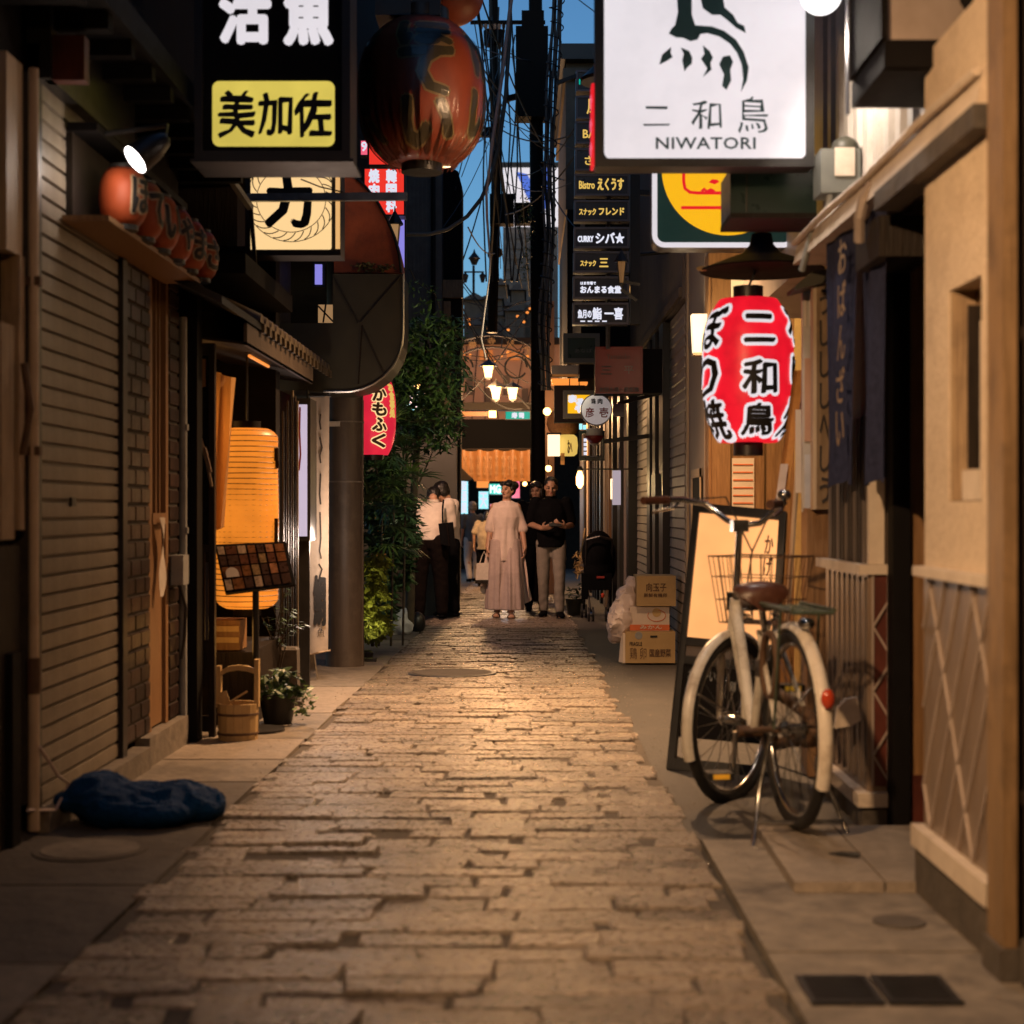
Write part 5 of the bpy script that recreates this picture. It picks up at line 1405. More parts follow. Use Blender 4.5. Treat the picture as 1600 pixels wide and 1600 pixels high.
for pts, lf in (([(1068, 230), (1068, 285), (1070, 295), (1078, 301), (1090, 302), (1142, 302)], .003), ([(1064, 325), (1142, 325)], .0035), ([(1066, 230), (1142, 230)], .004), ([(1096, 300), (1100, 296), (1104, 300), (1110, 297), (1116, 300)], .0045)):
    s_ = rs_(pts, .008, lift=lf); red.add(s_.v, s_.f)
red.build('lettering', 'lit_sign_red', ys)
MB().poly([P(x_, y_, Y_ - .009) for x_, y_ in [(1107, 285), (1113, 280), (1121, 281), (1124, 284), (1117, 288)]][::-1]).build('lettering', 'lit_sign_red', ys)

# advertising stand with a lit panel and a chalk board
ad = thing('advertising_stand', 'black framed standing sign with a lit orange panel behind the bicycle', 'sign', P(1125, 1200, 6.7))
qb = [P(1042, 1202, 6.69), P(1205, 1216, 6.50), P(1229, 800, 6.80), P(1085, 786, 7.05)]
nrm = (qb[1] - qb[0]).cross(qb[3] - qb[0]).normalized()
def S(a, b, l=0.0): return (qb[0] * (1 - a) + qb[1] * a) * (1 - b) + (qb[3] * (1 - a) + qb[2] * a) * b + nrm * l
def SB(a0, a1, b0, b1, l0, l1, mat, name):
    vs = [S(a0, b0, l0), S(a1, b0, l0), S(a1, b1, l0), S(a0, b1, l0), S(a0, b0, l1), S(a1, b0, l1), S(a1, b1, l1), S(a0, b1, l1)]
    return MB().add(vs, [(0, 3, 2, 1), (4, 5, 6, 7), (0, 1, 5, 4), (1, 2, 6, 5), (2, 3, 7, 6), (3, 0, 4, 7)]).build(name, mat, ad)
for a0, a1, b0, b1 in ((0, .07, 0, 1), (.93, 1, 0, 1), (.07, .93, .965, 1), (.07, .93, .455, .485), (.07, .93, .0, .04), (.07, .93, .385, .415)):
    SB(a0, a1, b0, b1, -.022, .012 if a1 - a0 > .1 else .013, 'black_metal', 'frame')
SB(.072, .928, .487, .963, -.01, .003, 'lit_panel', 'lit_face')
SB(.08, .92, .12, .384, -.012, .004, 'black_paint', 'chalk_board')
SB(.072, .928, .416, .454, -.012, .002, 'mauve_wall', 'strip')
for a_ in (.02, .93): MB().bar(S(a_, .98, -.02), Vector(S(a_, 0, -.02)) + Vector((.05, .42, -.01)), .025).build('rear_leg', 'black_metal', ad)
for k, ch in enumerate('かげ川'):
    a, b = .80, .83 - k * .085
    lettering(ch, S(a, b, .003), S(a + .085, b, .003) - S(a, b, .003), S(a, b + .07, .003) - S(a, b, .003), .0015, n=nrm).build('lettering', 'rust', ad)
lg = MB()
for pts in ([(.14, .54), (.14, .62), (.16, .64), (.3, .64), (.32, .62), (.32, .54), (.3, .52), (.16, .52), (.14, .54)], [(.12, .505), (.36, .505)], [(.19, .60), (.28, .60)], [(.19, .565), (.28, .565)]):
    s_ = stroke(pts, .003, S(0, 0, .003), S(1, 0) - S(0, 0), S(0, 1) - S(0, 0), nrm, lift=.001 + .0003 * len(lg.f) / 4); lg.add(s_.v, s_.f)
lg.build('emblem', 'sign_red', ad)
for k, (ch, a, b) in enumerate((('お', .12, .33), ('い', .2, .335), ('し', .27, .34), ('い', .34, .33), ('鶏', .55, .3))):
    lettering(ch, S(a, b, .004), S(a + .06, b) - S(a, b), S(a, b + .035) - S(a, b), .0, n=nrm).build('lettering', 'grey_pipe', ad)
point_light('stand_glow', S(.5, .75, .25), 2.0, (1, .55, .25), .15)
# ================================================================== RIGHT: farther fronts
wallr = thing('clad_building', 'brown mauve building with louvred cladding and black frames on the right', 'building', (1.5, 14, g(14)))
MB().box(1.2, 2.4, 11.7, 19.4, 2.62, 8).build('upper_wall', 'mauve_wall', wallr)
MB().box(1.24, 2.4, 11.69, 17.1, -.5, 2.61).build('lower_wall', 'mauve_wall', wallr)
sdm = {}
def siding(y0, y1, x):
    L_ = y1 - y0
    b = MB().add([(0, 0, 0), (-.012, 0, .010), (-.007, 0, .078), (0, L_, 0), (-.012, L_, .010), (-.007, L_, .078)], [(0, 1, 4, 3), (1, 2, 5, 4), (0, 2, 1), (3, 4, 5)])
    me = b.mesh('siding_board', 'cream_siding')
    w = W[wallr.name].translation
    for k in range(34):
        place_mesh(me, 'siding_board', wallr, (x - w.x, y0 - w.y, -.22 + k * .083 - w.z))
siding(11.8, 12.98, 1.237); siding(14.8, 16.75, 1.237)
for y0, y1, x0 in ((13.04, 13.4, 1.17), (13.8, 14.1, 1.17), (14.4, 14.74, 1.17), (16.76, 17.08, 1.13)):
    MB().box(x0, 1.239, y0, y1, -.4, 2.6).build('black_post', 'black_metal', wallr)
MB().box(1.21, 1.239, 13.42, 13.78, -.4, 2.5).build('pink_panel', 'cream_siding', wallr)
MB().box(1.225, 1.239, 14.12, 14.38, -.4, 2.5).build('glass', 'glass_dark', wallr)
MB().box(1.13, 1.209, 13.3, 13.74, 1.12, 1.32).build('meter', 'olive_metal', wallr)
MB().box(1.175, 1.1995, 11.72, 19, 2.64, 2.71).build('string_course', 'brown_wall', wallr)
dfar = thing('bar_building', 'row of narrow bar fronts with warm lit battens along the right side far ahead', 'building', (1.2, 24, g(24)))
MB().box(1.22, 3, 17.11, 34, -.8, 2.9).build('wall', 'warm_wood', dfar)
MB().box(.96, 3, 19.41, 34, 2.91, 6).build('upper_wall', 'dark_wall', dfar)
yk = 17.2; i = 0
while yk < 30:
    w_ = rnd.uniform(.15, .5)
    MB().box(1.22 - rnd.uniform(.02, .12), 1.219, yk, yk + w_, -.6, 2.7).build('batten', rnd.choice(['black_metal', 'warm_wood', 'black_metal', 'pale_wood', 'dark_wood']) if yk > 19 else ('black_metal' if i % 3 else 'mauve_wall'), dfar)
    yk += w_ + rnd.uniform(.08, .4); i += 1
bt = thing('brown_building', 'tall brown building with a dark roof edge against the evening sky', 'building', (1.3, 23, g(23)))
x0 = X(884, 22)
MB().box(x0, 4, 22, 27, 5.3, 7.4).build('wall', 'brown_wall', bt)
MB().box(x0 - .1, 4.2, 21.8, 27.2, 7.4, 7.62).build('roof_edge', 'black_metal', bt)
MB().box(x0 - .04, 4.1, 21.9, 27.1, 7.15, 7.3).build('cornice', 'brown_wall', bt)
MB().box(x0 + .02, 4, 21.95, 26.9, 2.6, 5.29).build('lower_wall', 'black_paint', bt)
MB().add([(.62, 17.5, 2.5), (.62, 21, 2.5), (2, 21, 2.5), (2, 17.5, 2.5), (.70, 17.5, 4.6), (.70, 21, 4.6), (2, 21, 4.6), (2, 17.5, 4.6)],
         [(0, 3, 2, 1), (4, 5, 6, 7), (0, 1, 5, 4), (1, 2, 6, 5), (2, 3, 7, 6), (3, 0, 4, 7)]).build('dark_annex', 'black_paint', bt)

# column of bar name panels
Y_ = 12.3
tw = thing('sign_tower', 'stack of ten dark blue name panels on a bracket above the right side', 'sign', (X(938, Y_), Y_, Z(505, Y_)))
lab = [('NIITO', 'lit_teal', 904, 125, 950, 133), ('風', 'lit_gold', 918, 154, 940, 178), ('BAR 灯', 'lit_gold', 910, 198, 960, 218), ('さくら', 'lit_gold', 912, 242, 960, 256), None, None, None, None, None, None]
def panel(i, y0, y1, x1=984):
    s = .4 * i
    return (897 - s * .6, y0, x1 - s, y1)
ys_ = [(110, 143), (150, 186), (190, 225), (232, 267), (272, 306), (313, 346), (355, 388), (393, 426), (432, 467), (473, 507)]
for i, (a, b) in enumerate(ys_):
    xl = 900 - i * .6; xr = 985 - i * .3
    w = 3 / F * Y_
    xa, xb, za, zb = X(xl, Y_), X(xr, Y_), Z(b, Y_), Z(a, Y_)
    pn = MB().box(xa, xb, Y_, Y_ + .12, za, zb).build('name_panel', 'sign_navy', tw)
    for bx in ((xa, xb, zb - w, zb), (xa, xb, za, za + w), (xa, xa + w, za + w, zb - w), (xb - w, xb, za + w, zb - w)):
        MB().box(bx[0], bx[1], Y_ - .012, Y_ - .0005, bx[2], bx[3]).build('frame', 'sign_edge', pn)
def tw_text(s, a, b, c_, d, mt_, bold=.0022): sign_text(s, a, b, c_, d, Y_, mt_, tw, bold)
tw_text('NIITO', 905, 124, 942, 132, 'lit_teal'); tw_text('風', 917, 155, 938, 178, 'lit_gold'); tw_text('BAR 灯', 911, 200, 962, 217, 'lit_gold'); tw_text('さくら', 914, 244, 958, 258, 'lit_gold')
tw_text('Bistro', 905, 283, 929, 295, 'lit_gold'); tw_text('えくうす', 934, 279, 974, 297, 'lit_gold', .004)
tw_text('スナック', 905, 326, 931, 336, 'lit_gold'); tw_text('フレンド', 936, 325, 975, 336, 'lit_gold', .003)
tw_text('CURRY', 903, 369, 927, 378, 'lit_letter_white', .003); tw_text('シバ★', 931, 364, 975, 380, 'lit_letter_white', .004)
tw_text('スナック', 907, 407, 931, 416, 'lit_gold'); tw_text('三', 937, 404, 950, 417, 'lit_gold', .003)
tw_text('はま市場で', 907, 440, 931, 445, 'lit_letter_white', .0015); tw_text('おんまる食堂', 907, 447, 970, 458, 'lit_letter_white', .0035)
tw_text('魚月の', 903, 484, 924, 497, 'lit_letter_white', .0025); tw_text('鮨 一喜', 926, 481, 973, 499, 'lit_letter_white', .0035); tw_text('ー ー ー ー', 907, 501, 948, 503, 'lit_letter_white', .001)
MB().tube([P(950, 100, Y_ + .2), P(950, 545, Y_ + .2)], .02, 6).build('post', 'steel', tw)
MB().bar(P(985, 300, Y_ + .1), (1.2, Y_ + .1, Z(300, Y_)), .04).build('bracket', 'black_metal', tw)
MB().box(X(985, Y_) + .003, X(1001, Y_), Y_ + .06, Y_ + .16, Z(505, Y_), Z(270, Y_)).build('back_board', 'black_metal', tw)
MB().bar(P(870, 130, Y_ + .1), P(930, 108, Y_ + .1), .03).build('bracket', 'black_metal', tw)
pl_ = post_lantern('street_lantern', 'unlit old style lantern on a bracket in front of the column of name panels', 971, 386, 450, 11.3, 22, 'old_wood')
MB().bar(P(971, 452, 11.3), P(995, 470, 11.3), .02).build('bracket', 'black_metal', pl_)
MB().bar(P(975, 440, 11.3), P(1000, 445, 11.3), .02).build('bracket', 'black_metal', pl_)

s_ = box_sign('dull_green_sign', 'unlit dark green sign in a grey frame below the column of name panels', 880, 521, 937, 567, 16.8, .2, 'grey_frame', 'sign_green_dark', 7, case='grey_frame')
sign_text('あなば', 898, 545, 925, 551, 16.8, 'grey_frame', s_, .001)
s_ = box_sign('red_sign', 'dark red square sign with faint characters on the right side', 930, 542, 1004, 615, 12.6, .3, 'sign_red', 'sign_red', 2, case='black_paint')
sign_text('三', 939, 572, 956, 585, 12.6, 'mauve_wall', s_, .002); sign_text('平', 975, 572, 990, 584, 12.6, 'cream_siding', s_, .001)
sign_text('Yamanoko', 948, 553, 985, 561, 12.6, 'mauve_wall', s_, 0); sign_text('お好み焼・鉄板焼', 937, 605, 998, 612, 12.6, 'mauve_wall', s_, .0012)
MB().box(X(1004, 12.6), X(1036, 12.6), 12.66, 12.9, Z(613, 12.6), Z(544, 12.6)).build('mount', 'black_paint', s_)
rd = thing('round_sign', 'round white sign with black and red characters on the right', 'sign', P(932, 663, 13.4))
m3 = Matrix.Rotation(R(90), 3, 'X')
c = P(932, 640, 13.4); r_ = 25 / F * 13.4
MB().lathe(c, [(r_, -.1), (r_, .0)], 36, m3).build('drum', 'sign_edge', rd, smooth=40)
MB().lathe(c, [(.001, .004), (r_ * .93, .004), (r_ * .93, .001)], 36, m3, cap=False).build('face', 'card_white', rd)
fm = M('round_face', (.72, .7, .7), rough=.4, bump=0, emit=(.6, .55, .55), estr=.35); rd.children[-1].data.materials[0] = fm
for s__, a, b, c_, d, mt_ in (('珠', 924, 623, 931, 631, 'ink_black'), ('肉', 934, 623, 941, 631, 'ink_black'), ('彦', 915, 637, 928, 652, 'sign_red'), ('壱', 937, 637, 950, 652, 'sign_red')):
    sign_text(s__, a, b, c_, d, 13.4 - .004, mt_, rd, .002)
MB().box(X(958, 13.4), X(975, 13.4), 13.42, 13.5, Z(650, 13.4), Z(630, 13.4)).build('mount', 'sign_edge', rd)
MB().bar((X(966, 13.4), 13.46, Z(630, 13.4)), (1.22, 13.46, Z(612, 13.4)), .03).build('bracket', 'black_metal', rd)
s_ = box_sign('yellow_sign', 'small lit yellow sign partly behind the round white sign', 880, 610, 930, 653, 17.2, .2, 'grey_frame', 'lit_yellow_deep', 7, lip=.01, case='grey_frame')
for ch, a, b in (('ま', 889, 618), ('る', 901, 624), ('や', 899, 634)): sign_text(ch, a, b, a + 11, b + 10, 17.2, 'lit_letter_white', s_, .012)
for x_ in (890, 905): MB().tube([P(x_, 610, 17.25), P(x_, 592, 17.25)], .006, 5).build('hanger', 'black_metal', s_)
ea = thing('small_eave', 'narrow eave with a glowing orange underside above the small yellow sign', 'eave', P(892, 600, 18))
MB().box(X(862, 18), X(922, 18), 17.9, 18.3, Z(586, 18), Z(572, 18)).build('roof', 'grey_frame', ea)
MB().box(X(862, 18), X(918, 18), 17.95, 18.25, Z(600, 18), Z(592, 18)).build('lit_strip', 'lit_amber', ea)
MB().box(X(866, 18), X(914, 18), 18.0, 18.2, Z(660, 18), Z(602, 18)).build('panel', 'black_paint', ea)
sg = thing('cedar_ball', 'brown cedar ball hanging above the small cream lantern', 'ornament', P(882, 682, 19))
b = MB().ell(P(880, 662, 19), (.2, .2, .19), 26, 18)
for v in b.v: v += Vector((mn.noise(v * 40), mn.noise(v * 37 + Vector((3, 1, 2))), mn.noise(v * 43))) * .02
b.build('ball', 'sugi', sg, smooth=60)
MB().tube([P(880, 642, 19), P(880, 610, 19)], .006, 5).build('cord', 'cable', sg)
t = thing('cream_lantern', 'small glowing cream lantern with brush writing under the brown cedar ball', 'lantern', P(886, 715, 18.8))
c = P(887, 696, 18.8)
MB().lathe(c, [(.08, -.13), (.115, -.1), (.125, -.0), (.115, .1), (.08, .13)], 20).build('shade', 'lit_gold', t, smooth=70)
sign_text('おへ', 887, 688, 894, 708, 18.65, 'rust', t, .003, line=1.0)
MB().box(X(876, 18.7), X(882, 18.7), 18.68, 18.7, Z(726, 18.7), Z(708, 18.7)).build('tag', 'orange_cloth', t)
t = thing('box_lamp', 'square white lit box lamp beside the small cream lantern', 'lamp', P(864, 713, 18.5))
MB().box(X(856, 18.5), X(875, 18.5), 18.5, 18.7, Z(712, 18.5), Z(679, 18.5)).build('shade', 'lit_wall_lamp', t)
MB().box(X(854, 18.5), X(877, 18.5), 18.49, 18.71, Z(679, 18.5) + .001, Z(676, 18.5)).build('top', 'dark_wood', t)
t = thing('shop_bulb', 'bright round bulb by the amber post right of the far gate', 'lamp', P(855, 643, 21))
MB().ell(P(855, 643, 21), (.055, .055, .055), 14, 10).build('bulb', 'lit_far_lamp', t, smooth=80)
MB().tube([P(858, 642, 21), P(872, 636, 21)], .012, 6).build('arm', 'gold_paint', t)
wg = thing('bar_sign', 'green framed hanging sign with a wine glass and lit letters', 'sign', P(925, 722, 14.5))
Yg = 14.5
for a, b, c_, d in ((905, 673, 945, 678), (905, 712, 945, 720), (905, 678, 909, 712), (941, 678, 945, 712)):
    MB().box(X(a, Yg), X(c_, Yg), Yg, Yg + .03, Z(d, Yg), Z(b, Yg)).build('frame', 'sign_green_dark', wg)
MB().lathe((X(929, Yg), Yg + .01, Z(714, Yg)), [(.05, 0), (.008, .01), (.006, .1), (.04, .12), (.085, .19), (.075, .27)], 18).build('wine_glass', 'cream_ledge', wg, smooth=60)
MB().lathe((X(929, Yg), Yg + .0, Z(714, Yg)), [(.04, .125), (.092, .19), (.09, .2), (.01, .2)], 18).build('wine', 'sign_red', wg, smooth=60)
for k in range(4): MB().box(X(912, Yg), X(917, Yg), Yg + .005, Yg + .012, Z(690 + k * 7, Yg), Z(685 + k * 7, Yg)).build('letter', 'lit_letter_white', wg)
for k in range(2): MB().box(X(905 + 6 * k, Yg), X(910 + 6 * k, Yg), Yg + .005, Yg + .012, Z(671, Yg), Z(662 + 2 * k, Yg)).build('letter', 'lit_cyan', wg)
MB().bar(P(943, 690, Yg + .02), (1.23, Yg + .02, Z(680, Yg)), .04).build('bracket', 'black_metal', wg)
t = thing('shop_lamp', 'long bright bulb lamp on the right behind the man in black', 'lamp', P(906, 760, 16))
MB().lathe(P(906, 748, 16), [(.012, -.1), (.038, -.06), (.04, .02), (.02, .08)], 16).build('bulb', 'lit_far_lamp', t, smooth=70)
MB().lathe(P(906, 736, 16), [(.02, 0), (.035, .01), (.02, .05)], 12).build('cap', 'black_metal', t)
MB().bar(P(906, 733, 16), (1.23, 16, Z(733, 16)), .015).build('arm', 'black_metal', t)
point_light('shop_lamp_light', (X(900, 16), 15.9, 1.25), 14, (1, .66, .3), .05)
t = thing('notice_board', 'narrow pale lilac notice board on the black posts at the right', 'sign', P(963, 790, 13))
MB().box(X(957, 13), X(970, 13), 13, 13.02, Z(789, 13), Z(735, 13)).build('board', 'lit_dim_lilac' if 'lit_dim_lilac' in MATS else E('lit_dim_lilac', (.5, .42, .48), .75), t)
MB().box(X(954, 13), X(957, 13) - .002, 13, 13.02, Z(780, 13), Z(748, 13)).build('edge', 'lit_wall_lamp', t)
MB().tube([P(968, 735, 13.03), P(968, 700, 13.03)], .01, 6).build('hanger', 'steel', t)
# small sprigs and a plastic sheet at the right
t = thing('dry_plant', 'yellowish dried plant hanging at the bar front left of the stroller', 'plant', P(906, 900, 18.6))
leaf_cloud(90, P(906, 880, 18.7), (.08, .06, .2), .07, 77, shape=2.5).build('foliage', 'gold_paint', t)
MB().tube([P(902, 905, 18.7), P(910, 850, 18.7), P(914, 825, 18.7)], .01, 5).build('stem', 'gold_paint', t)

# cardboard boxes and bags
def carton(name, label, x0, y0, x1, y1, Y, depth, mat_, rot=0.0, group='cardboard boxes stacked by the wall'):
    t = thing(name, label, 'box', (X((x0 + x1) / 2, Y), Y, Z(y1, Y)), group=group)
    xa, xb, za, zb = X(x0, Y), X(x1, Y), Z(y1, Y), Z(y0, Y)
    MB().box(xa, xb, Y, Y + depth, za, zb - .004).build('body', mat_, t)
    for k in (0, 1): MB().box(xa, xb, Y + .002 + k * (depth / 2), Y + depth / 2 - .002 + k * (depth / 2), zb - .0039, zb).build('flap', mat_, t)
    return t
Y_ = 11.9
b1 = carton('cardboard_box', 'brown cardboard box on the pavement, lowest of the three stacked boxes', 977, 987, 1055, 1036, 12.0, .42, 'card')
sign_text('FRAGILE', 984, 1003, 1003, 1009, 12.0, 'ink', b1, .0006); sign_text('鶏 卵', 984, 1012, 1010, 1030, 12.0, 'rust', b1, 0); sign_text('国産野菜', 1015, 1014, 1048, 1026, 12.0, 'rust', b1, .001)
MB().lathe(P(998, 993, 11.998), [(.03, 0), (.03, .002)], 14, m3).build('stamp', 'grey_pipe', b1)
MB().box(X(1016, 12.), X(1027, 12.), 11.994, 11.999, Z(996, 12.), Z(993, 12.)).build('hand_hole', 'ink_black', b1)
MB().box(X(973, 12.), X(977, 12.) - .001, 12.0, 12.06, Z(1036, 12.), Z(990, 12.)).build('tape', 'card_white', b1)
b2 = carton('cardboard_box', 'white cardboard box with an orange stripe, in the middle of the stacked boxes', 984, 948, 1046, 986, 12.05, .36, 'card_white')
MB().box(X(984, 12.05), X(1046, 12.05), 12.046, 12.049, Z(985, 12.05), Z(976, 12.05)).build('stripe', 'card_orange', b2)
MB().lathe(P(1026, 957, 12.049), [(.035, 0), (.035, .002)], 18, m3).build('disc', 'gold_paint', b2)
MB().tube([P(1026 + 14 * math.cos(a / 10), 962 + 9 * math.sin(a / 10), 12.046) for a in range(-14, 40, 3)], .0025, 4).build('swirl', 'card_orange', b2)
sign_text('みかん', 1000, 977, 1034, 983, 12.045, 'card_white', b2, .001)
b3 = carton('cardboard_box', 'plain brown cardboard box with printed characters, on top of the stack', 995, 900, 1056, 947, 12.0, .36, 'card')
sign_text('向玉子', 1010, 911, 1041, 924, 12.0, 'rust', b3, .001); sign_text('新鮮有機卵', 1006, 927, 1042, 933, 12.0, 'rust', b3, .0006)
b_ = MB()
for cx, cy, cz, r_ in ((.745, 12.1, .13, .13), (.79, 12.15, .28, .11), (.84, 12.2, .4, .07), (.72, 12.15, .05, .09), (.80, 12.2, .1, .12)):
    b_.ell((cx, cy, cz - .0), (r_ * .8, r_ * .8, r_ * 1.1), 14, 10)
b_ = remesh(b_, .02, 2)
for v in b_.v: v += Vector((mn.noise(v * 14), mn.noise(v * 14 + Vector((9, 0, 0))), mn.noise(v * 14 + Vector((0, 9, 0))))) * .03 + Vector((1, 1, .4)) * abs(mn.noise(v * 34)) * .022
b_.build('rubbish_bag', 'plastic_bag_white', smooth=22, label='pinkish white plastic bag leaning on the stack of cardboard boxes', cat='bag')
t = thing('paper_bundle', 'white folded paper standing beside the lowest cardboard box', 'paper', (X(972, 12.05), 12.05, g(12)))
MB().prism([P(967, 1034, 12.05), P(976, 1036, 12.0), P(976, 992, 12.02), P(971, 990, 12.06)], (0, .06, 0)).build('sheet', 'card_white', t)
b_ = MB()
Yb = 15.5
for dx, dz, r_ in ((-.05, .08, .11), (.05, .1, .12), (.0, .2, .07), (.09, .22, .05), (-.1, .05, .07)):
    b_.ell((X(620, Yb) + dx, Yb, g(Yb) + dz), (r_ * 1.05, r_ * .8, r_), 14, 10)
b_ = remesh(b_, .018, 2)
for v in b_.v:
    v += Vector((mn.noise(v * 13), mn.noise(v * 13 + Vector((9, 0, 0))), mn.noise(v * 13 + Vector((0, 9, 0))))) * .028
    v.z = max(v.z, g(Yb) + .002)
b_.build('rubbish_bag', 'plastic_bag', smooth=22, label='grey white plastic rubbish bag on the ground at the foot of the shrubs', cat='bag')
b_ = remesh(MB().ell((X(652, 16.0), 16.0, g(16.0) + .09), (.09, .1, .12), 14, 10), .02, 2)
b_.build('rubbish_bag', 'black_metal', smooth=50, label='small black rubbish bag behind the white plastic bag', cat='bag')
# ================================================================== CENTRE: far end of the lane
gl_ = thing('grey_building', 'grey ribbed building with a black edge rising behind the large lantern', 'building', (-1.6, 20, g(20)))
MB().box(-4, X(690, 20), 20, 26, -.5, 5.7).build('wall', 'grey_wall', gl_)
for k in range(9): MB().box(X(632 + k * 6.5, 20), X(634 + k * 6.5, 20), 19.985, 19.999, 2.6, 5.69).build('rib', 'grey_wall', gl_)
MB().tube([P(677, 250, 19.9), P(677, 700, 19.9)], .03, 8).build('downpipe', 'black_metal', gl_)
gb2 = thing('black_building', 'narrow black building with a rounded top edge left of the sky', 'building', (-.9, 20.5, g(20)))
zt = Z(262, 20.4)
MB().prism([(X(690, 20.4) + .002, 20.4, -.5), (X(716, 20.4), 20.4, -.5), (X(722, 20.4), 20.4, 3.4), (X(722, 20.4), 20.4, zt - .25), (X(716, 20.4), 20.4, zt - .05), (X(706, 20.4), 20.4, zt), (X(690, 20.4) + .002, 20.4, zt)], (0, .45, 0)).build('wall', 'black_paint', gb2)
MB().box(X(691, 20.3), X(723, 20.3), 20.3, 20.399, Z(465, 20.3), Z(437, 20.3)).build('awning', 'tan_paint', gb2)
MB().box(X(693, 20.3), X(704, 20.3), 20.33, 20.399, -.4, Z(470, 20.3)).build('pilaster', 'tan_paint', gb2)
MB().box(X(716, 20.3) - .01, X(713, 20.3) + .04, 20.34, 20.398, -.4, Z(620, 20.3)).build('post', 'dark_wood', gb2)
t = thing('side_fence', 'low olive wall behind the shrubs on the left', 'wall', (-1.6, 19.4, g(19)))
MB().box(-3, X(714, 19.6), 19.5, 19.7, -.5, 1.9).build('panel', 'olive_metal', t)
MB().box(-3, X(716, 19.6), 19.46, 19.74, 1.9, 1.98).build('coping', 'black_metal', t)

Yg = 30.0
gt = thing('lane_gate', 'dark roofed gate with a black name board across the far end of the lane', 'gate', (X(768, Yg), Yg, g(Yg)))
MB().box(X(708, Yg), X(830, Yg), Yg, Yg + .15, Z(701, Yg), Z(655, Yg)).build('name_board', 'black_cloth', gt)
MB().box(X(704, Yg), X(836, Yg), Yg - .1, Yg + .3, Z(641, Yg), Z(629, Yg)).build('beam', 'dark_wood', gt)
MB().box(X(718, Yg), X(762, Yg), Yg + .02, Yg + .1, Z(650, Yg), Z(643, Yg)).build('lit_strip', 'lit_amber_dim', gt)
MB().box(X(764, Yg), X(775, Yg), Yg - .02, Yg + .1, Z(652, Yg), Z(642, Yg)).build('lamp', 'lit_far_lamp', gt)
for x_ in (706, 833): MB().box(X(x_, Yg) - .06, X(x_, Yg) + .06, Yg + .02, Yg + .14, g(Yg), Z(641, Yg)).build('post', 'dark_wood', gt)
gs_ = box_sign('green_sign', 'small lit green sign on the beam of the far gate', 789, 642, 829, 656, 27.3, .1, 'white_metal', 'lit_teal', 1.2, lip=.01)
sign_text('寿 司', 800, 645, 818, 653, 27.3, 'lit_letter_white', gs_, .01)
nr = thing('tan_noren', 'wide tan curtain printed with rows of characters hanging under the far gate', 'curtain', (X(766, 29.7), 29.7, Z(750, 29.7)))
MB().grid(lambda u, v: (X(704 + 124 * u, 29.7), 29.7 + .03 * math.sin(u * 30), Z(703 + (49 - 6 * (u < .3)) * v, 29.7)), 40, 4).build('cloth', 'noren_glow', nr, smooth=60)
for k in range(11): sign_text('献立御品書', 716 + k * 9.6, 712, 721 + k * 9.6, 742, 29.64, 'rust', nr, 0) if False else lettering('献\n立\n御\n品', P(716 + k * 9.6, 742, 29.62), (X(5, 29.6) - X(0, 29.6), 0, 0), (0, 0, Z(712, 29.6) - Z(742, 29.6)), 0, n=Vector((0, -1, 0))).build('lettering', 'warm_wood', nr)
MB().tube([P(702, 703, 29.7), P(831, 702, 29.7)], .025, 6).build('rod', 'dark_wood', nr)
aw = thing('dark_awning', 'small dark sloping awning at the left end of the tan curtain', 'awning', P(715, 735, 28))
MB().prism([P(692, 712, 28), P(704, 715, 28), P(738, 748, 28), P(728, 751, 28), P(692, 748, 28)], (0, .8, 0)).build('sheet', 'dark_wood', aw)
labs = ['upper left lamp of the three glowing lamps above the far gate', 'lower middle lamp of the three glowing lamps above the far gate', 'lower right lamp of the three glowing lamps above the far gate']
for (x_, a, b), lb_ in zip(((763, 560, 594), (775, 592, 628), (801, 594, 628)), labs):
    post_lantern('lane_lamp', lb_, x_, a, b, 27.8, 31, 'lit_far_lamp', group='glowing lamps above the far gate')
    point_light('lane_lamp_light', P(x_, b + 8, 27.6), 260, WARM2, .15)
    point_light('lane_lamp_uplight', P(x_, a + 30, 32.5), 22, (1, .5, .25), .15)
ar = thing('wrought_arch', 'wrought iron arch with scrolls and letters above the far gate', 'arch', (X(790, 29.5), 29.5, Z(640, 29.5)))
def arc(cx, cy, r, a0, a1, n=24): return [P(cx + r * math.cos(R(a0 + (a1 - a0) * k / n)), cy - r * math.sin(R(a0 + (a1 - a0) * k / n)), 29.5) for k in range(n + 1)]
MB().tube(arc(768, 640, 116, 20, 160), .02, 6).build('bow', 'black_metal', ar)
MB().tube(arc(768, 640, 98, 15, 165), .02, 6).build('bow', 'black_metal', ar)
for cx, s__ in ((806, 1), (722, -1)):
    MB().tube(arc(cx, 574, 17, 0, 330), .022, 6).build('scroll', 'black_metal', ar)
    MB().tube([P(cx + s__ * 14, 560, 29.5), P(cx + s__ * 30, 588, 29.5), P(cx + s__ * 34, 620, 29.5)], .022, 6).build('scroll', 'black_metal', ar)
for k, ch in enumerate('法善寺横丁'):
    a = R(122 - k * 16)
    p = P(768 + 107 * math.cos(a), 640 - 107 * math.sin(a), 29.5)
    lettering(ch, p - Vector((.07, 0, .07)), (.14, 0, 0), (0, 0, .14), .004, n=Vector((0, -1, 0))).build('lettering', 'tan_paint', ar)
for k in range(8): MB().tube([P(768 + 98 * math.cos(R(30 + k * 17)), 640 - 98 * math.sin(R(30 + k * 17)), 29.5), P(768 + 116 * math.cos(R(30 + k * 17)), 640 - 116 * math.sin(R(30 + k * 17)), 29.5)], .012, 5).build('spoke', 'black_metal', ar)

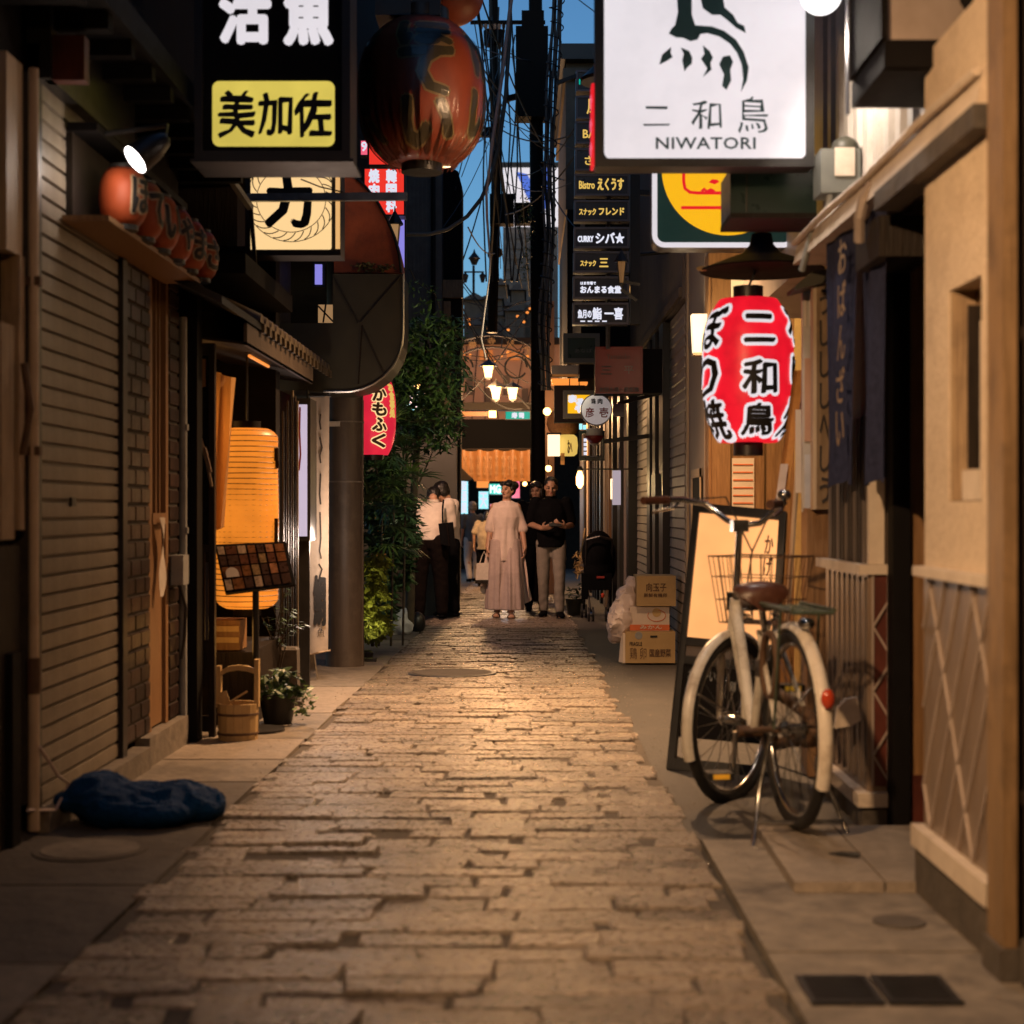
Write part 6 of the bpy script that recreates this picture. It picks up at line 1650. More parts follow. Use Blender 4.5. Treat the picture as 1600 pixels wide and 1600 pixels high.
bd = thing('peach_building', 'peach coloured building catching lamp light behind the far gate', 'building', (.0, 38, g(38)))
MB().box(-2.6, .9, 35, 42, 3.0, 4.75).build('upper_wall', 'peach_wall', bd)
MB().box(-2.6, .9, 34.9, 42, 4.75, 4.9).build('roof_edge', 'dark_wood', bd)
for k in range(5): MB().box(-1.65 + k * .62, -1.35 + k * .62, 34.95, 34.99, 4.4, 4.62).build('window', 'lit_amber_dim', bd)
MB().box(-6, 8, 46, 50, -2, 4.6).build('rear_wall', 'dark_wall', bd)
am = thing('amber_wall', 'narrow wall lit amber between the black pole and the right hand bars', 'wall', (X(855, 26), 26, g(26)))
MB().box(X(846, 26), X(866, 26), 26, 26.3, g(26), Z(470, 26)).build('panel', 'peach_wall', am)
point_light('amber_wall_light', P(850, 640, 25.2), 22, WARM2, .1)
# lit shop fronts at the crossing beyond
def lit_board(name, label, x0, y0, x1, y1, Y, mt_, text=None, tm_='lit_letter_white'):
    t = thing(name, label, 'sign', (X((x0 + x1) / 2, Y), Y, Z(y1, Y)))
    MB().box(X(x0, Y), X(x1, Y), Y, Y + .08, Z(y1, Y), Z(y0, Y)).build('panel', mt_, t)
    MB().box(X(x0 - 1, Y), X(x1 + 1, Y), Y + .081, Y + .2, Z(y1 + 1, Y), Z(y0 - 1, Y)).build('case', 'black_metal', t)
    if text: sign_text(text, x0 + 2, y0 + 2, x1 - 2, y1 - 2, Y, tm_, t, .012)
    return t
lit_board('cyan_sign', 'tall cyan lit sign at the far crossing behind the man in the white shirt', 719, 748, 731, 803, 41, 'lit_cyan', '居\n酒\n屋', 'lit_letter_white')
lit_board('teal_sign', 'teal and white lit sign at the far crossing left of the woman', 764, 756, 784, 772, 40, 'lit_teal', 'MG', 'lit_letter_white')
lit_board('pink_sign', 'pink red lit sign at the far crossing beside the woman', 800, 752, 812, 778, 40.5, 'lit_rose')
lit_board('pink_sign', 'low pink red lit sign behind the shoulder of the woman', 766, 788, 786, 800, 40.2, 'lit_rose')
lit_board('white_sign', 'pale lit sign at the far crossing above the grey haired person', 748, 768, 763, 795, 42, 'lit_cyan', '天', 'lit_letter_white')
lit_board('orange_sign', 'warm orange lit sign below the tan curtain', 745, 750, 764, 762, 41.5, 'lit_amber')
lit_board('white_sign', 'white lit sign at the far crossing left of the cyan sign', 698, 746, 710, 766, 41, 'lit_white')
for x_, y_, Y_, lb_ in ((820, 756, 33, 'white bulb right of the tan curtain above the people'), (824, 748, 34, 'smaller white bulb close to the black pole'), (857, 732, 24, 'white bulb under the box lamp at the bar fronts')):
    t = thing('bare_bulb', lb_, 'lamp', P(x_, y_, Y_))
    MB().ell(P(x_, y_, Y_), (.05, .05, .05), 12, 8).build('bulb', 'lit_far_lamp', t, smooth=80)
    MB().tube([P(x_, y_ - 3, Y_), P(x_, y_ - 14, Y_)], .008, 5).build('cord', 'cable', t)
point_light('crossing_light', (-.6, 39.5, 1.2), 60, (.75, .9, 1), .4)
point_light('crossing_light', (.2, 34, 1.8), 45, WARM, .3)

# far skyline
tb = thing('grey_tower', 'pale grey office block far beyond the lane', 'building', (0, 70, g(70)))
MB().box(X(786, 70), X(872, 70), 70, 80, 0, Z(352, 70)).build('wall', 'grey_wall', tb)
for r_ in range(6):
    for c_ in range(5):
        MB().box(X(790 + c_ * 16, 70), X(801 + c_ * 16, 70), 69.93, 69.99, Z(373 + r_ * 16, 70), Z(364 + r_ * 16, 70)).build('window', 'sign_navy', tb)
bb = thing('billboard', 'lit white and blue billboard on the roof far beyond the lane', 'billboard', P(830, 350, 69))
MB().box(X(786, 69), X(880, 69), 69, 69.4, Z(352, 69), Z(262, 69)).build('panel', 'lit_white', bb)
for k, pts in enumerate(([(806, 268), (824, 272), (846, 318), (838, 330), (822, 305)], [(828, 300), (846, 290), (848, 306), (834, 322)], [(846, 262), (856, 262), (860, 318), (848, 330)], [(818, 320), (832, 322), (826, 352), (816, 352)])):
    MB().poly([P(a, b, 68.98 - k * .01) for a, b in pts][::-1]).build('emblem', 'lit_blue', bb)
MB().box(X(780, 69), X(884, 69), 68.9, 69.5, Z(262, 69), Z(254, 69)).build('frame', 'black_metal', bb)
rr = random.Random(3)
for k in range(12):
    x_ = rr.uniform(716, 822); w_ = rr.uniform(18, 46); y_ = rr.uniform(436, 500); Y_ = rr.uniform(44, 58)
    t = thing('dark_house', 'dark roof in the jumble of houses beyond the lane', 'house', P(x_, 640, Y_), group='dark roofs beyond the lane')
    MB().box(X(x_ - w_ / 2, Y_), X(x_ + w_ / 2, Y_), Y_, Y_ + 2.5, 0, Z(y_ + 8, Y_)).build('wall', 'brown_wall', t)
    MB().prism([P(x_ - w_ / 2 - 3, y_ + 8, Y_ - .2), P(x_ + w_ / 2 + 3, y_ + 8, Y_ - .2), P(x_, y_ - 3, Y_ - .2)], (0, 3, 0)).build('roof', 'mauve_wall', t)
t = thing('rooftop_lamp', 'dark lamp post silhouette against the pale low sky', 'street lamp', P(740, 430, 32))
MB().tube([P(740, 470, 32), P(740, 415, 32)], .03, 6).build('post', 'black_metal', t)
MB().lathe(P(741, 404, 32), [(.05, -.13), (.1, -.02), (.13, 0), (.03, .12), (.005, .2)], 8).build('head', 'black_metal', t)
MB().bar(P(725, 425, 32), P(756, 425, 32), .03).build('arm', 'black_metal', t)
for x_ in (727, 754): MB().lathe(P(x_, 434, 32), [(.03, -.1), (.07, .05), (.02, .1)], 8).build('side_lamp', 'black_metal', t)

# utility poles
Y_ = 23.0
up = thing('utility_pole', 'tall black utility pole with a long black box standing in the lane', 'pole', (X(841, Y_), Y_, g(Y_)))
MB().tube([(X(842, Y_), Y_, g(Y_)), (X(840, Y_), Y_, 4), (X(836, Y_), Y_, 9.5)], [.11, .105, .1], 12).build('shaft', 'black_paint', up, smooth=60)
MB().box(X(806, Y_), X(856, Y_), Y_ - .3, Y_ + .1, Z(190, Y_), Z(50, Y_)).build('box', 'black_paint', up)
MB().bar(P(735, 35, Y_), P(852, 35, Y_), .05).build('cross_arm', 'black_paint', up)
MB().bar(P(786, 156, Y_), P(810, 150, Y_), .08).build('cross_arm', 'black_paint', up)
for k in range(6): MB().lathe(P(752 + k * 7, 40, Y_), [(.02, -.05), (.03, .0), (.015, .06)], 8).build('insulator', 'skin_tan', up)
MB().box(X(815, Y_), X(850, Y_), Y_ - .12, Y_ - .02, Z(48, Y_), Z(20, Y_)).build('fitting', 'black_paint', up)
Y_ = 26.0
up2 = thing('utility_pole', 'thinner dark utility pole behind the large lantern, hung with cables', 'pole', (X(772, Y_), Y_, 3))
MB().tube([P(769, 520, Y_), P(775, 300, Y_), P(770, -60, Y_)], [.09, .085, .08], 10).build('shaft', 'black_paint', up2, smooth=60)
MB().lathe(P(772, 58, Y_), [(.02, -.18), (.17, -.14), (.18, .1), (.04, .16)], 14).build('transformer', 'black_paint', up2, smooth=50)
MB().box(X(766, Y_), X(803, Y_), Y_ - .4, Y_ - .1, Z(356, Y_), Z(310, Y_)).build('box', 'black_paint', up2)
MB().box(X(803, Y_) + .003, X(829, Y_), Y_ - .3, Y_ - .05, Z(354, Y_), Z(322, Y_)).build('box', 'black_paint', up2)
MB().box(X(745, Y_), X(780, Y_), Y_ - .25, Y_ - .12, Z(218, Y_), Z(204, Y_)).build('box', 'black_paint', up2)
MB().box(X(750, Y_), X(759, Y_), Y_ - .256, Y_ - .251, Z(211, Y_), Z(207, Y_)).build('label_plate', 'card_white', up2)
MB().ell(P(770, 398, Y_), (.09, .09, .09), 12, 8).build('fitting', 'black_paint', up2, smooth=60)
MB().ell(P(780, 395, Y_), (.06, .06, .08), 12, 8).build('fitting', 'black_paint', up2, smooth=60)

# cables
def sag(a, b, s, n=14): return [a.lerp(b, k / n) + Vector((0, 0, -s * 4 * (k / n) * (1 - k / n))) for k in range(n + 1)]
Yc = 17.0
cb = thing('cable_bundle', 'thick grey bundle of cables wound with a spiral cord in front of the tall pole', 'cable', P(856, 600, Yc))
path = [(872, -20), (868, 60), (862, 140), (858, 230), (857, 300), (859, 380), (853, 450), (850, 520), (853, 610)]
def pathpt(t):
    f = t * (len(path) - 1); i = min(int(f), len(path) - 2); u = f - i
    return P(path[i][0] + (path[i + 1][0] - path[i][0]) * u, path[i][1] + (path[i + 1][1] - path[i][1]) * u, Yc)
for k in range(6):
    off = Vector((-.05 + .02 * k, rnd.uniform(-.02, .02), 0))
    MB().tube([pathpt(j / 30) + off + Vector((.01 * math.sin(j * .7 + k * 2), 0, 0)) for j in range(31)], .0165, 6).build('strand', 'grey_wall' if k in (0, 2, 3, 5) else 'cable', cb, smooth=70)
MB().tube([pathpt(j / 420) + Vector((.075 * math.cos(j * 2 * PI / 14), .07 * math.sin(j * 2 * PI / 14), 0)) + Vector((.012 * math.sin(j * .21), 0, 0)) for j in range(421)], .0075, 4).build('spiral_cord', 'cable', cb, smooth=80)
pc = MB().tube([P(a, b, 14) for a, b in ((802, -20), (796, 20), (788, 90), (780, 150), (774, 190), (768, 230), (765, 262), (760, 300), (761, 340), (766, 410), (764, 440), (757, 490), (752, 530), (760, 562))], [.017] * 6 + [.012] * 3 + [.008] * 5, 7)
pc.build('hanging_cable', 'pale_cable', smooth=70, label='pale pinkish cable hanging down in front of the sky beside the large lantern', cat='cable')
hc = MB().tube([P(a, b, 15) for a, b in ((632, 366), (670, 366), (700, 358), (730, 338), (752, 310), (768, 275), (780, 225), (790, 150), (796, 60), (798, -20))], .02, 7)
hc.build('hanging_cable', 'grey_frame', smooth=70, label='thick dull cable curving up from the grey building into the sky', cat='cable')
rr = random.Random(12)
wl_ = 'thin dark overhead wire crossing the strip of evening sky'
for k in range(34):
    if k < 12:
        a = P(rr.uniform(690, 735), rr.uniform(60, 420), rr.uniform(17, 22)); b = P(rr.uniform(765, 800), rr.uniform(20, 400), rr.uniform(24, 26))
    elif k < 22:
        a = P(rr.uniform(740, 800), rr.uniform(-30, 60), rr.uniform(16, 22)); b = P(rr.uniform(740, 835), rr.uniform(280, 470), rr.uniform(22, 27))
    elif k < 29:
        a = P(rr.uniform(765, 840), rr.uniform(150, 420), 24); b = P(rr.uniform(880, 915), rr.uniform(150, 420), rr.uniform(19, 21))
    else:
        a = P(rr.uniform(690, 760), rr.uniform(-40, 200), rr.uniform(16, 20)); b = P(rr.uniform(830, 870), rr.uniform(-40, 300), rr.uniform(22, 24))
    MB().tube(sag(a, b, rr.uniform(.02, .25), 8), rr.choice((.006, .008, .011)), 4).build('overhead_wire', 'cable', smooth=80, label=wl_, cat='wire', group='overhead wires')
MB().tube(sag(P(880, -20, 30), P(960, 40, 26), .02, 4), .012, 4).build('overhead_wire', 'cable', label='single wire crossing the clear sky left of the white bird sign', cat='wire')
for k in range(7):
    x_ = 762 + k * 8
    MB().tube([P(x_ + rr.uniform(-5, 5), rr.uniform(-20, 60), 25.5)] + [P(x_ + rr.uniform(-7, 7), 80 + j * 60, 25.5 + rr.uniform(-.1, .1)) for j in range(6)] + [P(x_ + rr.uniform(-5, 5), 440, 25.5)], .014, 5).build('drop_cable', 'cable', smooth=80, label='tangled black cable hanging down along the thinner utility pole', cat='cable', group='tangled drop cables')
# vine round the lower cables
t = leaf_cloud(260, P(822, 360, 22.3), (.12, .1, .75), .05, 31)
t.build('vine', 'leaf_mid', label='straggly vine climbing the tall black pole', cat='plant')

# ================================================================== plants on the left
def frond(mb, base, d, L_, n, rr):
    """one palm fan: blades spreading from the end of a stalk"""
    tip = base + d * L_ * .45
    side = d.cross(Vector((0, 0, 1))).normalized(); up = side.cross(d).normalized()
    mb.tube([base, base.lerp(tip, .5) + up * .01, tip], .003, 4)
    for k in range(n):
        a = R(-75 + 150 * k / (n - 1))
        dd = (d * math.cos(a) + side * math.sin(a) + up * rr.uniform(-.15, .1)).normalized()
        l2 = L_ * .62 * rr.uniform(.85, 1.1) * (1 - .25 * abs(a) / 1.3)
        s2 = dd.cross(up).normalized() * .011
        m_ = tip + dd * l2 * .55 + Vector((0, 0, -l2 * .05)); e = tip + dd * l2 + Vector((0, 0, -l2 * .24))
        mb.add([tip + s2 * .3, m_ + s2, e, m_ - s2, tip - s2 * .3], [(0, 1, 2, 3, 4)])
fp = thing('fan_palm', 'dark green fan palm with spiky leaves behind the brown pole', 'palm', (X(600, 13.6), 13.6, g(13.6)))
rr = random.Random(44)
for k in range(3):
    x_ = X(592 + k * 18, 13.9); MB().tube([(x_, 13.9 + .05 * k, g(13.9)), (x_ + .03, 13.9, 1.0), (x_ + .05 * (k - 1), 13.85, 1.6)], .012, 6).build('trunk', 'bark', fp)
for k in range(84):
    b_ = P(rr.uniform(572, 640), rr.uniform(655, 880), rr.uniform(13.2, 14.0))
    d = Vector((rr.uniform(-.4, 1.0), rr.uniform(-.9, .1), rr.uniform(-.25, .8))).normalized()
    m_ = MB(); frond(m_, b_, d, rr.uniform(.3, .48), 9, rr); m_.build('frond', 'leaf_mid' if k % 3 == 0 else 'leaf_dark', fp)
tr_ = thing('leafy_tree', 'tall dark small leaved tree in front of the grey building', 'tree', (X(660, 15.5), 15.5, g(15.5)))
MB().tube([P(640, 975, 15.5), P(645, 800, 15.5), P(655, 650, 15.5), P(668, 520, 15.5)], [.05, .04, .03, .012], 7).build('trunk', 'bark', tr_, smooth=60)
for k in range(9):
    a = 560 + k * 22
    MB().tube([P(650, a + 30, 15.5), P(640 + (k % 3) * 28 - 20, a - 30, 15.5 + rr.uniform(-.3, .3))], [.014, .005], 5).build('limb', 'bark', tr_)
cr = MB()
for i, (x_, y_, rx, rz, n) in enumerate(((665, 540, .28, .3, 420), (640, 590, .3, .25, 420), (690, 590, .22, .3, 320), (650, 660, .3, .25, 380), (685, 670, .2, .2, 240), (628, 540, .16, .22, 160), (700, 520, .14, .2, 130), (610, 620, .2, .25, 260))):
    m_ = leaf_cloud(int(n * 1.1), P(x_, y_, 15.4), (rx * 1.3, .35, rz * 1.15), .1, 60 + i, shape=3.0, up=.1); cr.add(m_.v, m_.f)
cr.build('crown', 'leaf_dark', tr_)
cr = MB()
for i, (x_, y_, rx, rz, n) in enumerate(((660, 520, .25, .3, 90), (640, 610, .3, .3, 110), (690, 640, .2, .3, 80))):
    m_ = leaf_cloud(n * 3, P(x_, y_, 15.2), (rx * 1.3, .25, rz * 1.2), .095, 80 + i, shape=3.0, up=.1); cr.add(m_.v, m_.f)
cr.build('lighter_leaves', 'leaf_mid', tr_)
MB().tube([P(690, 490, 15.2), P(680, 460, 15.2), P(650, 440, 15.3), P(640, 420, 15.3)], .005, 4).build('twig', 'bark', tr_)
cl_ = leaf_cloud(60, P(655, 455, 15.2), (.2, .1, .14), .05, 90, shape=3); cl_.build('sparse_twig_leaves', 'leaf_mid', tr_)
sb = thing('shrub', 'dark dense shrub filling the corner between the palm and the men in white shirts', 'shrub', (X(610, 15), 15, g(15)))
MB().tube([P(610, 985, 15), P(612, 860, 15)], .03, 6).build('stem', 'bark', sb)
cr = MB()
for i, (x_, y_, rx, rz, n) in enumerate(((600, 800, .28, .35, 420), (606, 880, .24, .35, 420), (592, 950, .16, .2, 300), (630, 830, .16, .35, 240), (590, 730, .25, .25, 260))):
    m_ = leaf_cloud(n * 2, P(x_, y_, 14.9), (rx, .3, rz), .1, 110 + i, shape=2.2); cr.add(m_.v, m_.f)
cr.build('foliage', 'leaf_dark', sb)
mp_ = thing('lime_maple', 'lime green lit maple bush at the foot of the brown pole', 'shrub', (X(586, 13.0), 13.0, g(13)))
MB().tube([P(582, 1010, 13), P(584, 930, 13), P(590, 870, 13)], [.015, .012, .006], 6).build('stem', 'bark', mp_)
cr = MB()
for i, (x_, y_, rx, rz, n) in enumerate(((588, 885, .09, .12, 200), (582, 935, .12, .14, 280), (590, 975, .1, .09, 180), (578, 990, .1, .06, 100))):
    m_ = leaf_cloud(n * 2, P(x_, y_, 12.9), (rx * 1.25, .13, rz * 1.15), .06, 140 + i, shape=1.8, up=.0); cr.add(m_.v, m_.f)
cr.build('foliage', 'leaf_thin', mp_)
spot_light('maple_uplight', (X(575, 12.5), 12.55, g(12.5) + .08), P(588, 900, 13.0), 26, (1, .9, .45), 80, .6, .03)
t = thing('ground_spot', 'small black ground spotlight at the foot of the lime green bush', 'lamp', (X(572, 12.5), 12.5, g(12.5)))
MB().lathe((X(574, 12.5), 12.52, g(12.5)), [(.04, 0), (.05, .05), (.03, .07)], 14).build('body', 'black_metal', t, smooth=50)
MB().box(X(574, 12.5) - .06, X(574, 12.5) + .1, 12.2, 12.26, g(12.2), g(12.2) + .03).build('cable_cover', 'black_metal', t)
pk = thing('pink_lantern', 'glowing pinkish red paper lantern with white edged characters behind the brown pole', 'lantern', P(585, 712, 12.4))
c = P(583, 649, 12.4)
def rpk(z): return .185 * (1 - .38 * (abs(z) / .33) ** 3)
MB().lathe(c, [(rpk(-.32 + .64 * j / 60) * (1 - .005 * (j % 2)), -.32 + .64 * j / 60) for j in range(61)], 34).build('shade', 'lit_pink', pk, smooth=80)
MB().lathe(c, [(.08, -.36), (.09, -.315)], 20).build('cap', 'black_metal', pk, smooth=40)
MB().lathe(c, [(.08, .315), (.09, .36)], 20).build('cap', 'black_metal', pk, smooth=40)
for k, (ch, za_) in enumerate((('か', .12), ('も', -.0), ('ふ', -.12), ('く', -.25))):
    for mat_, bold, lift in (('lit_cream', .017, .001), ('rust', .006, .004)):
        lt = lettering(ch, (-.055, 0, za_ - .01), (.11, 0, 0), (0, 0, .1), bold, n=Vector((0, -1, 0)), lift=0)
        wr = wrap_lantern(lt, (0, 0, 0), rpk, lift); m3 = Matrix.Rotation(R(22), 3, 'Z'); wr.v = [c + m3 @ v for v in wr.v]
        wr.build('lettering', mat_, pk)
lt = lettering('お\n食\n事\n処', (-.035, 0, -.02), (.07, 0, 0), (0, 0, .27), .006, n=Vector((0, -1, 0)), lift=0)
wr = wrap_lantern(lt, (0, 0, 0), rpk, .002); m3 = Matrix.Rotation(R(62), 3, 'Z'); wr.v = [c + m3 @ v for v in wr.v]
wr.build('lettering', 'lit_gold', pk)
t = lit_board('white_sign', 'small pale lit sign glimpsed through the leaves right of the pink lantern', 636, 612, 662, 640, 17.5, 'lit_cyan', '寺', 'lit_letter_white')
t = lit_board('amber_window', 'amber lit lattice window glimpsed low between shrub and lime bush', 586, 800, 612, 870, 16.5, 'lit_amber_dim')

# lamps assumed over the lane, plus fill lamps added to brighten parts of it
def lane_light(name, label, loc, power, col, arm, aim=None, size=110, blend=.7):
    t = thing(name, label, 'street lamp', loc)
    x_, y_, z_ = loc
    MB().lathe(loc, [(.16, 0), (.165, .02), (.06, .12), (.03, .2)], 20).build('shade', 'black_metal', t, smooth=50)
    MB().ell((x_, y_, z_ + .015), (.05, .05, .05), 12, 8).build('bulb', 'lit_far_lamp', t, smooth=80)
    MB().tube([(x_, y_, z_ + .19), (x_, y_, z_ + .26), (arm, y_, z_ + .3)], .016, 8).build('arm', 'black_metal', t)
    if aim: spot_light(name + '_light', (x_, y_, z_ - .06), aim, power, col, size, blend, .07)
    else: point_light(name + '_light', (x_, y_, z_ - .06), power, col, .07)
lane_light('added_lamp', 'assumed warm shaded street lamp on an arm nearest the viewer, on the left', (-.75, 2.0, 2.55), 560, (1, .6, .3), -1.7, (1.15, 4.4, .9), 88, 1.0)  # unseen lamp, assumed from the warm light on the right wall
lane_light('added_lamp', 'added warm fill lamp on an arm behind the viewer', (.4, -.2, 2.9), 130, (1, .53, .22), 1.6, (-.55, 4.3, .3), 72, 1.0)  # added to spread warm light over the foreground
lane_light('added_lamp', 'assumed warm shaded street lamp on an arm hidden behind the white bird sign', (.5, 9.3, 3.6), 1600, (1, .56, .27), 1.2, (.1, 8.9, 0), 108, 1.0)  # unseen lamp, assumed from the warm pool of light on the paving
lane_light('added_lamp', 'added warm shaded fill lamp behind the leafy tree near the men in white shirts', (-1.15, 16.6, 2.35), 270, (1, .54, .33), -1.9, (-.1, 18.7, .9), 120, .7)  # unseen lamp added to light the people ahead
lane_light('fill_spotlight', 'added fill spot behind the white bird sign, aimed at the large dull lantern', (.8, 7.6, 3.2), 110, (1, .6, .32), 1.3, (-.6, 9.0, 3.4), 44, .8)  # unseen fill added to brighten the large lantern
lane_light('fill_spotlight', 'added fill spot behind the column of name panels, aimed at the leafy tree', (.76, 12.75, 2.85), 170, (1, .88, .55), 1.2, (-1.1, 14.5, 1.8), 84, .8)  # unseen fill added to bring out the dark foliage

# railings, windows and clutter on the roofs beyond the gate
rr = random.Random(21)
t = thing('roof_railing', 'thin dark railing and poles on the roof edge above the far gate', 'railing', (-.6, 34.6, 4.9))
for k in range(16): MB().box(-2.3 + k * .19, -2.285 + k * .19, 34.6, 34.615, 4.9, 5.3 + (.25 if k % 5 == 0 else 0)).build('post', 'black_metal', t)
for z in (5.1, 5.29): MB().box(-2.4, .8, 34.58, 34.599, z, z + .02).build('rail', 'black_metal', t)
for k in range(6): MB().box(-1.75 + k * .42, -1.6 + k * .42, 34.97, 34.999, 3.3 + .3 * (k % 2), 3.75 + .3 * (k % 2)).build('shutter', 'brown_wall', bd)
for k in range(9):
    MB().bar((-1.8 + k * .3, 34.9, 3.05), (-1.8 + k * .3 + rr.uniform(-.5, .5), 34.85 - .004 * k, 4.7), .02).build('strut', 'dark_wood', bd)
for k in range(14):
    a = P(rr.uniform(706, 730), rr.uniform(430, 640), 28.6); b = P(rr.uniform(800, 838), rr.uniform(430, 640), 28.3)
    MB().tube(sag(a, b, rr.uniform(.05, .3), 8), rr.choice((.008, .012)), 4).build('overhead_wire', 'cable', smooth=80, label='thin dark wire sagging across the lit arch at the far gate', cat='wire', group='wires at the far gate')
for k in range(18):
    x_ = rr.uniform(716, 836); y_ = rr.uniform(548, 566) if k % 2 else rr.uniform(470, 520)
    MB().ell(P(x_, y_, 33), (.035, .02, .03), 8, 6).build('fairy_light', 'lit_amber', label='tiny amber light dotted along the roofs beyond the far gate', cat='light', group='tiny amber lights beyond the gate')
# ================================================================== people
def rings(mb, rs_, n=28, fold=None):
    """closed stack of horizontal ellipses: (x, y, z, rx, ry)"""
    vs = []; fs = []
    for i, (x_, y_, z_, rx, ry) in enumerate(rs_):
        for k in range(n):
            a = 2 * PI * k / n
            f = 1 + (fold(a, z_) if fold else 0)
            vs.append((x_ + rx * f * math.cos(a), y_ + ry * f * math.sin(a), z_))
    for i in range(len(rs_) - 1):
        for k in range(n):
            k2 = (k + 1) % n
            fs.append((i * n + k, (i + 1) * n + k, (i + 1) * n + k2, i * n + k2))
    fs.append(tuple(range(n))); fs.append(tuple(reversed([(len(rs_) - 1) * n + k for k in range(n)])))
    return mb.add(vs, fs)
def limb(mb, pts, rad, n=14):
    """tapering limb, the joints rounded"""
    pts = [Vector(p) for p in pts]
    P2 = []; R2 = []
    for i in range(len(pts) - 1):
        for k in range(4):
            t = k / 4; P2.append(pts[i].lerp(pts[i + 1], t)); R2.append(rad[i] * (1 - t) + rad[i + 1] * t)
    P2.append(pts[-1]); R2.append(rad[-1])
    mb.tube(P2, R2, n)
    for p, r_ in zip(pts, rad): mb.ell(p, (r_, r_, r_), 12, 8)
    return mb
def hand(mb, w, d, nrm, side, curl=.35):
    """palm, four unequal bent fingers and a thumb from the side of the palm; d = pointing direction, nrm = back of the hand"""
    d = Vector(d).normalized(); nrm = Vector(nrm); nrm = (nrm - d * nrm.dot(d)).normalized(); s_ = d.cross(nrm).normalized() * side
    w = Vector(w)
    m = Matrix((s_, d, nrm)).transposed()
    mb.ell(w + d * .045, (.042, .056, .017), 12, 8, m)
    mb.ell(w + d * .01, (.03, .04, .021), 10, 8, m)
    for k, (o_, L_) in enumerate(((-.029, .062), (-.01, .076), (.01, .08), (.028, .072))):
        b = w + d * .085 + s_ * o_
        cu = curl * (1 + .15 * k)
        d1 = (d * math.cos(cu) - nrm * math.sin(cu)).normalized(); d2 = (d * math.cos(cu * 2.2) - nrm * math.sin(cu * 2.2)).normalized()
        p1 = b + d1 * L_ * .5; p2 = p1 + d2 * L_ * .5
        mb.tube([b - d * .03, b, p1, p2], [.0105, .0105, .0095, .0085], 8)
        mb.ell(p1, (.0095,) * 3, 8, 6); mb.ell(p2, (.0085,) * 3, 8, 6)
    b = w + d * .025 + s_ * .03
    t1 = (d * .6 + s_ * .75 - nrm * .35).normalized(); t2 = (d * .9 + s_ * .25 - nrm * .45).normalized()
    mb.tube([b, b + t1 * .035, b + t1 * .035 + t2 * .03], [.014, .0115, .0095], 8); mb.ell(b + t1 * .035 + t2 * .03, (.0095,) * 3, 8, 6)

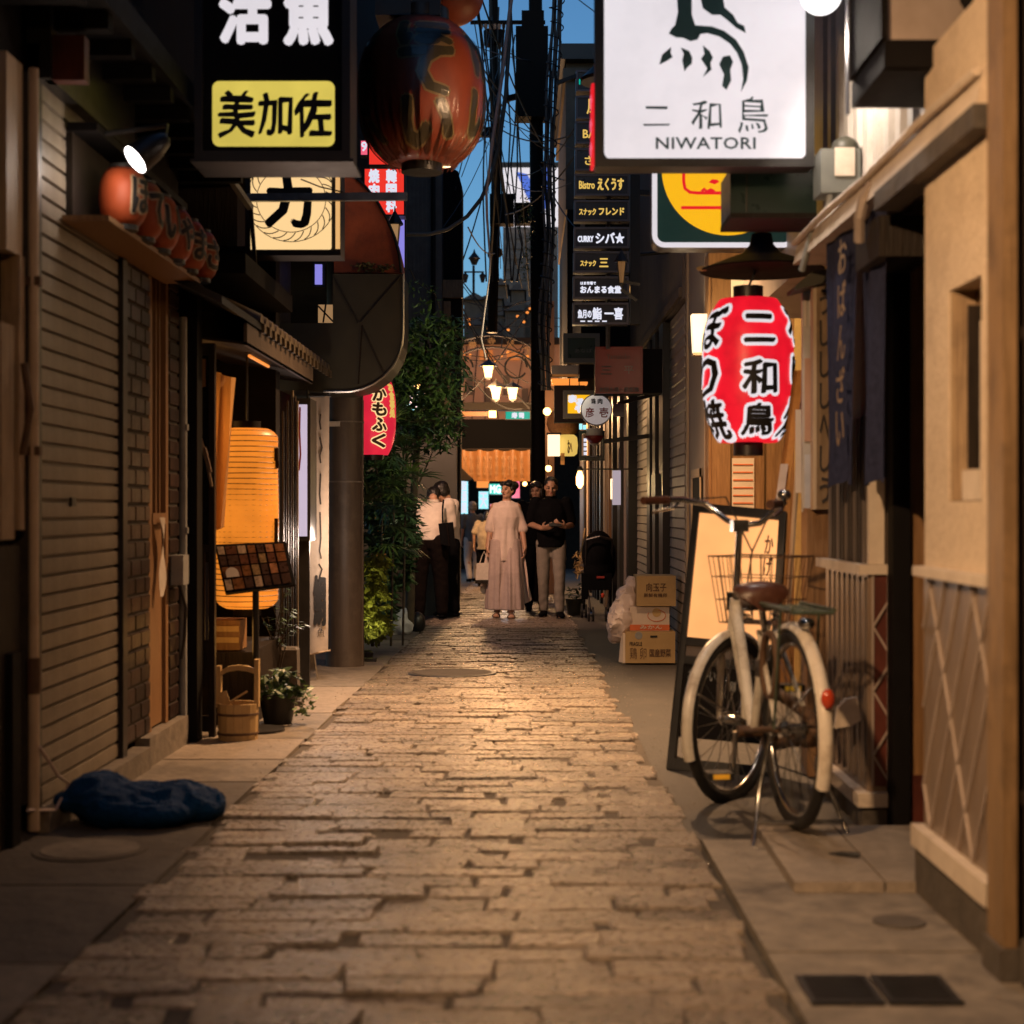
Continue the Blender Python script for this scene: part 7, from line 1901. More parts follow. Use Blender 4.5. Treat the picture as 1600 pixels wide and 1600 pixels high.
def figure(label, loc, rotz, H, J, skin, hair, top=None, bottom=None, shoes='black_cloth', sleeve=.9, hairstyle='short', yaw=0.0, nod=0.0, curl=.35, belly=0.0, leg_r=1.0, extra=None, shirt_hem=.86, group=None):
    t = thing('person', label, 'person', loc, rotz, group)
    s = H / 1.70
    D = dict(pelvis=(0, 0, .93), waist=(0, 0, 1.07), chest=(0, 0, 1.27), shl=(-.185, 0, 1.39), shr=(.185, 0, 1.39), neck=(0, .01, 1.44), head=(0, -.015, 1.585),
             ell=(-.23, .02, 1.12), elr=(.23, .02, 1.12), wrl=(-.24, -.03, .88), wrr=(.24, -.03, .88), hdl=(0, -.1, -1), hdr=(0, -.1, -1), nml=(-1, 0, 0), nmr=(1, 0, 0),
             hipl=(-.09, 0, .9), hipr=(.09, 0, .9), knl=(-.1, -.02, .48), knr=(.1, -.02, .48), anl=(-.1, .02, .085), anr=(.1, .02, .085), ftl=(0, -1, 0), ftr=(0, -1, 0))
    D.update(J)
    V = {k: Vector(v) * (1 if k[:2] in ('hd', 'nm', 'ft') else s) for k, v in D.items()}
    b = MB()
    # trunk
    rings(b, [(*V['pelvis'].xy, V['pelvis'].z - .07 * s, .12 * s, .09 * s), (*V['pelvis'].xy, V['pelvis'].z, .155 * s, .11 * s), (*V['waist'].xy, V['waist'].z, .135 * s, .1 * s + belly * .6), (*V['chest'].xy, V['chest'].z, .165 * s, .112 * s),
              (V['chest'].x * .4 + V['neck'].x * .6, V['chest'].y * .4 + V['neck'].y * .6, V['shl'].z * .5 + V['shr'].z * .5, .15 * s, .08 * s), (*V['neck'].xy, V['neck'].z, .06 * s, .06 * s)], 20)
    limb(b, [V['neck'] - Vector((0, 0, .05 * s)), V['neck'] + Vector((0, -.005, .05 * s)), V['head'] - Vector((0, -.01, .05 * s))], [.058 * s, .052 * s, .05 * s])
    hm = Matrix.Rotation(yaw, 3, 'Z') @ Matrix.Rotation(nod, 3, 'X')
    hc = V['head']
    def hp(x_, y_, z_): return hc + hm @ (Vector((x_, y_, z_)) * s)
    b.ell(hp(0, .012, .028), (.074 * s, .092 * s, .09 * s), 18, 12, hm)
    b.ell(hp(0, -.012, -.03), (.062 * s, .07 * s, .085 * s), 16, 12, hm)
    b.ell(hp(0, -.045, -.082), (.036 * s, .034 * s, .028 * s), 12, 8, hm)
    b.ell(hp(0, -.092, -.018), (.013 * s, .02 * s, .03 * s), 10, 8, hm)
    b.ell(hp(0, -.1, -.034), (.018 * s, .016 * s, .012 * s), 10, 8, hm)
    for e in (-1, 1):
        b.ell(hp(e * .074, .008, -.01), (.01 * s, .02 * s, .032 * s), 8, 8, hm)
        b.ell(hp(e * .036, -.062, -.028), (.026 * s, .022 * s, .022 * s), 10, 8, hm)
    b.ell(hp(0, -.08, .022), (.05 * s, .014 * s, .012 * s), 10, 8, hm)
    for sd, e in (('l', -1), ('r', 1)):
        limb(b, [V['sh' + sd], V['el' + sd], V['wr' + sd]], [.052 * s, .041 * s, .028 * s])
        hand(b, V['wr' + sd], V['hd' + sd], V['nm' + sd], e, curl)
        limb(b, [V['hip' + sd], V['kn' + sd], V['an' + sd]], [.083 * s, .056 * s, .038 * s])
        calf = V['kn' + sd].lerp(V['an' + sd], .32) + Vector((0, .018 * s, 0)); b.ell(calf, (.05 * s, .052 * s, .11 * s), 12, 8)
        f = V['ft' + sd].normalized(); an = V['an' + sd]; yw = math.atan2(f.x, -f.y); fm_ = Matrix.Rotation(yw, 3, 'Z')
        b.ell(an + f * .05 * s + Vector((0, 0, -.05 * s)), (.04 * s, .11 * s, .03 * s), 12, 8, fm_)
        b.ell(an + f * .11 * s + Vector((0, 0, -.06 * s)), (.043 * s, .05 * s, .022 * s), 12, 8, fm_)
    body = remesh(b, .0072, 3).build('body', skin, t, smooth=80, local=True)
    # face
    for e in (-1, 1):
        MB().ell(hp(e * .031, -.08, -.002), (.014 * s, .008 * s, .007 * s), 10, 6, hm).build('eye', 'ink_black', t, smooth=80, local=True)
        MB().ell(hp(e * .032, -.083, .022), (.022 * s, .008 * s, .004 * s), 10, 6, hm).build('eyebrow', hair, t, smooth=80, local=True)
    MB().ell(hp(0, -.085, -.062), (.024 * s, .008 * s, .007 * s), 12, 6, hm).build('mouth', 'lip', t, smooth=80, local=True)
    # hair
    hb = MB()
    hb.ell(hp(0, .022, .045), (.083 * s, .092 * s, .082 * s), 20, 14, hm)
    hb.ell(hp(0, .05, .0), (.078 * s, .062 * s, .075 * s), 16, 12, hm)
    if hairstyle in ('bob', 'fringe', 'up'):
        hb.ell(hp(-.04, -.052, .068), (.046 * s, .045 * s, .034 * s), 14, 10, hm); hb.ell(hp(.04, -.052, .068), (.046 * s, .045 * s, .034 * s), 14, 10, hm)
    if hairstyle == 'bob':
        for e in (-1, 1): hb.ell(hp(e * .073, .0, -.03), (.022 * s, .045 * s, .08 * s), 12, 10, hm)
        hb.ell(hp(0, .06, -.05), (.08 * s, .045 * s, .075 * s), 14, 10, hm)
    if hairstyle == 'up':
        hb.ell(hp(.03, .085, .06), (.06 * s, .055 * s, .055 * s), 14, 10, hm)
        for e in (-1, 1): hb.ell(hp(e * .07, .005, .02), (.018 * s, .04 * s, .045 * s), 12, 8, hm)
    if hairstyle == 'full':
        hb.ell(hp(0, .02, .055), (.092 * s, .1 * s, .085 * s), 16, 12, hm)
        for e in (-1, 1): hb.ell(hp(e * .075, .01, .0), (.02 * s, .05 * s, .06 * s), 12, 8, hm)
    hb = remesh(hb, .009, 2)
    inv = hm.inverted()
    keep = []
    for v in hb.v:
        q_ = inv @ (v - hc) / s
        v += Vector((mn.noise(v * 60), mn.noise(v * 55 + Vector((5, 0, 0))), mn.noise(v * 50))) * .005
    hb.build('hair', hair, t, smooth=70, local=True)
    # clothes
    if bottom:
        c = MB()
        rings(c, [(*V['pelvis'].xy, V['pelvis'].z - .1 * s, .13 * s, .105 * s), (*V['pelvis'].xy, V['pelvis'].z, .172 * s, .128 * s), (*V['waist'].xy, V['pelvis'].z + .1 * s, .158 * s, .122 * s + belly * .5)], 24)
        for sd in 'lr':
            kn = V['kn' + sd]; an = V['an' + sd]
            limb(c, [V['hip' + sd], kn, an + Vector((0, 0, .02 * s))], [.105 * s * leg_r, .078 * s * leg_r, .062 * s * leg_r])
        c = remesh(c, .013, 3)
        for v in c.v: v += Vector((mn.noise(v * 16), mn.noise(v * 16 + Vector((7, 0, 0))), 0)) * .007
        c.build('trousers', bottom, t, smooth=70, local=True)
    if top:
        c = MB()
        rings(c, [(*V['pelvis'].xy, shirt_hem * s, .178 * s, .135 * s + belly * .6), (*V['waist'].xy, V['waist'].z, .17 * s, .128 * s + belly), (*V['chest'].xy, V['chest'].z, .19 * s, .13 * s + belly * .4),
                  (V['chest'].x * .5 + V['neck'].x * .5, V['chest'].y * .5 + V['neck'].y * .5, (V['shl'].z + V['shr'].z) / 2 + .01 * s, .165 * s, .092 * s), (V['neck'].x, V['neck'].y, V['neck'].z + .005 * s, .074 * s, .068 * s)], 28)
        for sd in 'lr':
            sh, el, wr = V['sh' + sd], V['el' + sd], V['wr' + sd]
            if sleeve <= 1: limb(c, [sh, sh.lerp(el, sleeve)], [.075 * s, .066 * s])
            else: limb(c, [sh, el, el.lerp(wr, sleeve - 1)], [.072 * s, .058 * s, .05 * s])
        c = remesh(c, .013, 3)
        for v in c.v: v += Vector((mn.noise(v * 13), mn.noise(v * 13 + Vector((7, 0, 0))), 0)) * .009
        c.build('shirt', top, t, smooth=70, local=True)
        rings(MB(), [(V['neck'].x, V['neck'].y, V['neck'].z - .012 * s, .08 * s, .073 * s), (V['neck'].x, V['neck'].y - .004, V['neck'].z + .03 * s, .066 * s, .062 * s)], 20).build('collar', top, t, smooth=50, local=True)
    for sd in 'lr':
        f = V['ft' + sd].normalized(); an = V['an' + sd]; yw = math.atan2(f.x, -f.y); fm_ = Matrix.Rotation(yw, 3, 'Z')
        if shoes == 'sandal':
            c = MB().ell(an + f * .06 * s + Vector((0, 0, -.078 * s)), (.046 * s, .125 * s, .012 * s), 16, 8, fm_)
            c.tube([an + f * .1 * s + fm_ @ Vector((math.cos(a) * .046 * s, 0, math.sin(a) * .04 * s)) + Vector((0, 0, -.07 * s)) for a in [PI * k / 8 for k in range(9)]], .011 * s, 6)
            c.tube([an + fm_ @ Vector((math.cos(a) * .045 * s, .02, math.sin(a) * .04 * s)) + Vector((0, 0, -.02 * s)) for a in [PI * k / 8 for k in range(9)]], .008 * s, 6)
            c.build('sandal', 'sandal', t, smooth=60, local=True)
        else:
            c = MB().ell(an + f * .055 * s + Vector((0, 0, -.047 * s)), (.048 * s, .13 * s, .04 * s), 14, 10, fm_)
            c.ell(an + f * .0 + Vector((0, 0, -.02 * s)), (.046 * s, .055 * s, .045 * s), 12, 8, fm_)
            for v in c.v: v.z = max(v.z, an.z - .084 * s)
            c.build('shoe', shoes, t, smooth=60, local=True)
            sole = MB().lathe((0, 0, 0), [(1, 0), (1, .014 * s)], 18)
            sole.v = [an + f * .055 * s + Vector((0, 0, -.0845 * s)) + fm_ @ Vector((v.x * .05 * s, v.y * .132 * s, v.z)) for v in sole.v]
            sole.build('sole', 'rubber', t, local=True)
    return t, V, s

Yp = 18.7
# woman in the long pale dress
wloc = (X(790, Yp), Yp, g(Yp))
w_, V, s = figure('woman in long pale pink tunic and wide trousers walking towards the viewer', wloc, 0, 1.66,
    dict(head=(.03, -.02, 1.59), neck=(.015, .005, 1.445), shl=(-.14, 0, 1.375), shr=(.14, 0, 1.375), ell=(-.19, .02, 1.1), wrl=(-.225, -.02, .87), elr=(.205, .03, 1.1), wrr=(.24, -.04, .87), anl=(-.1, -.04, .085), knl=(-.1, -.08, .48), anr=(.07, -.2, .085), knr=(.07, -.15, .49), ftl=(-.15, -1, 0), ftr=(.05, -1, 0)),
    'skin', 'hair', shoes='sandal', hairstyle='up', yaw=R(-38), nod=R(-4))
fold = lambda a, z: (.075 * math.sin(a * 8 + z * 3) + .05 * math.sin(a * 15 - z * 5)) * max(0, min(1, (1.25 - z) * 1.5))
tn = MB()
rings(tn, [(.015, .0, 1.42, .07, .066), (.01, 0, 1.385, .13, .085), (.0, 0, 1.34, .165, .108), (0, 0, 1.22, .178, .13), (0, 0, 1.07, .15, .122), (0, 0, 1.0, .16, .128), (0, -.005, .88, .18, .138), (-.005, -.01, .76, .195, .15), (-.01, -.01, .69, .19, .145)], 44, fold)
for sd, e in (('l', -1), ('r', 1)):
    sh, el = V['sh' + sd], V['el' + sd]
    limb(tn, [sh + Vector((-.02 * e, 0, -.008)), sh.lerp(el, .5), sh.lerp(el, .98) + Vector((.01 * e, 0, 0))], [.064, .062, .062])
tn = remesh(tn, .009, 1)
for v in tn.v: v += Vector((mn.noise(Vector((v.x * 16, v.y * 16, v.z * 4))), mn.noise(Vector((v.x * 16 + 5, v.y * 16, v.z * 4))), 0)) * .012
tn.build('tunic', 'cream_dress', w_, smooth=70, local=True)
tr2 = MB()
for sd, e, x0_, y0_, x1_, y1_ in (('l', -1, -.085, 0, -.105, -.04), ('r', 1, .08, 0, .085, -.13)):
    f2 = lambda a, z, e=e: (.11 * math.sin(a * 7 + e + z * 2) + .07 * math.sin(a * 13)) * max(0, min(1, (1.0 - z) * 1.6))
    rings(tr2, [(x0_, y0_, .95, .1, .115), (x0_, y0_ - .01, .8, .12, .14), (x0_ * .6 + x1_ * .4, y1_ * .5 - .02, .55, .122, .15), (x1_, y1_ * .9, .3, .128, .15), (x1_, y1_, .1, .135, .15)], 32, f2)
tr2 = remesh(tr2, .009, 1); tr2.build('trousers', 'mauve_cloth', w_, smooth=70, local=True)
tl = MB()
def tailf(u, v):
    a = R(-8 + 196 * u)      # wraps the back from side to side
    z = 1.0 - v * (.86 - .42 * abs(u - .42) * (1 if u > .42 else .5)) 
    r_ = .17 + .07 * v + .018 * math.sin(u * 34 + v * 4) * (.3 + v)
    return (r_ * math.cos(a) * 1.08 + (.045 * v * math.cos(a)), r_ * math.sin(a) * .8 - .02 - .05 * v * abs(math.cos(a)), z + .02 * math.sin(u * 22) * v)
tl.grid(tailf, 56, 24)
tl.build('tunic_tail', 'cream_dress', w_, smooth=75, local=True)
tb_ = thing('tote_bag', 'small cream tote bag held in the hand of the woman in pale pink', 'bag', (wloc[0] - .27, Yp - .05, 0))
bx, by, bz = wloc[0] - .265, Yp - .06, g(Yp) + .42
MB().add([(bx - .1, by - .045, bz), (bx + .1, by - .045, bz), (bx + .1, by + .045, bz), (bx - .1, by + .045, bz), (bx - .085, by - .03, bz + .24), (bx + .085, by - .03, bz + .25), (bx + .085, by + .03, bz + .25), (bx - .085, by + .03, bz + .24)],
         [(0, 3, 2, 1), (0, 1, 5, 4), (1, 2, 6, 5), (2, 3, 7, 6), (3, 0, 4, 7), (4, 5, 6, 7)]).build('body', 'white_cloth', tb_)
MB().add([(bx - .102, by - .047, bz - .004), (bx + .102, by - .047, bz - .004), (bx + .102, by + .047, bz - .004), (bx - .102, by + .047, bz - .004), (bx - .1, by - .0465, bz + .04), (bx + .1, by - .0465, bz + .04), (bx + .1, by + .0465, bz + .04), (bx - .1, by + .0465, bz + .04)],
         [(0, 3, 2, 1), (0, 1, 5, 4), (1, 2, 6, 5), (2, 3, 7, 6), (3, 0, 4, 7)]).build('base', 'dark_wood', tb_)
for dy in (-.025, .025): MB().tube([(bx - .05, by + dy, bz + .235), (bx - .02, by + dy * .6, bz + .33), (bx + .005, by, bz + .385), (bx + .03, by + dy * .6, bz + .33), (bx + .05, by + dy, bz + .24)], .006, 6).build('strap', 'white_cloth', tb_)

# man in black polo with a phone
mloc = (X(861, Yp), Yp - .02, g(Yp))
m_, V, s = figure('man in black polo shirt and grey trousers walking while looking at a phone', mloc, 0, 1.71,
    dict(head=(.0, -.045, 1.575), ell=(-.255, .03, 1.13), wrl=(-.11, -.24, 1.08), hdl=(.75, -.6, .15), nml=(-.3, -.8, -.6), elr=(.25, .03, 1.12), wrr=(.16, -.26, 1.1), hdr=(-.75, -.45, .25), nmr=(.3, -.5, -.8),
         anl=(-.085, .05, .085), knl=(-.095, .0, .48), anr=(.1, -.17, .085), knr=(.1, -.13, .49), ftl=(-.25, -1, 0), ftr=(.2, -1, 0)),
    'skin_tan', 'hair', top='black_cloth', bottom='grey_trouser', shoes='black_cloth', sleeve=.85, hairstyle='short', nod=R(10), belly=.02, leg_r=.92, shirt_hem=.85)
ph = thing('phone', 'dark phone held in the hands of the man in black', 'phone', (mloc[0] + .04, mloc[1] - .33, mloc[2] + 1.1))
c = Vector(mloc) + Vector((.045, -.325, 1.135))
MB().obox(c, (.15, .075, .01), Matrix.Rotation(R(35), 3, 'X')).build('case', 'black_metal', ph)
MB().obox(c + Vector((0, .004, .007)), (.135, .066, .002), Matrix.Rotation(R(35), 3, 'X')).build('screen', 'glass_dark', ph)

# person close behind the man
figure('dark haired person in black walking close behind the man in the black polo', (X(838, 20.3), 20.3, g(20.3)), 0, 1.7,
    dict(anl=(-.1, -.12, .085), knl=(-.1, -.1, .49), anr=(.08, .12, .085)), 'skin', 'hair', top='black_cloth', bottom='black_cloth', sleeve=1.8, hairstyle='bob', yaw=R(-12))
# two men in white shirts on the left
Ym = 18.3
n_, V, s = figure('man in white shirt and dark trousers seen from behind, bending forward at the left', (X(672, Ym), Ym, g(Ym)), R(172), 1.72,
    dict(chest=(.02, -.1, 1.26), shl=(-.19, -.16, 1.36), shr=(.19, -.16, 1.36), neck=(.01, -.22, 1.38), head=(.02, -.33, 1.44), waist=(0, -.02, 1.07), ell=(-.22, -.2, 1.1), wrl=(-.12, -.36, 1.08), elr=(.24, -.18, 1.1), wrr=(.14, -.34, 1.02), hipl=(-.1, .02, .9), hipr=(.1, .02, .9), anl=(-.15, .03, .085), anr=(.13, .0, .085), knl=(-.13, 0, .48), knr=(.12, 0, .48), hdl=(.5, -.8, 0), hdr=(-.5, -.8, 0)),
    'skin', 'hair', top='white_shirt', bottom='brown_trouser', sleeve=1.0, nod=R(20), leg_r=1.16, shirt_hem=.93)
bgx = X(699, Ym - .12)
bg_ = thing('shoulder_bag', 'black shoulder bag hanging on the back of the man bending forward', 'bag', (bgx, Ym - .2, .7))
MB().add([(bgx - .07, Ym - .26, .60), (bgx + .1, Ym - .24, .56), (bgx + .1, Ym - .13, .56), (bgx - .07, Ym - .13, .60), (bgx - .1, Ym - .25, .84), (bgx + .07, Ym - .24, .86), (bgx + .07, Ym - .15, .86), (bgx - .1, Ym - .15, .84)],
         [(0, 3, 2, 1), (0, 1, 5, 4), (1, 2, 6, 5), (2, 3, 7, 6), (3, 0, 4, 7), (4, 5, 6, 7)]).build('body', 'black_cloth', bg_)
MB().bar((bgx + .03, Ym - .255, .58), (bgx + .005, Ym - .262, .83), .07, .012).build('flap', 'brown_trouser', bg_)
MB().tube([(bgx - .05, Ym - .2, .84), (bgx - .055, Ym - .16, 1.0), (bgx - .05, Ym - .06, 1.12)], .012, 6).build('strap', 'black_cloth', bg_)
figure('dark haired man in white shirt and black trousers standing with bowed head on the left', (X(702, 18.75), 18.75, g(18.75)), R(-72), 1.68,
    dict(head=(.0, -.1, 1.54), neck=(0, -.03, 1.43), ell=(-.22, -.05, 1.1), wrl=(-.12, -.28, 1.06), elr=(.22, -.05, 1.1), wrr=(.12, -.28, 1.0), hdl=(.4, -.8, 0), hdr=(-.4, -.8, 0), anl=(-.1, .0, .085), anr=(.1, .04, .085)),
    'skin', 'hair', top='white_shirt', bottom='black_cloth', sleeve=1.0, hairstyle='full', nod=R(26), leg_r=1.1, shirt_hem=.88)
# farther people seen from behind
figure('grey haired person in grey shirt seen from behind far along the lane', (X(738, 32.5), 32.5, g(32.5)), R(200), 1.68,
    dict(ell=(-.25, .0, 1.12), wrl=(-.28, -.05, .9), anl=(-.1, -.1, .085), anr=(.1, .12, .085)), 'skin', 'hair_grey', top='grey_shirt', bottom='white_shirt', sleeve=.8, hairstyle='full')
st_, V, s = figure('stooping dark haired person in beige top seen from behind beside the woman', (X(757, 29.6), 29.6, g(29.6)), R(165), 1.55,
    dict(chest=(0, -.08, 1.24), shl=(-.18, -.12, 1.33), shr=(.18, -.12, 1.33), neck=(0, -.16, 1.36), head=(0, -.22, 1.46)), 'skin', 'hair', top='beige_cloth', bottom='black_cloth', sleeve=.9, hairstyle='bob', nod=R(20), shirt_hem=.78)

# push chair
px_, py_ = X(935, 18.2), 18.2
z_ = g(py_)
sc2 = thing('stroller', 'black folded-hood pushchair with red details standing on the right', 'stroller', (px_, py_, z_))
hb = MB()
hb.ell((px_, py_, z_ + .78), (.2, .24, .28), 20, 14)
hb.ell((px_ + .01, py_ - .02, z_ + .6), (.19, .2, .2), 18, 12)
hb = remesh(hb, .02, 3); hb.build('hood', 'black_cloth', sc2, smooth=60)
MB().box(px_ - .13, px_ + .15, py_ - .2, py_ + .18, z_ + .36, z_ + .56).build('seat', 'black_cloth', sc2)
for sx in (-1, 1):
    MB().tube([(px_ + sx * .16, py_ + .3, z_ + .12), (px_ + sx * .15, py_, z_ + .5), (px_ + sx * .15, py_ - .25, z_ + .95)], .014, 8).build('frame', 'black_metal', sc2)
    MB().tube([(px_ + sx * .1, py_ - .28, z_ + .1), (px_ + sx * .14, py_, z_ + .42)], .014, 8).build('frame', 'black_metal', sc2)
    for yy_, xx_ in ((-.28, .1), (.3, .16)):
        for o_ in (-.025, .025):
            MB().lathe((px_ + sx * xx_ + o_, py_ + yy_, z_ + .085), [(.05, -.012), (.085, -.01), (.085, .01), (.05, .012)], 18, Matrix.Rotation(R(90), 3, 'Y')).build('wheel', 'rubber', sc2, smooth=40)
        MB().lathe((px_ + sx * xx_, py_ + yy_, z_ + .085), [(.03, -.04), (.03, .04)], 10, Matrix.Rotation(R(90), 3, 'Y')).build('hub', 'chrome', sc2)
MB().tube([(px_ - .15, py_ - .25, z_ + .95), (px_, py_ - .3, z_ + .99), (px_ + .15, py_ - .25, z_ + .95)], .016, 8).build('handle', 'black_metal', sc2)
MB().box(px_ - .03, px_ + .06, py_ - .215, py_ - .201, z_ + .5, z_ + .525).build('red_tag', 'sign_red', sc2)
MB().ell((px_ + .04, py_ - .24, z_ + .3), (.022, .015, .03), 10, 8).build('reflector', 'reflector', sc2)
MB().box(px_ - .2, px_ - .13, py_ - .15, py_ + .1, z_ + .25, z_ + .55).build('side_bag', 'black_cloth', sc2)
t = thing('pot_row', 'small dark planter at the foot of the right hand bar fronts', 'planter', (X(890, 19.6), 19.6, g(19.6)))
MB().lathe((X(898, 19.4), 19.4, g(19.4)), [(.09, 0), (.12, .2), (.1, .2), (.001, .18)], 16).build('pot', 'olive_metal', t, smooth=40)
leaf_cloud(60, (X(898, 19.4), 19.4, g(19.4) + .27), (.1, .1, .1), .07, 55).build('foliage', 'leaf_dark', t)
# ================================================================== the bicycle
RW = Vector((.90, 5.13, g(5.13) + .04 + .33))       # rear hub (on its stand)
FWc = Vector((.80, 5.95, g(5.95) + .30))            # front hub
hd = (FWc - RW); hd.z = 0; hd.normalize()
th = math.atan2(hd.y, hd.x)
bike = thing('bicycle', 'old white city bicycle with brown saddle and wire basket parked at the right', 'bicycle', (RW.x, RW.y, g(5.13)))
sidev = Vector((-hd.y, hd.x, 0))      # to the left of travel
upv = Vector((0, 0, 1))
def wheel(c, ang, r_, name):
    """tyre, rim, hub and spokes; the wheel plane holds the direction ang"""
    f = Vector((math.cos(ang), math.sin(ang), 0)); s_ = Vector((-math.sin(ang), math.cos(ang), 0))
    def ring(rr_, off=0): return [c + f * (rr_ * math.cos(2 * PI * k / 56)) + upv * (rr_ * math.sin(2 * PI * k / 56)) + s_ * off for k in range(56)]
    ty = MB().tube(ring(r_ - .02), .021, 10, closed=True).build('wheel', 'rubber', bike, smooth=80)
    MB().tube(ring(r_ - .045), .011, 8, closed=True).build('rim', 'chrome', ty, smooth=80)
    m = Matrix((f, upv, s_)).transposed()
    MB().lathe(c, [(.016, -.05), (.03, -.03), (.018, -.02), (.018, .02), (.03, .03), (.016, .05)], 14, m).build('hub', 'chrome', ty, smooth=40)
    sp = MB()
    for k in range(28):
        a = 2 * PI * k / 28; a2 = a + (.35 if k % 4 < 2 else -.35); o_ = .025 if k % 2 else -.025
        sp.tube([c + f * (.028 * math.cos(a2)) + upv * (.028 * math.sin(a2)) + s_ * o_, c + f * ((r_ - .05) * math.cos(a)) + upv * ((r_ - .05) * math.sin(a))], .0016, 4)
    sp.build('spokes', 'chrome', ty)
    return ty, f, s_
steer = R(-44)
wheel(RW, th, .33, 'rear')
fw, ff, fs_ = wheel(FWc, th + steer, .325, 'front')
def BP(along, up, side=0.0): return RW + hd * along + upv * up + sidev * side
WB = (FWc - RW).to_2d().length
dz = FWc.z - RW.z
def fender(c, f, s_, r_, a0, a1, mat_, name, w=.03):
    mb = MB(); n = 26; vs = []; fs = []
    for i in range(n + 1):
        a = R(a0 + (a1 - a0) * i / n)
        d = f * math.cos(a) + upv * math.sin(a)
        for off, dr in ((-w, -.016), (-w * .7, .0), (0, .006), (w * .7, .0), (w, -.016)):
            vs.append(c + d * (r_ + dr) + s_ * off)
        for off, dr in ((w * .95, -.018), (w * .65, -.004), (0, .002), (-w * .65, -.004), (-w * .95, -.018)):
            vs.append(c + d * (r_ + dr) + s_ * off)
    for i in range(n):
        for k in range(10):
            k2 = (k + 1) % 10
            fs.append((i * 10 + k, (i + 1) * 10 + k, (i + 1) * 10 + k2, i * 10 + k2))
    fs.append(tuple(range(10))); fs.append(tuple(reversed([n * 10 + k for k in range(10)])))
    return mb.add(vs, fs).build(name, mat_, bike, smooth=50)
fr_ = fender(RW, hd, sidev, .352, 60, 205, 'bike_cream', 'rear_fender', .024)
fender(FWc, ff, fs_, .347, 30, 200, 'bike_white', 'front_fender', .022)
ft_ = MB()
# frame
bb = BP(.5, -.08)
head_lo = BP(WB - .03, .31 + dz * .5); head_hi = BP(WB - .07, .43 + dz * .5)

def tb(name, pts, r_, mat_='bike_white', n=12): return MB().tube(pts, r_, n).build(name, mat_, bike, smooth=60)
tb('down_tube', [head_hi - upv * .03, head_hi.lerp(bb, .3) - upv * .03, head_hi.lerp(bb, .7) - upv * .035, bb], .022)
tb('lower_tube', [head_lo, head_lo.lerp(bb, .5) - upv * .03, bb + upv * .02], .016)
tb('seat_tube', [bb, BP(.33, .33)], .017)
tb('head_tube', [head_lo, head_hi], .023)
for e in (-1, 1):
    tb('chain_stay', [RW + sidev * .06 * e, bb + sidev * .035 * e], .011, 'rust')
    tb('seat_stay', [RW + sidev * .06 * e, BP(.33, .3, .03 * e)], .009)
    tb('fork_blade', [head_lo + sidev * .0, head_lo.lerp(FWc, .25) + fs_ * .05 * e, FWc + fs_ * .055 * e], [.016, .015, .010], 'bike_white')
    tb('fender_stay', [RW + sidev * .065 * e, BP(-.28, .17, .03 * e)], .004, 'chrome')
    tb('fender_stay', [FWc + fs_ * .065 * e, FWc - ff * .3 + upv * .13 + fs_ * .03 * e], .004, 'chrome')
# stem, handlebar, grips, brakes, bell
stem_top = BP(WB - .12, .66)
tb('stem', [head_hi, stem_top], .013, 'chrome')
bar_c = stem_top + upv * .01
bs1 = fs_ * 1.0      # left of the steering
gL = [bar_c, bar_c + bs1 * .07 + upv * .02 + ff * .03, bar_c + bs1 * .16 + upv * .085 + ff * .02, bar_c + bs1 * .22 + upv * .10 - ff * .06, bar_c + bs1 * .27 + upv * .095 - ff * .24]
gR = [bar_c, bar_c - bs1 * .07 + upv * .01 + ff * .03, bar_c - bs1 * .15 + upv * .06 + ff * .02, bar_c - bs1 * .22 + upv * .085 - ff * .06, bar_c - bs1 * .26 + upv * .08 - ff * .24]
for g_ in (gL, gR):
    tb('handlebar', g_, .0115, 'chrome')
    MB().tube([g_[-1] + (g_[-2] - g_[-1]).normalized() * .115, g_[-1] - (g_[-2] - g_[-1]).normalized() * .01], .0165, 10).build('grip', 'leather', bike, smooth=60)
    dl = (g_[-1] - g_[-2]).normalized()
    tb('brake_lever', [g_[-2], g_[-2] - upv * .03 + dl * .04, g_[-2] - upv * .045 + dl * .15], .006, 'chrome', 8)
    tb('brake_cable', [g_[-2], g_[-2].lerp(bar_c, .5) + ff * .12 + upv * .06, bar_c + ff * .1 - upv * .1, head_lo + ff * .06], .0035, 'cable', 6)
MB().ell(gR[3] + upv * .03, (.026, .026, .022), 14, 10).build('bell', 'chrome', bike, smooth=70)
MB().obox(bar_c, (.05, .06, .045), Matrix.Rotation(th, 3, 'Z')).build('clamp', 'chrome', bike)
# saddle
sd_ = MB(); sp_ = BP(.3, .425, .05)
vs = []; fs = []
for i, (al, wd, hh) in enumerate(((-.13, .045, .0), (-.115, .09, .02), (-.06, .1, .028), (0, .075, .02), (.06, .042, .014), (.12, .03, .006), (.15, .018, -.012))):
    for k in range(12):
        a = 2 * PI * k / 12
        vs.append(sp_ + hd * al + sidev * wd * math.cos(a) + upv * (hh + (.03 if math.sin(a) > 0 else .045) * math.sin(a)))
for i in range(6):
    for k in range(12):
        k2 = (k + 1) % 12; fs.append((i * 12 + k, (i + 1) * 12 + k, (i + 1) * 12 + k2, i * 12 + k2))
fs.append(tuple(range(12))); fs.append(tuple(reversed(range(72, 84))))
sd_.add(vs, fs).build('saddle', 'leather', bike, smooth=60)
tb('seat_post', [BP(.34, .28), BP(.3, .40, .03)], .0125, 'chrome')
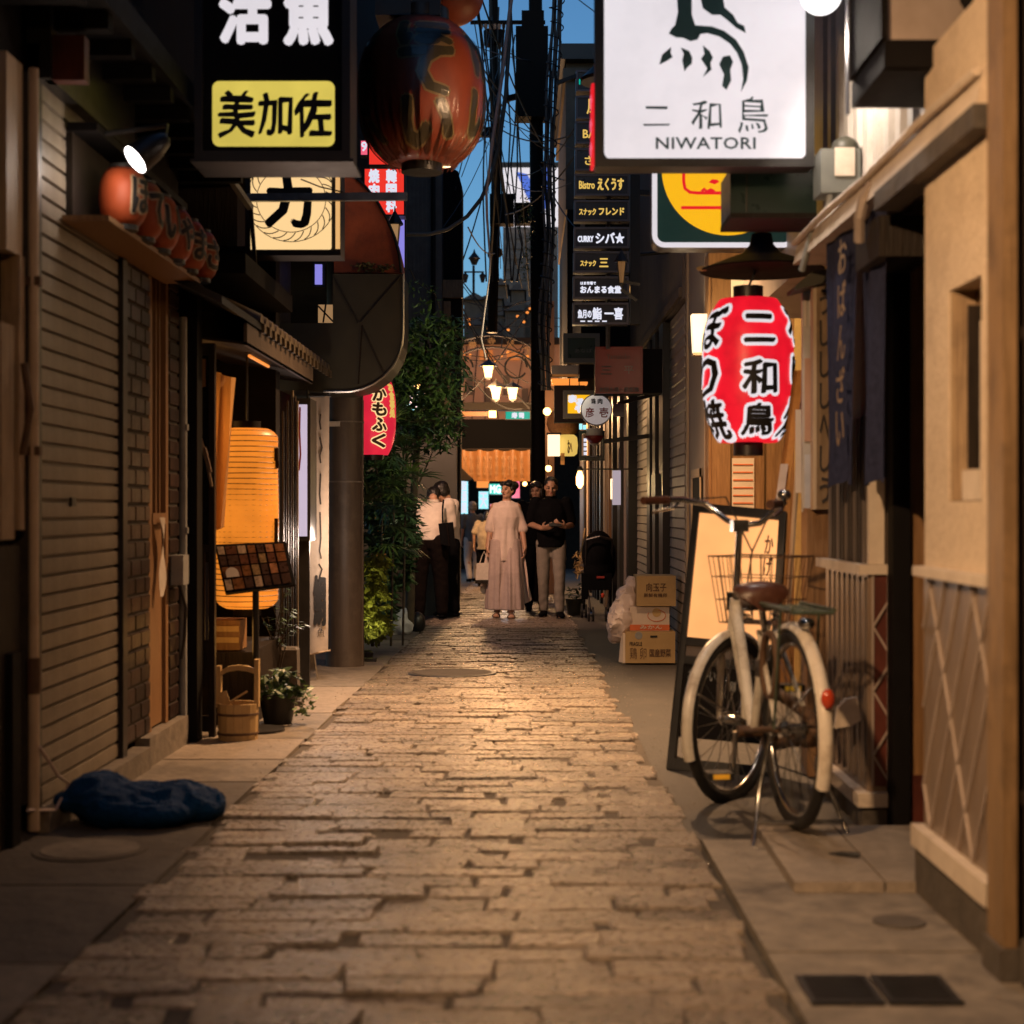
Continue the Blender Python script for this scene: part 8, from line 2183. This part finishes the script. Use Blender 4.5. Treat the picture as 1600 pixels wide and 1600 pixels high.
for e in (-1, 1): MB().tube([sp_ + hd * (-.08) + sidev * .05 * e + upv * (-.03 + .008 * math.cos(k * 1.2)) + Vector((.016 * math.cos(k * .9), .016 * math.sin(k * .9), -.003 * k)) for k in range(18)], .004, 5).build('saddle_spring', 'chrome', bike)
# rear rack, reflector, lock
for o_ in (-.055, 0, .055): tb('rack_rail', [BP(.16, .40, o_), BP(-.2, .40, o_)], .006, 'green_metal', 8)
for al in (.14, .0, -.12, -.2): tb('rack_bar', [BP(al, .40, -.07), BP(al, .40, .07)], .006, 'green_metal', 8)
for e in (-1, 1): tb('rack_stay', [BP(-.06, .40, .065 * e), RW + sidev * .07 * e], .005, 'green_metal', 6); tb('rack_side', [BP(.16, .41, .07 * e), BP(-.21, .41, .07 * e)], .007, 'green_metal', 8)
a = R(158)
rp = RW + (hd * math.cos(a) + upv * math.sin(a)) * .38
MB().ell(rp, (.022, .016, .032), 14, 10, Matrix.Rotation(th - PI / 2, 3, 'Z')).build('tail_reflector', 'reflector', bike, smooth=60)
MB().ell(RW + (hd * math.cos(R(110)) + upv * math.sin(R(110))) * .385, (.03, .03, .02), 12, 8).build('rear_light', 'chrome', bike, smooth=60)
lock = [BP(.12 + .09 * math.cos(k / 20 * 2 * PI), .2 + .11 * math.sin(k / 20 * 2 * PI), .05) for k in range(20)]
MB().tube(lock, .012, 8, closed=True).build('ring_lock', 'rust', bike, smooth=60)
MB().obox(BP(.30, .17, .02), (.04, .09, .06), Matrix.Rotation(th - PI / 2, 3, 'Z')).build('lock_case', 'black_metal', bike)
# crank, chain guard, pedals
m = Matrix((hd, upv, sidev)).transposed()
cg = MB().tube([BP(.47, .03, -.055), BP(.42, .075, -.055), BP(.2, .06, -.055), BP(-.02, .04, -.055), BP(-.05, 0, -.055), BP(-.02, -.04, -.055), BP(.2, -.07, -.055), BP(.42, -.12, -.055), BP(.49, -.06, -.055)], .022, 8, closed=True)
cg.build('chain_guard', 'rust', bike, smooth=60)
MB().lathe(bb + sidev * -.05, [(.085, -.003), (.09, .0), (.085, .003)], 24, m).build('chainring', 'rust', bike)
for e, an in ((1, R(-80)), (-1, R(100))):
    tip = bb + sidev * .07 * e + (hd * math.cos(an) + upv * math.sin(an)) * .165
    tb('crank', [bb + sidev * .07 * e, tip], .009, 'chrome', 8)
    pd = MB().obox(tip + sidev * .055 * e, (.08, .095, .024), Matrix.Rotation(th, 3, 'Z')).build('pedal', 'rubber', bike)
    for q_ in (-1, 1): MB().obox(tip + sidev * .055 * e + hd * .044 * q_, (.008, .06, .017), Matrix.Rotation(th, 3, 'Z')).build('pedal_reflector', 'amber', pd)
tb('bottom_bracket', [bb - sidev * .06, bb + sidev * .06], .021, 'rust')
# double stand
for e in (-1, 1): tb('stand_leg', [BP(.0, -.02, .08 * e), BP(.0, -.2, .12 * e), BP(-.10, -.385, .17 * e), BP(-.14, -.365, .17 * e)], .008, 'chrome', 8)
tb('stand_bar', [BP(-.06, -.3, -.15), BP(-.06, -.3, .15)], .007, 'chrome', 8)
# wire basket in front
bc = head_hi + ff * .2 - upv * .1
def BK(a, b, h): return bc + ff * a + fs_ * b + upv * h
bk_rails = []
for h, gx, gy in ((.0, .1, .13), (.09, .108, .14), (.18, .117, .152), (.26, .126, .165)):
    tb('basket_rim' if h > .25 else 'basket_wire', [BK(-gx, -gy, h), BK(gx, -gy, h), BK(gx, gy, h), BK(-gx, gy, h), BK(-gx, -gy, h)], .0035 if h > .2 else .0022, 'rust', 6)
bw = MB()
for k in range(8):
    t_ = -1 + 2 * k / 7
    for sg_ in (-1, 1):
        bw.tube([BK(t_ * .1, sg_ * .13, 0), BK(t_ * .126, sg_ * .165, .26)], .0017, 4)
        bw.tube([BK(sg_ * .1, t_ * .13, 0), BK(sg_ * .126, t_ * .165, .26)], .0017, 4)
    bw.tube([BK(-.1, t_ * .13, 0), BK(.1, t_ * .13, 0)], .0017, 4); bw.tube([BK(t_ * .1, -.13, 0), BK(t_ * .1, .13, 0)], .0017, 4)
bw.build('basket_mesh', 'rust', bike)
tb('basket_stay', [BK(0, -.08, 0), FWc + fs_ * -.06], .005, 'chrome', 6); tb('basket_stay', [BK(0, .08, 0), FWc + fs_ * .06], .005, 'chrome', 6)
MB().obox(head_hi + ff * .05 - upv * .01, (.07, .1, .07), Matrix.Rotation(th + steer, 3, 'Z')).build('lamp_bracket', 'black_metal', bike)
# cord on the ground by the stand
MB().tube([(.86, 5.0, g(5) + .008), (.92, 4.93, g(4.9) + .008), (.90, 4.8, g(4.8) + .008), (.97, 4.7, g(4.7) + .042), (1.02, 4.68, g(4.7) + .042)], .009, 6).build('loose_cord', 'rubber', smooth=60, label='short black cord lying on the ground behind the bicycle', cat='cord')
